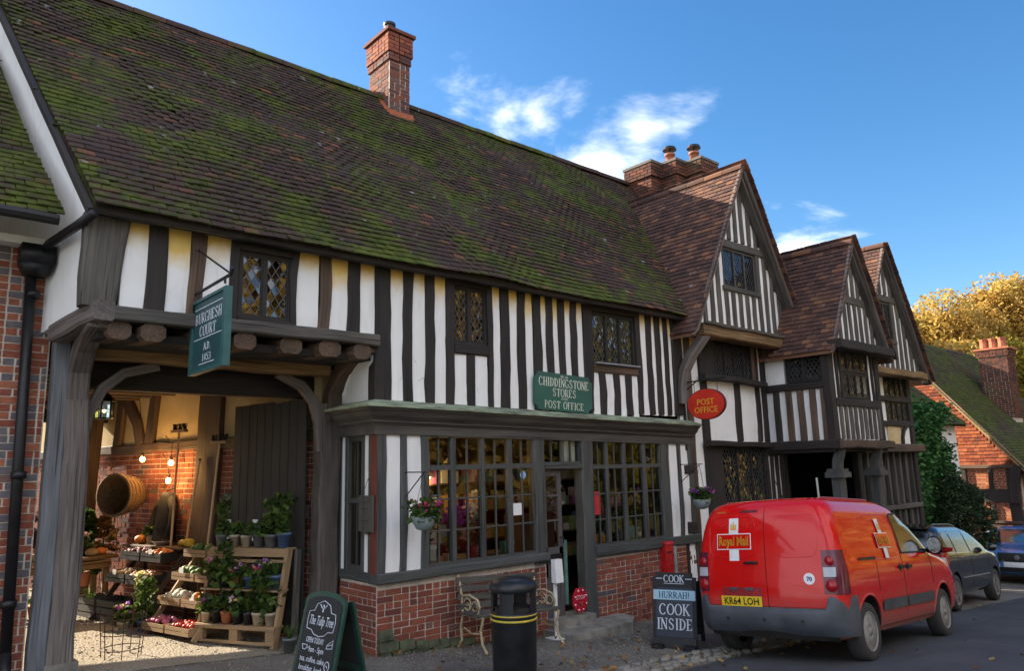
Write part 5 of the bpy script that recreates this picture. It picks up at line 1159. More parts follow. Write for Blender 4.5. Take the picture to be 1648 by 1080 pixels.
for nm, y0, y1 in (('rear_door', YS+.004, .70), ('rear_door', -.70, YS-.004)):
    rd = MB(); zs = span(.60, 1.70, 14)
    def ylim(z, y): w = lerp(z, [.6, 1.3, 1.6, 1.7], [.80, .755, .68, .58]); return max(-w, min(w, y*1.15))
    rd = S.grid([[(-3, (ylim(z, y0) if j == 0 and y0 < -.3 else ylim(z, y1) if j == 10 and y1 > .3 else (ylim(z, y0) if y0 < -.3 else y0)+((ylim(z, y1) if y1 > .3 else y1)-(ylim(z, y0) if y0 < -.3 else y0))*j/10), z) for j in range(11)] for z in zs], (1, 0, 0), .012)
    d_ = part(nm, rd, VANRED, van, True)
    sm_ = MB(); a, b = (y0+.11, y1-.03) if y1 > .3 else (y0+.03, y1-.11); k = .12
    def rect(a0, a1, z0, z1, k): 
        o = []
        for (cx, cz, st) in ((a1-k, z1-k, 0), (a0+k, z1-k, 90), (a0+k, z0+k, 180), (a1-k, z0+k, 270)):
            for i in range(5): t = radians(st+90*i/4); o.append((cx+k*cos(t), cz+k*sin(t)))
        return o+[o[0]]
    S.line([(-3, y, z) for y, z in rect(a, b, 1.13, 1.60, k)], (1, 0, 0), .006, .010, sm_); part('pressed_panel_edge', sm_, VANRED, d_)
    if y1 > .3:
        q = MB(); S.line([(-3, y, 1.075) for y in span(.04, .2, 4)], (1, 0, 0), .016, .035, q); part('handle', q, BLK, d_, True)
        q = MB(); S.rear(.01, .52, .60, .80, .016, mb=q); part('plate_recess_shade', q, plain('shaded_red', (.3, .008, .014), .5), d_)  # shade of the plate recess, painted as a flat darker red patch
        for yy in (.16, .36): q = MB(); S.rear(yy-.05, yy+.05, .765, .795, .03, 3, 2, mb=q); part('plate_lamp', q, PLAST, d_)
        q = MB(); S.rear(.02, .54, .585, .70, .022, mb=q); pl = part('number_plate', q, YEL, d_)
        q = place_flat(text_mb('KR64 LOH', .078, width=.44, bold=.0015), (0, .28, .642), (0, -1, 0), (0, 0, 1)); S.wrap(q, (1, 0, 0), .026); part('plate_lettering', q, BLK, pl)
        q = MB(); S.rear(.03, .26, 1.645, 1.672, .016, 4, 2, mb=q); part('brake_light', q, plain('dark_lens', (.1, .005, .01), .3), d_)
        q = MB(); S.rear(.45, .58, 1.648, 1.668, .016, 4, 2, mb=q); part('amber_reflector', q, plain('amber', (.5, .1, .01), .3), d_)
q = MB(); S.rear(YS-.012, YS+.012, .58, 1.70, .003, 2, 10, mb=q); part('door_gap', q, CHAR, van)
def mail_logo(O, u, d, k, parent):
    u = V(u); O = V(O); Z = V((0, 0, 1)); dd = V(d)
    def rect(a0, a1, b0, b1, eps, mat, nm): 
        q = S.grid([[O+u*(a0+(a1-a0)*j/4)*k+Z*(b0+(b1-b0)*i/3)*k-dd*3 for j in range(5)] for i in range(4)], d, eps); return part(nm, q, mat, parent)
    rect(-.075, .075, -.28, .30, .016, WHITE, 'logo_bar'); rect(-.27, .27, -.13, .09, .019, WHITE, 'logo_border'); rect(-.258, .258, -.118, .078, .0215, VANRED, 'logo_field')
    q = place_flat(text_mb('Royal Mail', .125*k, width=.47*k, bold=.006*k), O+Z*(-.02*k), u, Z); S.wrap(q, d, .025); part('logo_lettering', q, GOLD, parent)
    q = MB(); c = O+Z*.19*k    # crown and cypher
    for a0, a1, b0, b1 in ((-.045, .045, -.05, -.02), (-.045, -.03, -.02, .03), (.03, .045, -.02, .03), (-.008, .008, -.02, .06), (-.04, .04, .0, .012)): S.grid([[c+u*(a0+(a1-a0)*j)*k+Z*(b0+(b1-b0)*i)*k-dd*3 for j in range(2)] for i in range(2)], d, .0215, mb=q)
    part('crown_emblem', q, GOLD, parent)
mail_logo((0, .335, 1.33), (0, -1, 0), (1, 0, 0), .84, van); mail_logo((1.52, 0, 1.30), (1, 0, 0), (0, 1, 0), .80, van)
q = MB(); ps = ellipse(.062, .062, 20); q.add([S.hit((-3, -.55+a, .90+b), (1, 0, 0))[0]+V((-.014, 0, 0)) for a, b in ps], [tuple(range(20))[::-1]]); st = part('speed_sticker', q, WHITE, van)
q = place_flat(text_mb('70', .045, bold=.002), (0, -.55, .895), (0, -1, 0), (0, 0, 1)); S.wrap(q, (1, 0, 0), .0165); part('sticker_lettering', q, plain('blue_print', (.02, .07, .3), .5), st)
for sg in (1, -1):
    q = MB(); S.rear(sg*.70, sg*.80, .74, 1.20, .014, 4, 8, mb=q)
    o_ = len(q.v); tt = [0, .25, .5, .75, 1]
    for i in range(9):
        z = .74+.46*i/8
        for t_ in tt: tg = V((.10+.13*t_, sg*(.80+.075*t_**.7), z)); dr = V((1-t_*.75, -sg*(.25+t_*.75), 0)).normalized(); h, n = S.hit(tg-dr*1.5, dr); n = n if n.dot(dr) < 0 else -n; q.v.append(tuple(h+n*.014))
    for i in range(8):
        for j in range(4): a = o_+i*5+j; q.f.append((a, a+1, a+6, a+5)); q.t.append(.5)
    lp = part('tail_light', q, plain('smoked_lens', (.12, .012, .03), .15), van, True)
    for z, r_, mt, nm in ((1.085, .055, REDL, 'brake_lens'), (.825, .068, REDL, 'reflector_lens')):
        q = MB(); h, n = S.hit((-3, sg*.775, z), (1, 0, 0)); q.ball(h+n*.005, r_, (.45, 1, 1), 6, 14); part(nm, q, mt, lp, True)
    q = MB(); S.rear(sg*.71, sg*.83, .92, 1.02, .018, 4, 3, mb=q); part('reversing_lens', q, CLRL, lp)
# bumper: grey plastic wrapping round to the wheel arches
q = MB(); prof = [(.30, -.005, .05), (.36, .03, .02), (.44, .055, .0), (.52, .06, .0), (.57, .05, .0), (.59, .02, .0)]
cols = []
for s_ in (1, -1): pass
outl = [(.385, -.90), (.33, -.90), (.24, -.885), (.14, -.85), (.07, -.78), (.045, -.735), (.04, -.70)]+[(.02, y) for y in (-.4, -.15, .15, .4)]+[(.04, .70), (.045, .735), (.07, .78), (.14, .85), (.24, .885), (.33, .90), (.385, .90)]
for (x, y) in outl:
    nx, ny = (-1, 0) if abs(y) < .72 else ((-.6, .8*(1 if y > 0 else -1)) if x < .2 else (0, 1 if y > 0 else -1))
    up = .13 if abs(y) > .72 else 0
    for (z, o, b) in prof: q.v.append((x+nx*o*.75+b*(1 if nx else 0), y+ny*o*.4, z+up*max(0, (z-.44)/.15)))
n = len(prof)
for i in range(len(outl)-1):
    for j in range(n-1): a = i*n+j; q.f.append((a, a+1, a+n+1, a+n)); q.t.append(.5)
bp = part('bumper', q, PLAST, van, True)
for yy in (.45, .0, -.45): q = MB(); q.lathe([(.018, 0), (.016, -.004), (.001, -.005)], (-.035, yy, .46), 'x', 10); part('parking_sensor', q, BLK, bp)
q = MB(); S.rear(-.75, .75, .27, .36, .03, mb=q); part('valance', q, CHAR, van)
for sg in (-1, 1):
    top = lambda x: min(1.60+.02*(2.6-x), 1.60-(x-2.52)*.70) if x > 2.5 else 1.60-.25*max(0, 2.16-x)**1.0
    q = S.side(2.08, 3.12, 1.135, lambda x: max(1.15, top(x)), sg, .006, 16, 6); part('side_window', q, CGL, van, True)
    q = MB(); S.line([(x, sg*3, 1.125) for x in span(2.06, 3.16, 8)]+[(x, sg*3, max(1.15, top(x))+.012) for x in span(3.14, 2.06, 14)]+[(2.06, sg*3, 1.125)], (0, -sg, 0), .012, .004, q); part('window_seal', q, BLK, van)
    q = S.side(.62, 1.14, 1.075, 1.105, sg, .012, 6, 2); part('sliding_rail', q, BLK, van)
    q = MB(); S.line([(x, sg*3, 1.07) for x in span(1.16, 1.95, 6)], (0, -sg, 0), .004, .002, q); part('crease', q, VANRED, van)
    q = MB(); S.line([(x, sg*3, z) for x, z in [(1.0, 1.55), (1.2, 1.60), (1.9, 1.60), (1.98, 1.55), (2.0, 1.15)]], (0, -sg, 0), .005, .001, q); part('crease', q, VANRED, van)
    for a, b in ((1.16, 2.0), (2.03, 3.06)): q = S.side(a, b, .50, .62, sg, .018, 8, 3); S.side(a, b, .62, .621, sg, .0, 8, 1, q); part('rub_strip', q, PLAST, van)
    for xx in (1.9, 2.17):
        q = MB(); h, nn = S.hit((xx, sg*3, .96), (0, -sg, 0)); q.obox(h+V((0, sg*.02, 0)), (.075, 0, 0), (0, .018, 0), (0, 0, .018)); part('door_handle', q, BLK, van)
        q = MB(); q.lathe([(.045, 0), (.04, sg*.006), (.001, sg*.006)], h, 'y', 14); part('handle_cup', q, BLK, van)
    for pts in ([(2.015, z) for z in span(.33, 1.62, 10)], [(1.13, z) for z in span(.72, 1.05, 5)], [(3.12, z) for z in span(.72, 1.12, 5)], [(x, .325) for x in span(1.2, 3.06, 8)]):
        q = MB(); S.line([(x, sg*3, z) for x, z in pts], (0, -sg, 0), .006, -.001, q); part('door_seam', q, CHAR, van)
    q = MB(); q.ball((3.02, sg*1.03, 1.20), .12, (.55, .75, 1.05), 8, 12); q.tube([(3.08, sg*.9, 1.13), (3.04, sg*.98, 1.15)], .035, 8); mi = part('door_mirror', q, BLK, van, True)
    q = MB(); q.lathe([(.085, 0), (.001, .0)], (2.952, sg*1.03, 1.20), 'x', 16, 1, 1.2); part('mirror_glass', q, plain('mirror_glass', (.5, .5, .5), .03, 1.), mi)
    for wx in (.75, 3.48):
        q = MB(); S.line([(wx+.395*cos(a), sg*3, .31+.395*sin(a)) for a in [radians(-4+188*i/18) for i in range(19)]], (0, -sg, 0), .016, .0, q); part('arch_lip', q, VANRED, van, True)
q = MB(); S.grid([[(9, y, z) for y in span(-.72, .72, 10)] for z in span(1.17, 1.62, 6)], (-1, 0, 0), .006, mb=q); part('windscreen', q, CGL, van, True)
for sg in (-1, 1): q = MB(); q.obox((4.28, sg*.62, .86), (.06, 0, .06), (0, .16, 0), (-.05, 0, .08)); part('headlight', q, CLRL, van)
for sg in (-1, 1):
    q = MB(); pts = [S.hit((x, sg*.60, 4), (0, 0, -1))[0]+V((0, 0, .008)) for x in span(.5, 1.95, 12)]; q.tube(pts, .010, 6); part('roof_gutter', q, plain('roof_trim', (.35, .05, .06), .4), van)
q = MB(); q.tube([(.62, -.1, 1.80), (.45, -.1, 2.02), (.42, -.1, 2.06)], .006, 5); part('aerial', q, BLK, van)
pose(van, (7.9, -3.02, -.14), 4.26, -4.13, -4.2)

# --- black hatchback in front of it
bc = thing('parked_car', 'black tall hatchback parked nose away, just beyond the red van', 'car', (0, 0, 0), local=True)
LB = [(.24, .25, 3.95, .76, .25, .4), (.34, .06, 4.12, .83, .25, .45), (.5, .0, 4.18, .855, .24, .45), (.68, .0, 4.14, .865, .22, .45), (.84, .05, 4.0, .865, .2, .45), (.92, .08, 3.8, .86, .2, .45), (.97, .10, 3.45, .85, .2, .45), (1.02, .12, 3.2, .835, .2, .35), (1.12, .18, 2.98, .80, .2, .3), (1.25, .26, 2.72, .755, .2, .3), (1.36, .33, 2.45, .705, .2, .3), (1.44, .40, 2.15, .65, .2, .3), (1.49, .5, 1.9, .56, .2, .3), (1.515, .75, 1.65, .38, .2, .2), (1.52, .9, 1.5, .2, .15, .15)]
bo, bv = body_mesh(LB, (.72, 3.36), .31, .37, BLACKP); adopt(bo, bc, 'body'); S = Skin(bv)
for x, y in ((.72, -.76), (.72, .76), (3.36, -.76), (3.36, .76)): wheel(bc, x, y, .31, .315, .2, -1 if y < 0 else 1, 'alloy')
for sg in (-1, 1):
    tp = lambda x: min(1.40, 1.40-(x-2.15)*.47) if x > 2.0 else min(1.40, 1.40-.35*max(0, .75-x))
    for a, b in ((.52, .92), (.98, 1.78), (1.84, 2.86)): q = S.side(a, b, lambda x: 1.0+.02*(1.8-x), lambda x: max(1.03, tp(x)), sg, .005, 8, 5); part('side_window', q, CGL, bc, True)
    for pts in ([(1.81, z) for z in span(.4, 1.38, 8)], [(.95, z) for z in span(.75, 1.38, 6)], [(2.95, z) for z in span(.7, 1.0, 5)]): q = MB(); S.line([(x, sg*3, z) for x, z in pts], (0, -sg, 0), .004, .0, q); part('door_seam', q, CHAR, bc)
    q = MB(); S.side(.12, .4, .82, 1.12, sg, .01, 5, 5, q); S.rear(sg*.6, sg*.8, .82, 1.1, .01, 4, 4, mb=q); part('tail_light', q, REDL, bc, True)
    for xx in (1.2, 2.1): q = MB(); h, nn = S.hit((xx, sg*3, .90), (0, -sg, 0)); q.obox(h+V((0, sg*.015, 0)), (.08, 0, 0), (0, .015, 0), (0, 0, .014)); part('door_handle', q, BLACKP, bc)
    q = MB(); q.ball((2.85, sg*.97, 1.06), .10, (.6, .9, .75), 7, 10); part('door_mirror', q, BLACKP, bc, True)
    q = MB(); S.line([(x, sg*3, .55) for x in span(1.15, 2.95, 8)], (0, -sg, 0), .012, .0, q); part('side_moulding', q, ALU, bc)
    q = MB(); q.tube([S.hit((x, sg*.56, 3), (0, 0, -1))[0]+V((0, 0, .02)) for x in span(.6, 2.0, 8)], .014, 6); part('roof_rail', q, ALU, bc)
q = MB(); S.rear(-.58, .58, 1.03, 1.37, .006, mb=q); part('rear_window', q, CGL, bc, True)
q = MB(); q.hexa([(.34, -.55, 1.43), (.34, .55, 1.43), (.62, .58, 1.48), (.62, -.58, 1.48)], [(.36, -.55, 1.46), (.36, .55, 1.46), (.62, .58, 1.51), (.62, -.58, 1.51)]); part('roof_spoiler', q, BLACKP, bc)
q = MB(); S.rear(-.26, .26, .62, .73, .01, mb=q); part('number_plate', q, YEL, bc)
q = MB(); S.grid([[(9, y, z) for y in span(-.6, .6, 8)] for z in span(1.04, 1.40, 5)], (-1, 0, 0), .006, mb=q); part('windscreen', q, CGL, bc, True)
pose(bc, (14.5, -1.66, gz(14.5, -1.7)), 3.6, -3.7, -1.)

# --- blue saloon facing us
vc = thing('parked_car', 'blue saloon facing us at the right edge, in front of the tile-hung cottage', 'car', (0, 0, 0), local=True)
LV3 = [(.22, .3, 4.4, .78, .3, .4), (.32, .06, 4.56, .87, .28, .45), (.48, .0, 4.60, .895, .26, .45), (.66, .02, 4.56, .91, .24, .45), (.78, .06, 4.48, .91, .24, .45), (.86, .1, 4.3, .905, .24, .5), (.92, .14, 3.9, .89, .22, .5), (.97, .25, 3.45, .865, .22, .45), (1.03, .4, 3.2, .835, .22, .35), (1.15, .7, 2.95, .775, .22, .3), (1.28, .95, 2.65, .71, .22, .3), (1.38, 1.15, 2.35, .645, .22, .3), (1.43, 1.3, 2.15, .57, .2, .3), (1.455, 1.5, 1.95, .4, .15, .15)]
bo, bv = body_mesh(LV3, (.95, 3.72), .32, .38, BLUEP); adopt(bo, vc, 'body'); S = Skin(bv)
for x, y in ((.95, -.79), (.95, .79), (3.72, -.79), (3.72, .79)): wheel(vc, x, y, .32, .325, .2, -1 if y < 0 else 1, 'alloy')
SCR = plain('car_windscreen_glass', (.03, .045, .06), .03, spec=1.0, var=.1, IOR=2.2)
q = MB(); S.grid([[(9, y, z) for y in span(-.66, .66, 10)] for z in span(1.02, 1.36, 6)], (-1, 0, 0), .006, mb=q); part('windscreen', q, SCR, vc, True)
q = MB(); S.rear(-.42, .42, .58, .80, .012, mb=q, front=True); gr = part('grille', q, CHAR, vc)
for i in range(9): q = MB(); S.rear(-.4+.1*i-.006, -.4+.1*i+.006, .59, .79, .02, 1, 5, True, q); part('grille_bar', q, BLK, gr)
q = MB(); a, b = S.hit((9, -.34, .60), (-1, 0, 0))[0], S.hit((9, .34, .79), (-1, 0, 0))[0]; q.tube([a+V((.025, 0, 0)), (a+b)/2+V((.05, 0, 0)), b+V((.025, 0, 0))], .011, 6); part('chrome_slash', q, ALU, gr)
q = MB(); h, n = S.hit((9, 0, .70), (-1, 0, 0)); q.lathe([(.062, 0), (.062, .03), (.045, .035), (.04, .025), (.001, .025)], h+V((.015, 0, 0)), 'x', 20); part('round_badge', q, ALU, gr)
for sg in (-1, 1):
    q = MB(); S.rear(sg*.50, sg*.82, .66, .80, .012, 6, 4, True, q); part('headlight', q, CLRL, vc, True)
    q = MB(); S.rear(sg*.5, sg*.8, .34, .44, .012, 6, 3, True, q); part('lower_grille', q, CHAR, vc)
    q = MB(); q.ball((2.95, sg*1.0, 1.02), .11, (.6, .9, .7), 7, 10); part('door_mirror', q, BLUEP, vc, True)
    q = S.side(1.35, 2.9, .99, lambda x: max(1.02, min(1.36, 1.36-(x-2.3)*.5, 1.36-(1.6-x)*.8)), sg, .005, 12, 5); part('side_window', q, CGL, vc, True)
q = MB(); S.rear(-.6, .6, .33, .44, .013, 8, 3, True, q); part('lower_grille', q, CHAR, vc)
q = MB(); S.rear(-.29, .29, .455, .575, .02, 8, 3, True, q); pl = part('number_plate', q, WHITE, vc)
q = place_flat(text_mb('YF18 MRJ', .082, width=.46, bold=.002), (0, .0, .515), (0, 1, 0), (0, 0, 1)); S.wrap(q, (-1, 0, 0), .026); part('plate_lettering', q, BLK, pl)
yw = radians(190); fx, fy = cos(yw), sin(yw); fc = V((22.35, -1.46, 0))
pose(vc, (fc.x-fx*4.6, fc.y-fy*4.6, gz(fc.x, fc.y)-.25), 190, 3.0, 0)
vc.scale = (1, 1, .95)
# ------------------------------------------------------------------ signs
sg_ = thing('shop_sign', 'green board with cream capitals naming the stores and post office, above the shop cornice', 'sign', (7.77, -.05, 2.9))
rt = radians(-2.2); SU, SV = V((cos(rt), 0, sin(rt))), V((-sin(rt), 0, cos(rt))); SC = V((7.765, -.04, 3.155))
nt_ = .075; w2, h2_ = .60, .275
pts = []
for cx, cy, st in ((w2, h2_, 270), (-w2, h2_, 0), (-w2, -h2_, 90), (w2, -h2_, 180)):
    seq = [(cx+nt_*cos(radians(st-90*i/4)), cy+nt_*sin(radians(st-90*i/4))) for i in range(5)]; pts += seq[::1]
q = flat_poly(SC, SU, SV, pts, .03); part('board', q, SGREEN, sg_)
for t, h, w, dy in (('WE AD', .036, .16, .232), ('CHIDDINGSTONE', .125, 1.04, .137), ('STORES', .115, .50, -.008), ('AND', .036, .15, -.096), ('POST OFFICE', .105, .82, -.19)):
    part('lettering', place_flat(serif_mb(t, h, w), SC+SV*dy-V((0, .031, 0)), SU, SV), CREAMP, sg_)
po = thing('hanging_sign', 'red oval post office sign on an iron bracket at the corner of the shop', 'sign', (10.69, -.53, 2.8))
def oval(a, b, x, th, mat, nm, par): q = flat_poly((x, -.53, 3.055), (0, -1, 0), EZ, ellipse(a, b, 40), th); return part(nm, q, mat, par)
oval(.375, .262, 10.715, .05, plain('dark_red_rim', (.12, .008, .008), .5), 'rim', po); oval(.362, .25, 10.66, .004, PORED, 'face', po)
q = place_flat(text_mb('POST', .105, bold=.0005), (10.654, -.53, 3.09), (0, -1, 0), EZ); part('lettering', q, GOLD, po); q = place_flat(text_mb('OFFICE', .105, bold=.0005), (10.654, -.53, 2.955), (0, -1, 0), EZ); part('lettering', q, GOLD, po)
q = MB(); q.tube([(10.69, -.03, 3.46), (10.69, -.95, 3.47)], .014, 6); q.tube([(10.69, -.03, 3.3), (10.69, -.2, 3.36), (10.69, -.35, 3.46)], .010, 6); q.tube([(10.69, -.3, 3.47), (10.69, -.3, 3.27)], .006, 5); q.tube([(10.69, -.76, 3.47), (10.69, -.76, 3.27)], .006, 5); part('bracket', q, IRON, po)
bs = thing('hanging_sign', 'teal hanging board with white capitals for the court, on an iron arm over the arch', 'sign', (2.45, -.47, 3.08))
q = MB(); q.box((2.452, -.90, 3.12), (2.485, .0, 3.82)); part('board', q, STEAL, bs)
q = MB()
for a, b, c, d in ((-.95, -.88, 3.09, 3.85), (-.03, .03, 3.09, 3.85), (-.88, -.03, 3.09, 3.12), (-.88, -.03, 3.82, 3.85)): q.box((2.435, a, c), (2.5, b, d))
part('frame', q, plain('teal_frame', (.03, .11, .11), .5), bs)
for t, h, w, z in (('BURGHESH', .105, .74, 3.645), ('COURT', .105, .46, 3.51), ('A.D.', .07, .19, 3.345), ('1453', .07, .25, 3.235)): part('lettering', place_flat(serif_mb(t, h, w, .003), (2.451, -.455, z), (0, -1, 0), EZ), CHALK, bs)
for z, a, b in ((3.745, -.84, -.07), (3.43, -.84, -.07), (3.17, -.66, -.25)): q = MB(); q.box((2.447, a, z), (2.452, b, z+.008)); part('ruled_line', q, CHALK, bs)
q = MB(); q.tube([(2.46, .0, 3.94), (2.46, -1.0, 3.95), (2.46, -1.04, 3.99), (2.46, -1.0, 4.02)], .016, 6); q.tube([(2.46, -.02, 4.42), (2.46, -.98, 3.96)], .010, 6); q.tube([(2.46, -.1, 3.94), (2.46, -.1, 3.89)], .012, 6); q.tube([(2.46, -.85, 3.95), (2.46, -.85, 3.89)], .012, 6); part('bracket', q, IRON, bs)

# ------------------------------------------------------------------ chalk boards
def aboard(name, label, x, y, yaw, w, h, lean, arch, frame, face, dep):
    z = gz(x, y)+.02; t = thing(name, label, 'sign board', (x, y, z), None, yaw, local=True); sl_ = math.atan(lean)
    U_, V_ = V((0, -1, 0)), V((sin(sl_), 0, cos(sl_))); O = V((-dep/2, 0, 0))     # front face looks towards -x
    N_ = U_.cross(V_)
    top = [(w/2*cos(a), h-arch+arch*sin(a)) for a in [pi*i/12 for i in range(13)]] if arch else [(w/2, h), (-w/2, h)]
    out = [(w/2, .0), *top, (-w/2, .0)]; k = .045
    q = flat_poly(O, U_, V_, out, .025); part('frame', q, frame, t)
    inn = [(w/2-k, .0), *[(a*(1-2*k/w), h-k-(h-b)*(1-2*k/w)) for a, b in top], (-w/2+k, .0)]
    q = flat_poly(O+N_*.0255, U_, V_, [(a, max(b, .06)) for a, b in inn], .006); part('face', q, face, t)
    V2 = V((-sin(sl_), 0, cos(sl_))); q = MB(); ob = V((dep/2, 0, 0))
    for sy in (-w/2+.025, w/2-.025): q.obox(ob+V((0, sy, 0))+V2*h*.46, (.014, 0, 0), (0, .025, 0), V2*h*.46)
    q.obox(ob+V2*h*.25, (.01, 0, 0), (0, w/2-.05, 0), V2*.03); part('rear_leg', q, frame, t); q = MB(); q.obox(ob+V2*h*.5, (.005, 0, 0), (0, w/2-.05, 0), V2*h*.4); part('rear_board', q, face, t)
    return t, O+N_*.032, U_, V_
t, O, U_, V_ = aboard('chalkboard', 'arched tea room blackboard with green frame and chalk lettering, by the shop corner', 3.42, -1.24, radians(8), .62, .92, .22, .10, BGREEN, SLATE, .42)
def chalk(txt, h, w, a, b, sh=0., bold=.0): part('chalk_writing', place_flat(text_mb(txt, h, width=w, shear=sh, ext=.001, bold=bold), O+U_*a+V_*b, U_, V_), CHALK, t)
chalk('The Tulip Tree', .085, .36, 0, .655, .3); chalk('OPEN TODAY', .05, .27, -.04, .485); chalk('9am - 5pm', .05, .23, .0, .41); chalk('tea, coffee, cake,', .05, .38, -.03, .325, .1); chalk('breakfast, lunch,', .05, .36, -.03, .25, .1); chalk('afternoon tea, alcohol', .048, .44, 0, .175, .1)
def chalkline(pts, r=.0035): q = MB(); q.tube([O+U_*a+V_*b for a, b in pts], r, 4); part('chalk_drawing', q, CHALK, t)
chalkline([(-.2, .58), (-.21, .66), (-.2, .73), (-.13, .74), (-.1, .8), (.0, .835), (.1, .8), (.13, .74), (.2, .73), (.215, .66), (.2, .58), (.13, .575), (.08, .54), (0, .525), (-.08, .54), (-.13, .575), (-.2, .58)])
chalkline([(-.05, .80), (-.02, .77), (0, .8), (.02, .77), (.05, .8)], .006); chalkline([(0, .77), (0, .735)], .007)
chalkline([(.15, .44), (.23, .45), (.23, .52), (.15, .47), (.15, .44)]); chalkline([(.16, .465), (.23, .485)])
chalkline([(.2+.035*cos(a), .30+.04*sin(a)) for a in [2*pi*i/12 for i in range(13)]]); chalkline([(.19, .31), (.21, .29)])
chalkline([(-.22, .44), (-.20, .40), (-.16, .40), (-.14, .44), (-.22, .44)]); chalkline([(-.14, .43), (-.12, .42), (-.15, .41)])
chalkline([(.1, .09), (-.2, .09)], .005); chalkline([(-.16, .11), (-.2, .09), (-.16, .07)], .005)
c2, O, U_, V_ = aboard('advertising_board', 'dark leaning board advertising food inside, on the gravel behind the red van', 8.22, -1.55, radians(24), .56, .86, .2, 0, SLATE, plain('navy_board', (.018, .025, .045), .5), .5); t = c2
part('header_board', flat_poly(O+V_*.80, U_, V_, [(-.25, -.07), (.25, -.07), (.24, .11), (-.24, .11)], .012), SLATE, t)
O2 = O+U_.cross(V_)*.013
part('lettering', place_flat(serif_mb('COOK', .085, .27), O2+V_*.835, U_, V_), CHALK, t)
for a, b in ((-.235, -.15), (.15, .235)): part('ruled_line', flat_poly(O2+V_*.835, U_, V_, [(a, -.004), (b, -.004), (b, .004), (a, .004)], .002), CHALK, t)
part('ruled_line', flat_poly(O2+V_*.775, U_, V_, [(-.13, -.003), (.13, -.003), (.13, .003), (-.13, .003)], .002), CHALK, t)
part('blue_strip', flat_poly(O+V_*.635, U_, V_, [(-.27, -.06), (.27, -.06), (.27, .06), (-.27, .06)], .008), PALEB, t)
part('lettering', place_flat(serif_mb('HURRAH!', .075, .40), O+U_.cross(V_)*.009+V_*.635, U_, V_), plain('navy_print', (.01, .03, .08), .7), t)
part('lettering', place_flat(serif_mb('COOK', .13, .40), O+V_*.46, U_, V_), CHALK, t); part('lettering', place_flat(serif_mb('INSIDE', .13, .46), O+V_*.285, U_, V_), CHALK, t)
q = MB(); 
for a in (-.2, .2): q.obox(O+U_*a+V_*.0, U_*.07, V((.12, 0, 0)), V((0, 0, .05)))
q.obox(O+V_*.07, U_*.27, V((.02, 0, 0)), V_*.06); part('foot', q, BLK, t)

# ------------------------------------------------------------------ bin, bench, step-side things
z = gz(5.3, -1.66); lbn = thing('litter_bin', 'black round litter bin with two yellow bands, on the gravel', 'litter bin', (5.3, -1.66, z))
q = MB(); q.lathe([(.215, 0), (.225, .03), (.235, .60), (.245, .62), (.245, .65), (.238, .66)], (5.3, -1.66, z), seg=36); part('body', q, BINP, lbn, True)
q = MB(); q.lathe([(.20, .66), (.20, .70)], (5.3, -1.66, z), seg=30); part('liner', q, CHAR, lbn)
q = MB()
for k in range(4):
    a0 = radians(30+90*k)
    q = MB(); ring = [(.225+e, a0+radians(d)) for e, ds in ((-.012, (-18, -9, 0, 9, 18)), (.012, (18, 9, 0, -9, -18))) for d in ds]; q.prism([(5.3+r_*cos(a), -1.66+r_*sin(a), z+.65) for r_, a in ring], (0, 0, .24)); part('hood_pillar', q, BINP, lbn)
q = MB(); q.lathe([(.24, .86), (.25, .875), (.25, .91), (.235, .945), (.20, .97), (.15, .985), (.15, .99), (.001, 1.0)], (5.3, -1.66, z), seg=36); part('hood', q, BINP, lbn, True)
for zz in (.575, .625): q = MB(); q.lathe([(.236, zz), (.246, zz+.004), (.246, zz+.018), (.238, zz+.022)], (5.3, -1.66, z), seg=36); part('yellow_band', q, BANDY, lbn, True)
bx0, bx1, by = 5.75, 7.0, -.16
be = thing('bench', 'weathered slatted bench with cream scrolled iron ends, against the shop wall', 'bench', (6.4, -.35, gz(6.4, -.3)))
for x in (bx0, bx1):
    z = gz(x, -.3)
    q = MB()
    for pts, r in (([(x, by+.06, z+.86), (x, by+.0, z+.62), (x, by-.02, z+.44), (x, by-.03, z+.40)], .016), ([(x, by-.03, z+.42), (x, by+.02, z+.25), (x, by+.0, z+.1), (x, by+.08, z)], .016),
                   ([(x, by-.02, z+.62), (x, by-.16, z+.64), (x, by-.32, z+.60), (x, by-.36, z+.52), (x, by-.32, z+.42)], .014), ([(x, by-.03, z+.41), (x, by-.25, z+.40), (x, by-.42, z+.40)], .014),
                   ([(x, by-.42, z+.40), (x, by-.37, z+.25), (x, by-.40, z+.1), (x, by-.50, z)], .016), ([(x, by-.05, z+.25), (x, by-.2, z+.2), (x, by-.36, z+.22)], .01)): q.tube(pts, r, 7)
    for cx, cz, rr in ((by-.12, .53, .07), (by-.26, .52, .055), (by-.13, .50, .035)): q.tube([(x, cx+rr*cos(a), z+cz+rr*sin(a)) for a in [radians(20+300*i/10) for i in range(11)]], .009, 6)
    part('bench_end', q, CREAMI, be)
for k in range(4): y = by-.07-.1*k; m = MB(); m.beam((bx0-.05, y, gz(bx0, 0)+.425), (bx1+.05, y, gz(bx1, 0)+.425), EY, .08, .03, .002); part('seat_slat', m, OAKS, be)
for k in range(4): zz = .50+.1*k; m = MB(); m.beam((bx0-.05, by-.02+.02*k, gz(bx0, 0)+zz), (bx1+.05, by-.02+.02*k, gz(bx1, 0)+zz), EZ, .075, .025, .002); part('back_slat', m, OAKS, be)
z = gz(7.25, -.3); sd = thing('hand_sanitiser_stand', 'white dispenser on a slim white post beside the shop door', 'dispenser', (7.22, -.30, z))
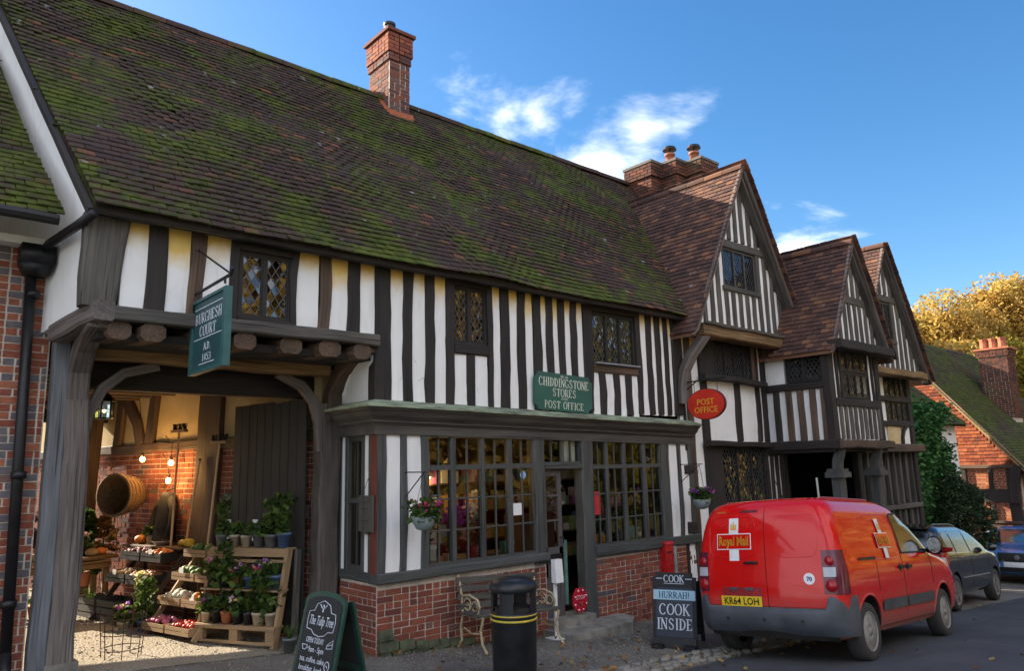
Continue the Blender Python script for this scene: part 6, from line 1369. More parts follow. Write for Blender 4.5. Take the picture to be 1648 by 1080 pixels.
q = MB(); q.beam((7.22, -.30, z), (7.22, -.30, z+.85), EX, .05, .03, .001); q.box((7.1, -.42, z), (7.34, -.2, z+.015)); part('post', q, WHITE, sd); q = MB(); q.hexa([(7.15, -.40, z+.72), (7.29, -.40, z+.72), (7.29, -.31, z+.72), (7.15, -.31, z+.72)], [(7.15, -.38, z+1.02), (7.29, -.38, z+1.02), (7.29, -.31, z+1.02), (7.15, -.31, z+1.02)]); part('dispenser', q, WHITE, sd)
q = MB(); q.box((7.16, -.30, z+.70), (7.30, -.295, z+1.04)); part('back_plate', q, BLK, sd)
st = thing('stop_disc', 'red octagonal disc with white print and studs leaning in the shop doorway', 'sign', (7.95, .0, .1)); c = V((7.93, -.05, .20))
q = flat_poly(c, EX, EZ, [(.155*cos(radians(22.5+45*i)), .175*sin(radians(22.5+45*i))) for i in range(8)], .03); part('disc', q, plain('red_disc', (.45, .012, .03), .4), st)
part('lettering', place_flat(text_mb('STOP', .06, bold=.001), c+V((0, -.031, .035)), EX, EZ), plain('pink_print', (.8, .4, .45), .5), st); part('lettering', place_flat(text_mb('ME', .055, bold=.001), c+V((0, -.031, -.05)), EX, EZ), plain('faint_red_print', (.6, .08, .1), .5), st)
for i in range(8): q = MB(); a = radians(45*i+22.5); q.ball(c+V((.12*cos(a), -.035, .14*sin(a))), .012, tone=.5); part('stud', q, WHITE, st)
gp = thing('green_post', 'pale green upright standing just inside the dark shop doorway', 'post', (8.02, .3, .07)); q = MB(); q.beam((8.02, .3, .07), (8.02, .3, 1.0), EX, .06, .06, .002); part('shaft', q, plain('pale_green_paint', (.12, .26, .23), .5), gp); q = MB(); q.box((7.93, .2, .07), (8.11, .4, .09)); part('foot_plate', q, IRON, gp)
wr = thing('hanging_wreath', 'pale dried flowers hanging at the top of the open doorway', 'wreath', (7.93, .45, 1.7)); q = MB(); leafcloud([(7.85+R(0, .2), .45, 1.45+R(0, .55)) for _ in range(24)], 260, .05, (.04, .04, .05), mb=q); part('dried_flowers', q, m_leaf('dried_flower', [(0, (.1, .08, .06)), (.6, (.3, .27, .24)), (1, (.5, .46, .42))], .2), wr); q = MB(); q.tube([(7.93, .45, 2.0), (7.93, .42, 2.05)], .004, 4); part('string', q, IRON, wr)
ch_ = thing('chest_of_drawers', 'brown wooden chest in the shadow of the shop doorway', 'chest', (7.95, 1.2, .07)); q = MB(); q.box((7.78, 1.0, .62), (8.5, 1.4, 1.35)); part('carcass', q, OAKB, ch_)
for z0 in (.66, .9, 1.13): q = MB(); q.box((7.8, .985, z0), (8.48, 1.0, z0+.19)); d_ = part('drawer', q, OAKB, ch_); q = MB(); q.ball((8.1, .975, z0+.1), .015); part('knob', q, IRON, d_)
q = MB()
for x in (7.82, 8.46):
    for y in (1.03, 1.37): q.beam((x, y, .06), (x, y, .62), EX, .05, .05, .002)
part('leg', q, OAKB, ch_)
# red letter box in the wall and a pipe
lbx = thing('wall_letter_box', 'red letter box set in the brick plinth beyond the shop window', 'letter box', (10.0, -.05, .2)); q = MB(); q.box((9.9, -.10, .12), (10.1, .02, .80)); q.hexa([(9.88, -.12, .80), (10.12, -.12, .80), (10.12, .02, .80), (9.88, .02, .80)], [(9.89, -.10, .83), (10.11, -.10, .83), (10.11, .02, .86), (9.89, .02, .86)]); part('body', q, plain('letter_box_red', (.48, .012, .016), .3), lbx); q = MB(); q.box((9.93, -.105, .66), (10.07, -.099, .685)); part('slot', q, BLK, lbx); q = MB(); q.box((9.92, -.106, .3), (10.08, -.1, .6)); part('door', q, plain('letter_box_door', (.4, .012, .016), .3), lbx)
pp = thing('down_pipe', 'pale grey pipe running down the brick plinth beside the letter box', 'pipe', (10.2, -.06, -.2)); q = MB(); q.tube([(10.2, -.05, .75), (10.2, -.05, -.3)], .035, 10); part('tube', q, plain('grey_pipe', (.28, .31, .30), .5), pp); q = MB(); q.box((10.15, -.04, .4), (10.25, .02, .44)); part('clip', q, IRON, pp)
# hanging baskets
def basket(label, x, y0, zt, reach, drop, fl):
    t = thing('hanging_basket', label, 'hanging basket', (x, y0-reach, zt-drop-.2), 'hanging baskets on the shop front'); y = y0-reach
    q = MB(); q.tube([(x, y0-.02, zt), (x, y-.06, zt)], .008, 6); q.tube([(x, y0-.02, zt-.3), (x, y-.0, zt-.01)], .007, 6); q.tube([(x, y0-.02, zt+.05), (x, y0-.02, zt-.34)], .012, 5); part('bracket', q, IRON, t)
    q = MB(); zb = zt-drop
    for a in (0, 2.1, 4.2): q.tube([(x, y, zt-.01), (x+.13*cos(a), y+.13*sin(a), zb)], .003, 4)
    part('chain', q, IRON, t); q = MB(); q.lathe([(.03, -.15), (.09, -.13), (.13, -.06), (.145, .0), (.14, .01)], (x, y, zb), seg=20); part('bowl', q, plain('grey_green_bowl', (.22, .27, .27), .6), t, True)
    q = MB(); leafcloud([(x+R(-.14, .14), y+R(-.14, .14), zb+.05+R(-.02, .08)) for _ in range(20)], 380, .032, (.04, .04, .05), mb=q); part('foliage', q, L_GREEN, t)
    q = MB(); leafcloud([(x+R(-.15, .15), y+R(-.15, .1), zb+.10+R(0, .08)) for _ in range(10)], 90, .02, (.025, .025, .02), mb=q); q.t = [min(1, max(0, v*.25+fl)) for v in q.t]; part('flowers', q, FLOW, t)
basket('hanging basket with red flowers in a grey bowl, left of the big shop window', 5.02, 0, 2.06, .42, .52, .0); basket('hanging basket with pink flowers past the right-hand shop window', 10.52, 0, 2.06, .42, .58, .18)
nb = thing('notice_slate', 'grey wooden notice with cut-out bottom hung on the corner post by the arch', 'sign', (4.58, .12, 1.25)); q = MB()
for i, (dz, w_) in enumerate(((.0, .1), (-.03, .09), (.0, .1))): q.box((4.575, .0+.105*i, 1.38+dz), (4.605, .0+.105*i+w_, 1.80))
part('board', q, OAKS, nb); q = MB(); q.tube([(4.59, .05, 1.8), (4.61, .15, 2.0), (4.59, .25, 1.8)], .004, 4); part('cord', q, IRON, nb)
for z_, w_ in ((1.72, .2), (1.64, .14), (1.5, .16)): q = MB(); q.box((4.571, .16-w_/2, z_), (4.575, .16+w_/2, z_+.012)); part('painted_line', q, BLK, nb)

# ------------------------------------------------------------------ shop window displays
def shelf(x0, x1, z, lab):
    t = thing('display_shelf', lab, 'shelf', ((x0+x1)/2, .5, .06)); m = MB(); m.beam((x0, .5, z), (x1, .5, z), EY, .6, .03, .002); part('shelf_board', m, OAKB, t)
    for x in (x0+.1, x1-.1): m = MB(); m.beam((x, .5, .06), (x, .5, z-.02), EX, .08, .08, .002); part('leg', m, OAKB, t)
shelf(5.4, 7.1, .90, 'display shelf behind the left shop window'); shelf(8.45, 9.95, .88, 'display shelf behind the right shop window')
def vase(label, x, y, z, h, r, mat, leafmat, fmat, tone, n=160):
    t = thing('flower_vase', label, 'flowers', (x, y, z), 'flowers in the shop windows'); q = MB(); q.lathe([(.05, 0), (.065, .06), (.05, .14), (.055, .16)], (x, y, z), seg=14); part('vase', q, mat, t, True); q = MB(); leafcloud([(x+R(-.08, .08), y+R(-.05, .05), z+.16+R(0, h*.7)) for _ in range(12)], 90, .045, (.03, .03, .05), mb=q); part('stems', q, leafmat, t); q = MB(); leafcloud([(x+R(-r, r), y+R(-.08, .08), z+.2+h*.6+R(0, h*.5)) for _ in range(14)], n, .028, (.03, .03, .03), mb=q); q.t = [tone+R(-.04, .04) for _ in q.t]; part('blooms', q, fmat, t)
vase('bunch of purple flowers behind the left shop window', 6.02, .38, .92, .42, .16, POTG, L_GREEN, FLOW, .40, 220); vase('dark red foliage plant at the left end of the shop window', 5.55, .36, .92, .35, .14, TERRA, L_DARK, L_PLUM, .5); vase('small white flowers beside the orange light in the shop window', 6.42, .40, .92, .6, .1, WHITE, L_GREEN, FLOW, .97, 120)
vase('yellow flowers low in the left shop window', 6.55, .55, .92, .55, .08, TERRA, L_GREEN, FLOW, .78, 120); vase('pink flowers in the right shop window', 9.3, .34, .90, .45, .14, POTG, L_GREEN, FLOW, .58, 200); vase('lilac flowers at the right end of the right shop window', 9.78, .36, .90, .52, .12, WHITE, L_GREEN, FLOW, .42, 180); vase('red and white flowers in the middle of the right shop window', 8.95, .42, .90, .4, .12, WHITE, L_GREEN, FLOW, .2, 140)
for k, (x, z, w, h, c, lab) in enumerate(((6.9, 1.02, .17, .14, (.08, .4, .38), 'turquoise box at the right end of the left shop window'), (5.9, .98, .1, .1, (.5, .42, .3), 'cream jar low in the left shop window'), (6.3, 1.0, .14, .14, (.16, .02, .03), 'dark red box low in the left shop window'), (8.55, 1.02, .12, .2, (.75, .32, .08), 'orange packet at the left end of the right shop window'), (8.85, .98, .16, .12, (.7, .35, .1), 'low orange packet in the right shop window'), (9.5, 1.0, .14, .18, (.05, .25, .32), 'blue-green box in the right shop window'), (5.62, 1.02, .09, .2, (.4, .4, .38), 'white lantern in the left shop window'))):
    t = thing('packet', lab, 'packet', (x, .3, z-h/2), 'goods in the shop windows'); m = MB(); m.box((x-w/2, .25, z-.08), (x+w/2, .36, z-.08+h)); part('box', m, plain('goods%d' % k if False else 'goods', c, .5), t); m = MB(); m.box((x-w/2-.004, .246, z-.08+h*.7), (x+w/2+.004, .364, z-.08+h)); part('lid', m, plain('goods_lid', tuple(min(1, v*1.4) for v in c), .5), t)
nt2 = tag(flat_poly((6.86, .02, 1.52), EX, EZ, [(-.08, -.08), (.08, -.08), (.08, .08), (-.08, .08)], .002).build('paper_notice', WHITE), 'white paper notice stuck inside the left shop window', 'notice'); tag(flat_poly((6.98, .02, 1.98), EX, EZ, ellipse(.055, .055, 18), .002).build('round_sticker', plain('blue_sticker', (.25, .4, .65), .5)), 'round pale blue sticker high in the left shop window', 'sticker'); tag(flat_poly((8.47, .02, 1.52), EX, EZ, [(-.07, -.17), (.07, -.17), (.07, .17), (-.07, .17)], .002).build('poster', plain('red_poster', (.5, .02, .03), .5)), 'red poster inside the right shop window next to the door', 'poster')
for x, z, lab in ((5.72, 2.33, 'lit lamp hanging high in the left end of the shop window'), (6.38, 2.18, 'small lit lamp hanging in the middle of the shop window'), (6.62, 1.98, 'orange lit lamp deep behind the left shop window')):
    y = .9 if z > 2.1 else 1.8; t = thing('pendant_lamp', lab, 'lamp', (x, y, z), 'lamps inside the shop'); q = MB(); q.ball((x, y, z), .04, tone=.5); part('bulb', q, BULB, t, True); q = MB(); q.tube([(x, y, z+.04), (x, y, 2.66)], .006, 5); part('flex', q, IRON, t); q = MB(); q.lathe([(.11, -.01), (.05, .06), (.02, .07)], (x, y, z), seg=14); part('shade', q, plain('shade', (.5, .4, .25), .6), t, True)
    li = bpy.data.lights.new('lamp_light', 'POINT'); li.energy = 2.6; li.color = (1, .58, .24); li.shadow_soft_size = .06; lo_ = bpy.data.objects.new('lamp_light', li); col.objects.link(lo_); lo_.location = (x, y, z-.09)

# ------------------------------------------------------------------ things in the carriage arch
ln = thing('wall_lantern', 'black glazed lantern hanging inside the arch beside the left post', 'lantern', (2.05, 1.6, 2.55)); c = V((2.12, 2.0, 2.78))
q = MB()
for a in range(6):
    A = radians(60*a); B = radians(60*a+60); p, r = c+V((.10*cos(A), .10*sin(A), 0)), c+V((.10*cos(A), .10*sin(A), .2)); q.tube([p, r], .007, 4); q.tube([p, c+V((.1*cos(B), .1*sin(B), 0))], .007, 4); q.tube([r, c+V((.1*cos(B), .1*sin(B), .2))], .007, 4); q.tube([(p+r)/2, c+V((.1*cos(B), .1*sin(B), .1))], .004, 4)
q.lathe([(.13, .2), (.05, .29), (.02, .31), (.02, .34)], c, seg=6); q.lathe([(.1, -.01), (.001, -.02)], c, seg=6); part('cage', q, IRON, ln); q = MB(); q.lathe([(.092, .0), (.092, .2)], c, seg=6); part('glass', q, GLASS, ln); q = MB(); q.tube([c+V((0, 0, .34)), c+V((0, 0, .42)), c+V((-.3, -.2, .5))], .008, 5); part('arm', q, IRON, ln)
q = MB(); q.ball(c+V((0, 0, .09)), .022, tone=.5); part('bulb', q, emit('dim_bulb', (1, .62, .25), 3.), ln)
for i, (p, lab) in enumerate(((wp(3.75, 2.35, .25), 'lit bulb on a long flex left of the big post'), (wp(3.05, 2.28, .2), 'upper of the two lit bulbs beside the brooms'), (wp(3.1, 2.02, .2), 'lower of the two lit bulbs beside the brooms'), (wp(6.2, 1.75, .35), 'lit bulb at the far left of the brick wall'))):
    t = thing('festoon_bulb', lab, 'light bulb', p, 'bulbs strung along the arch wall'); q = MB(); q.ball(p, .038, (1, 1, 1.2), 6, 10, .5); part('bulb', q, BULB, t, True); q = MB(); q.lathe([(.022, .03), (.022, .08), (.008, .1)], p, seg=10); part('holder', q, IRON, t, True); q = MB(); q.tube([p+V((0, 0, .1)), p+V((R(-.03, .03), 0, .3)), V((p.x-.1, p.y, 3.33 if i in (0, 3) else p.z+.4))], .006, 5); part('flex', q, IRON, t)
    li = bpy.data.lights.new('bulb_light', 'POINT'); li.energy = 5.5; li.color = (1, .55, .18); li.shadow_soft_size = .05; o = bpy.data.objects.new('bulb_light', li); col.objects.link(o); o.location = p+skn*.06-V((0, 0, .02))
def broom(lab, s, zt, zb, ds, o=.18, head=.36):
    t = thing('broom', lab, 'broom', wp(s, zb, o), 'long-handled brooms against the wall'); q = MB(); q.tube([wp(s, zb, o+.1), wp(s+ds, zt, o)], .016, 8); part('handle', q, BROOMW, t); q = MB(); c = wp(s+ds, zt+.02, o); q.obox(c, sk*head/2, skn*.03, EZ*.02); part('head', q, PALE, t); q = MB()
    for i in range(36): a = R(-head/2, head/2); q.tube([c+sk*a+EZ*.02, c+sk*(a*1.08)+skn*R(-.02, .02)+EZ*.11], .006, 4, .004)
    part('bristles', q, CHAR, t)
broom('tall broom leaning head up, left of the pair by the big post', 2.75, 2.72, .95, .1, .22); broom('broom leaning head up on the brick wall between the post and the gate', 1.98, 2.52, .95, -.05, .16); 
t = thing('wooden_pole', 'bare pale pole leaning behind the left broom', 'pole', wp(2.6, .9, .15)); q = MB(); q.tube([wp(2.62, .9, .2), wp(2.45, 2.3, .12)], .018, 8); part('shaft', q, BROOMW, t); q = MB(); q.lathe([(.02, 0), (.012, .03)], wp(2.45, 2.3, .12), seg=8); part('tip', q, IRON, t)
bk_ = thing('wicker_basket', 'large round wicker basket hung on its side on the brick wall', 'basket', wp(4.05, 1.75, .3)); q = MB(); c = wp(4.05, 1.82, .16)
ax = (skn*.9-sk*.3).normalized(); M3 = ax.to_track_quat('Z', 'Y').to_matrix()
b = MB(); b.lathe([(.001, 0), (.22, .0), (.26, .12), (.29, .26), (.31, .40), (.325, .41), (.325, .44), (.29, .44), (.27, .26), (.2, .03), (.001, .02)], seg=26); b.v = [tuple(c+M3 @ V(p)) for p in b.v]; part('bowl', b, WICK, bk_, True)
for h, r in ((.1, .265), (.2, .285), (.3, .302), (.38, .315)): b = MB(); b.tube([c+M3 @ V((r*cos(a), r*sin(a), h)) for a in [2*pi*i/26 for i in range(27)]], .008, 5); part('woven_hoop', b, WICK, bk_)
wt = thing('dried_wreath', 'grey-green dried wreath hanging on the brick wall by the gate', 'wreath', wp(1.78, 1.62, .1)); q = MB(); leafcloud([wp(1.78+.11*cos(a), 1.62+.16*sin(a), .08) for a in [2*pi*i/20 for i in range(20)]], 420, .03, (.025, .02, .03), mb=q); part('leaves', q, m_leaf('sage_leaf', [(0, (.08, .1, .08)), (.6, (.2, .23, .2)), (1, (.35, .37, .33))], .2), wt); q = MB(); q.tube([wp(1.78, 1.8, .05), wp(1.78, 1.95, .03)], .004, 4); part('string', q, IRON, wt)
ct = thing('hanging_coat', 'dark jacket and tools hung on the brick wall behind the produce', 'coat', wp(3.2, 1.4, .12)); q = MB(); q.tube([wp(3.2, 1.84, .12), wp(3.2, 1.78, .13), wp(3.2, 1.6, .14), wp(3.2, 1.35, .15), wp(3.22, 1.15, .15)], .09, 12, .17); q.tube([wp(3.26, 1.76, .13), wp(3.42, 1.62, .16), wp(3.47, 1.4, .2), wp(3.4, 1.2, .24)], .06, 9, .045); q.tube([wp(3.14, 1.76, .13), wp(3.0, 1.6, .16), wp(2.96, 1.38, .2), wp(3.0, 1.2, .24)], .06, 9, .045); part('jacket', q, plain('dark_cloth', (.018, .018, .022), .9, var=.5), ct, True); q = MB(); q.tube([wp(3.2, 1.9, .05), wp(3.2, 1.86, .14)], .01, 5); part('hook', q, IRON, ct)

# pots and plants ---------------------------------------------------------------
def potted(proto_kind):
    t = thing('potted_plant', 'potted plant', 'potted plant', (0, 0, 0), None, 0, True); q = MB(); r = {'herb': .065, 'flower': .06, 'tall': .075, 'grass': .065}[proto_kind]
    q.lathe([(r*.72, 0), (r*.98, .11), (r*1.06, .11), (r*1.06, .135), (r*.9, .135), (r*.85, .115), (.001, .115)], seg=16); part('pot', q, {'herb': POTG, 'flower': TERRA, 'tall': POTG, 'grass': plain('cream_pot', (.4, .33, .24), .7)}[proto_kind], t, True); q = MB(); hgt = {'herb': .14, 'flower': .13, 'tall': .36, 'grass': .16}[proto_kind]
    if proto_kind == 'grass':
        for _ in range(60): a = R(0, 6.3); l = R(.6, 1)*hgt; d = V((cos(a), sin(a), 0)); q.add([d*.01+V((0, 0, .12))-V((-d.y, d.x, 0))*.005, d*.01+V((0, 0, .12))+V((-d.y, d.x, 0))*.005, d*.07+V((0, 0, .12+l)), ], [(0, 1, 2)]); q.add([d*.07+V((0, 0, .12+l)), d*.07+V((0, 0, .12+l))+V((-d.y, d.x, 0))*.006, d*.16+V((0, 0, .12+l*.7))], [(0, 1, 2)])
    else:
        k = {'herb': .07, 'flower': .065, 'tall': .07}[proto_kind]; leafcloud([(R(-k, k), R(-k, k), .13+R(.02, hgt)) for _ in range(18)], 130 if proto_kind != 'tall' else 170, .03, (.02, .02, .025), mb=q)
        for _ in range(6): q.tube([(0, 0, .11), (R(-.03, .03), R(-.03, .03), .13+hgt*.5), (R(-.06, .06), R(-.06, .06), .13+hgt*.9)], .004, 4)
    part('foliage', q, L_GREEN, t)
    if proto_kind == 'flower': q = MB(); leafcloud([(R(-.07, .07), R(-.07, .07), .13+hgt*R(.6, 1.15)) for _ in range(9)], 70, .02, (.02, .02, .015), mb=q); part('flowers', q, FLOW, t)
    return t
CPOT = plain('cream_plastic_pot', (.42, .35, .26), .7); BPOT = plain('blue_plastic_pot', (.06, .11, .22), .5); protos = {k: potted(k) for k in ('herb', 'flower', 'tall', 'grass')}; used = set()
def plant(kind, p, s, lab, grp):
    o = protos[kind]
    if kind in used: o = copy_tree(o)
    used.add(kind); o.location = p; o.rotation_euler = (0, 0, R(0, 6.3)); o.scale = (s, s, s*R(.9, 1.15)); o['label'] = lab; o['group'] = grp
    pt = [c for c in o.children if c.name.startswith('pot')][0]; sl_ = pt.material_slots[0]; sl_.link = 'OBJECT'; sl_.material = random.choice((POTG, TERRA, CPOT, BPOT, BINP, POTG)); return o
# pallet stand leaning back, plants on its shelves
A0, A1 = V((3.38, 2.02, 0)), V((3.95, .98, 0)); pu = (A1-A0).normalized(); pn = V((-pu.y, pu.x, 0)); pn = pn if pn.dot(V((-1, -1, 0))) > 0 else -pn
pz = gz(3.65, 1.5); ps_ = thing('pallet_plant_stand', 'upright wooden pallet used as a plant stand by the dark gate', 'plant stand', (3.65, 1.5, pz))
def pp_(s, b, o): return A0+pu*s+EZ*(pz+b)+pn*o
LL = (A1-A0).length
for s in (.03, LL-.03): m = MB(); m.beam(pp_(s, .0, .10), pp_(s, 1.12, -.14), pu, .05, .10, .004); part('upright', m, PALE, ps_)
for b, o in ((.06, .14), (.22, .14), (1.06, -.08), (.97, -.06)): m = MB(); m.beam(pp_(0, b, o), pp_(LL, b, o), EZ, .085 if b > 1 else .035, .02, .003); part('board', m, PALE, ps_)
for b, o in ((.24, .06), (.64, -.02), (1.11, -.16)): m = MB(); m.beam(pp_(0, b, o), pp_(LL, b, o), pn, .17, .022, .002); part('shelf', m, PALE, ps_)
for s in (.07, LL/2, LL-.07): m = MB(); c = pp_(s, .14, .1); m.obox(c, pu*.06, pn*.04, EZ*.065); part('block', m, PALE, ps_)
m = MB(); m.beam(pp_(LL+.06, 0, -.15), pp_(LL+.06, 1.1, -.2), pu, .04, .09, .003); part('prop', m, OAKS, ps_)
rows = [(.255, .07, ['flower', 'herb', 'grass', 'flower', 'grass', 'tall', 'grass']), (.655, -.01, ['flower', 'tall', 'flower', 'grass', 'flower', 'grass']), (1.125, -.15, ['tall', 'herb', 'grass', 'herb', 'tall', 'tall'])]
nmr = ['bottom', 'middle', 'top']; orn = ['first', 'second', 'third', 'fourth', 'fifth', 'sixth', 'seventh']
for ri, (b, o, ks) in enumerate(rows):
    for i, k in enumerate(ks): plant(k, pp_(.12+(LL-.24)*i/(len(ks)-1), b, o), R(.95, 1.2), '%s potted %s plant from the left on the %s shelf of the pallet stand' % (orn[i], {'herb': 'leafy', 'flower': 'flowering', 'tall': 'tall leafy', 'grass': 'grassy'}[k], nmr[ri]), 'plants on the pallet stand')
q = MB(); leafcloud([pp_(R(.05, LL-.05), R(.4, .95), R(.0, .1)) for _ in range(40)], 420, .035, (.05, .05, .05), mb=q); hp = q.build('hanging_foliage', L_GREEN); tag(hp, 'loose green foliage filling the gaps between pots on the pallet stand', 'foliage', None, 'stuff')
for s, lab in ((.2, 'white plant label leaning among the tall plants, left'), (.62, 'white plant label standing on top of the pallet stand, right')): tag(flat_poly(pp_(s, 1.3, -.16), pu, EZ, [(-.04, -.1), (.04, -.1), (.04, .16), (-.04, .16)], .004).build('plant_label', WHITE), lab, 'label')
# produce crates
def crate(lab, c, ax, w, d, h, mat, grp, slats=2):
    c = V(c); ax = V(ax).normalized(); ay = V((-ax.y, ax.x, 0)); t = thing('produce_crate', lab, 'crate', c, grp)
    for sg in (-1, 1):
        for k in range(slats): m = MB(); z = h*(k+.5)/slats; m.obox(c+ay*sg*d/2+EZ*z, ax*w/2, ay*.006, EZ*(h/slats*.42)); part('side_slat', m, mat, t)
        m = MB(); m.obox(c+ax*sg*(w/2-.008)+EZ*h/2, ax*.007, ay*(d/2-.008), EZ*h/2); part('end_board', m, mat, t)
    m = MB(); m.obox(c+EZ*.008, ax*(w/2-.01), ay*(d/2-.01), EZ*.006); part('base', m, mat, t); return t
def heap(lab, c, ax, w, d, r, cols, n, name='produce', cat='produce', sq=(1, 1, .9), h=.05):
    c = V(c); ax = V(ax).normalized(); ay = V((-ax.y, ax.x, 0)); q = MB()
    for _ in range(n): a, b = R(-.5, .5), R(-.5, .5); rr = r*R(.8, 1.15); q.ball(c+ax*a*(w-2*r)+ay*b*(d-2*r)+EZ*(h*(1-abs(a)-abs(b))+R(0, .02)), rr, sq, 6, 9, jit=.05)
    o = q.build(name, cols, None, True); return tag(o, lab, cat, 'produce laid out in the arch', 'stuff')
ORANGE = plain('orange_veg', (.55, .16, .02), .5); PUMP = plain('pumpkin', (.6, .2, .03), .5); ONION = plain('onion', (.4, .16, .06), .5); POTATO = plain('potato', (.3, .2, .1), .8); BEET = plain('beet', (.09, .012, .04), .6); GRN = plain('cabbage', (.1, .17, .04), .6); YELQ = plain('yellow_squash', (.6, .38, .04), .5); PURP = plain('purple_bag', (.03, .04, .25), .4); BLKC = plain('black_crate', (.015, .015, .017), .5); TOM = plain('tomato', (.45, .03, .015), .4)
g5 = gz(3, 4.5)
# black tiered stand
bst = thing('produce_stand', 'tiered dark stand holding black trays of produce', 'stand', (2.95, 4.2, g5)); cA = wp(3.0, 0, .45); cA.z = g5
for s in (2.5, 3.6):
    m = MB(); m.beam(wp(s, g5+.02, .95), wp(s, g5+.95, .2), sk, .04, .07, .003); part('sloping_rail', m, OAKB, bst); m = MB(); m.beam(wp(s, g5, .2), wp(s, g5+.95, .2), sk, .05, .05, .003); part('leg', m, OAKB, bst)
m = MB(); m.beam(wp(2.4, g5+.97, .22), wp(3.9, g5+.97, .22), skn, .34, .025, .003); part('top_shelf', m, OAKB, bst)
for k, (z, o) in enumerate(((.80, .42), (.52, .62))):
    for j, s in enumerate((2.78, 3.32)):
        c = wp(s, g5+z, o); lab = ['black tray', 'black tray'][0]+' of %s on the %s tier of the dark stand' % ([['carrots', 'dark roots'], ['onions', 'pale roots']][k][j], ['upper', 'lower'][k]); crate(lab, c, sk, .5, .34, .13, BLKC, 'black produce trays'); heap('heap of %s in a black tray' % [['orange carrots', 'dark beetroot'], ['brown onions', 'pale potatoes']][k][j], c+EZ*.09, sk, .5, .34, .035, [[ORANGE, BEET], [ONION, POTATO]][k][j], 46)
for j, s in enumerate((2.75, 3.3, 3.85)): crate('grey wooden box on the ground under the dark stand, %s' % ['nearest the street', 'in the middle', 'farthest back'][j], wp(s, g5+.0, .72), sk, .48, .36, .30, OAKS, 'grey boxes under the stand', 3)
for s, mt, r, lab in ((2.45, YELQ, .07, 'yellow squash at the street end of the top shelf'), (2.6, YELQ, .06, 'second yellow squash on the top shelf'), (3.7, PUMP, .08, 'orange pumpkin at the back end of the top shelf')):
    t = thing('squash', lab, 'squash', wp(s, g5+.985, .22)); q = MB(); q.ball(wp(s, g5+.985+r*.8, .22), r, (1.2, 1, .85), 8, 14, jit=.04); part('flesh', q, mt, t, True); q = MB(); q.tube([wp(s, g5+.98+r*1.6, .22), wp(s+.01, g5+1.03+r*1.6, .22)], .01, 5); part('stalk', q, L_GREEN, t)
bw_ = thing('bread_basket', 'shallow white bowl on the top shelf between squash and pumpkin', 'bowl', wp(3.15, g5+.985, .22)); q = MB(); c = wp(3.15, g5+.985, .22); q.lathe([(.08, 0), (.14, .06), (.145, .06), (.13, .05), (.07, .012), (.001, .012)], c, seg=18); part('bowl', q, WHITE, bw_, True); q = MB(); q.ball(c+EZ*.05, .07, (1, 1, .5)); part('loaf', q, POTATO, bw_, True)
# light wooden tiered crates between the dark stand and the pallet
g4 = gz(3.3, 3)
fr = thing('crate_rack', 'slanting wooden rack carrying the pale vegetable crates', 'rack', (3.4, 2.9, g4))
for s in (1.05, 2.1):
    m = MB(); m.beam(wp(s, g4+.02, 1.0), wp(s, g4+.98, .25), sk, .035, .07, .003); part('sloping_rail', m, PALE, fr); m = MB(); m.beam(wp(s, g4, .26), wp(s, g4+1.0, .26), sk, .05, .05, .003); part('leg', m, PALE, fr)
CL = [['leeks', 'lemons'], ['cabbages', 'purple bags'], ['cauliflowers', 'pumpkins'], ['radishes', 'tomatoes']]; CM = [[GRN, YELQ], [GRN, PURP], [plain('cauli', (.5, .48, .38), .7), PUMP], [plain('radish', (.5, .12, .2), .5), TOM]]
for k, (z, o) in enumerate(((.92, .36), (.64, .52), (.36, .70), (.08, .90))):
    for j, s in enumerate((1.86, 1.32)):
        c = wp(s, g4+z, o); crate('pale wooden crate of %s, %s tier of the slanting rack' % (CL[k][j], ['top', 'second', 'third', 'lowest'][k]), c, sk, .5, .3, .10, PALE, 'pale crates on the slanting rack'); heap('heap of %s in a pale crate on the rack' % CL[k][j], c+EZ*.08, sk, .48, .28, [.05, .055, .06, .035][k], CM[k][j], [14, 12, 10, 34][k])
# potting table at the back left with pots and squashes
tb = thing('produce_table', 'old wooden table at the back left of the arch, displaying squashes', 'table', (2.35, 5.2, gz(2.4, 5.2))); zt = gz(2.4, 5.2)
m = MB(); m.beam((1.6, 5.0, zt+.76), (3.05, 5.3, zt+.76), V((-.2, 1, 0)), .6, .05, .004); part('table_top', m, GLOW, tb)
for x, y in ((1.7, 4.8), (2.95, 5.02), (1.65, 5.3), (2.9, 5.55)): m = MB(); m.beam((x, y, zt), (x, y, zt+.74), EX, .09, .09, .004); part('leg', m, GLOW, tb)
m = MB(); m.beam((1.65, 4.76, zt+.66), (3.0, 4.98, zt+.66), EZ, .11, .03, .003); part('apron', m, GLOW, tb)
for i, (x, y, r, mt, lab) in enumerate(((2.25, 4.95, .10, plain('cream_squash', (.6, .52, .36), .6), 'large cream squash on the front of the table'), (2.75, 5.05, .085, POTATO, 'small brown squash on the right of the table'), (2.0, 4.95, .07, plain('grey_squash', (.4, .38, .33), .6), 'small grey squash on the left of the table'), (2.9, 5.2, .075, PUMP, 'small orange pumpkin at the right end of the table'))):
    t = thing('squash', lab, 'squash', (x, y, zt+.79)); q = MB(); q.ball((x, y, zt+.78+r*.75), r, (1.15, 1.15, .75), 8, 16, jit=.05); part('flesh', q, mt, t, True); q = MB(); q.tube([(x, y, zt+.78+r*1.4), (x+.01, y, zt+.83+r*1.45)], .011, 5); part('stalk', q, L_GREEN, t)
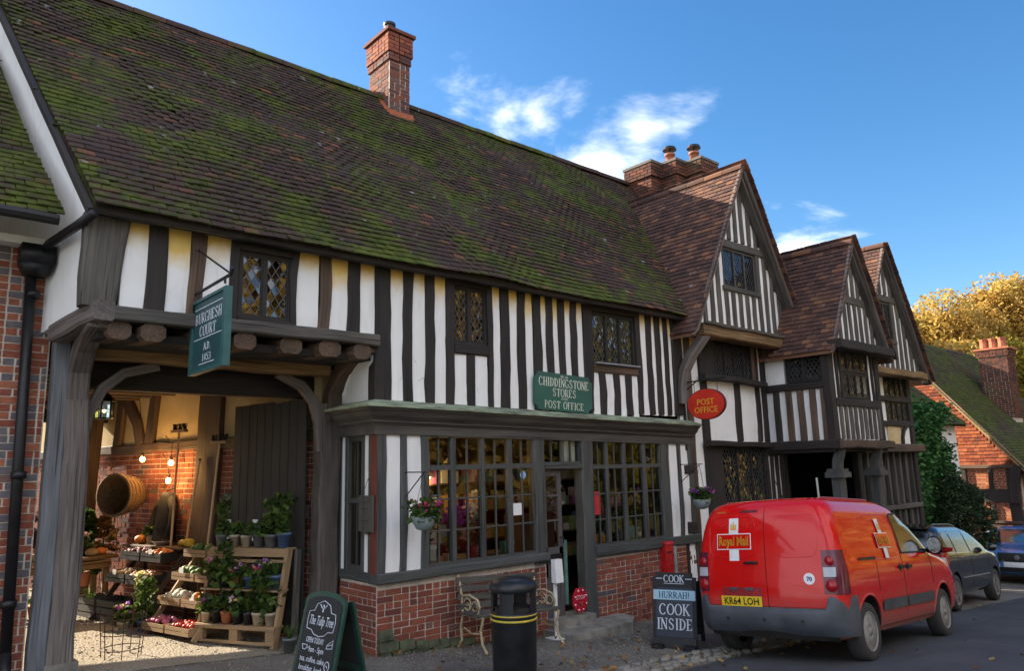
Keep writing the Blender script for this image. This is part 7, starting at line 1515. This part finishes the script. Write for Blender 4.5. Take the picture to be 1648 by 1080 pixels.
def shrub(lab, x, y, z, h, r, leaf, n, size, name='potted_shrub'):
    t = thing(name, lab, 'shrub', (x, y, z)); q = MB(); q.lathe([(.08, 0), (.12, .2), (.13, .2), (.12, .21), (.001, .19)], (x, y, z), seg=16); part('pot', q, TERRA, t, True); q = MB(); leafcloud([(x+r*R(-1, 1)*(1-f*.8), y+r*R(-1, 1)*(1-f*.8), z+.22+h*f) for f in [R(0, 1) for _ in range(40)]], n, size, (.03, .03, .03), mb=q); part('foliage', q, leaf, t); q = MB(); q.tube([(x, y, z+.15), (x, y, z+.2+h*.8)], .01, 5); part('stem', q, BARK, t)
VAR = m_leaf('variegated_leaf', [(0, (.2, .22, .05)), (.6, (.5, .5, .18)), (1, (.65, .62, .35))], .3)
shrub('small bright variegated conifer in a pot on the table', 2.35, 4.9, zt+.785, .28, .09, VAR, 220, .03); shrub('dark purple-leaved shrub at the far left behind the table', 1.95, 5.5, zt+.5, .75, .28, L_PLUM, 520, .04); shrub('variegated shrub in a terracotta pot between stand and rack', 3.05, 3.45, gz(3, 3.4), .42, .11, VAR, 300, .035); shrub('large dark green shrub behind the dark stand', 2.75, 5.6, zt+.3, .9, .32, L_GREEN, 620, .05); shrub('small lime-green plant standing under the table', 2.05, 4.75, zt, .3, .09, L_GREEN, 160, .035); shrub('wispy brown-leaved shrub next to the basket', 3.0, 5.5, zt+.55, .6, .22, L_FALL, 340, .04)
for i, (kind, p, sc_, lab) in enumerate((('tall', wp(2.2, gz(3.6, 3.2), .95), 1.3, 'tall leafy pot plant on the ground between rack and dark stand'), ('flower', wp(2.42, gz(3.4, 3.4), 1.12), 1.2, 'flowering pot plant on the ground in front of the dark stand'), ('grass', wp(3.95, gz(3, 5), .8), 1.4, 'grassy pot plant on the ground at the far end of the dark stand'), ('herb', V((2.45, 5.0, zt+.785)), 1.1, 'leafy pot plant on the table behind the bright conifer'), ('flower', V((2.65, 5.2, zt+.785)), 1.1, 'flowering pot plant at the back of the table'), ('tall', V((1.85, 5.15, zt+.785)), 1.2, 'tall leafy pot plant at the left end of the table'), ('herb', wp(3.42, g5+.985, .24), .9, 'leafy pot plant on the top shelf of the dark stand'), ('grass', pp_(LL+.2, 0, .12), 1.2, 'grassy pot plant on the ground right of the pallet stand'))): plant(kind, p, sc_, lab, 'pot plants about the produce')
for i, (s_, z_, o_, lab) in enumerate(((2.78, .94, .60, 'blank price card on the upper black tray of carrots'), (3.32, .66, .80, 'blank price card on the lower black tray of pale roots'), (1.86, .75, .69, 'blank price card on the crate of cabbages'), (1.32, .47, .87, 'blank price card on the crate of pumpkins'))): tag(flat_poly(wp(s_, g5+z_, o_), -sk, EZ, [(-.045, -.03), (.045, -.03), (.045, .04), (-.045, .04)], .003).build('price_card', WHITE), lab, 'price card', 'price cards on the produce')
# wire frame plant support in the foreground, beside the left post
ws = thing('wire_plant_support', 'rusty wire plant support standing on the gravel beside the left arch post', 'plant support', (2.35, 1.5, gz(2.3, 1.5))); q = MB(); zc = gz(2.3, 1.5)
for i in range(7): a = 2*pi*i/7; q.tube([(2.35+.2*cos(a), 1.5+.2*sin(a), zc), (2.35+.24*cos(a), 1.5+.24*sin(a), zc+.5)], .005, 4)
for z_ in (.1, .26, .42): q.tube([(2.35+(.2+.08*z_)*cos(a), 1.5+(.2+.08*z_)*sin(a), zc+z_) for a in [2*pi*i/16 for i in range(17)]], .005, 4)
part('wire', q, plain('rusty_wire', (.09, .045, .03), .8, .3), ws)

# goods deep inside the shop
su = thing('shop_shelving', 'dark shelving stacked with small goods deep inside the shop', 'shelving', (7.9, 2.0, .06))
for z in (.5, .95, 1.4, 1.85): m = MB(); m.beam((5.1, 2.0, z), (10.6, 2.0, z), EY, .36, .03, .002); part('shelf_board', m, OAKB, su)
for x in (5.15, 6.9, 8.7, 10.55): m = MB(); m.beam((x, 2.15, .06), (x, 2.15, 2.2), EX, .06, .05, .002); part('upright', m, OAKB, su)
GOODS = m_leaf('mixed_goods', [(0, (.45, .05, .04)), (.2, (.55, .35, .08)), (.4, (.12, .3, .12)), (.6, (.08, .15, .4)), (.8, (.6, .55, .45)), (1, (.4, .1, .3))], .0)
q = MB()
for z in (.515, .965, 1.415, 1.865):
    x = 5.2
    while x < 10.5:
        w = R(.05, .16); h = R(.1, .3)
        if random.random() < .8: q.box((x, 1.85, z), (x+w*.9, 2.05, z+h))
        x += w
o = q.build('shelf_goods', GOODS); tag(o, 'rows of small coloured goods on the shelving deep in the shop', 'goods', None, 'stuff')
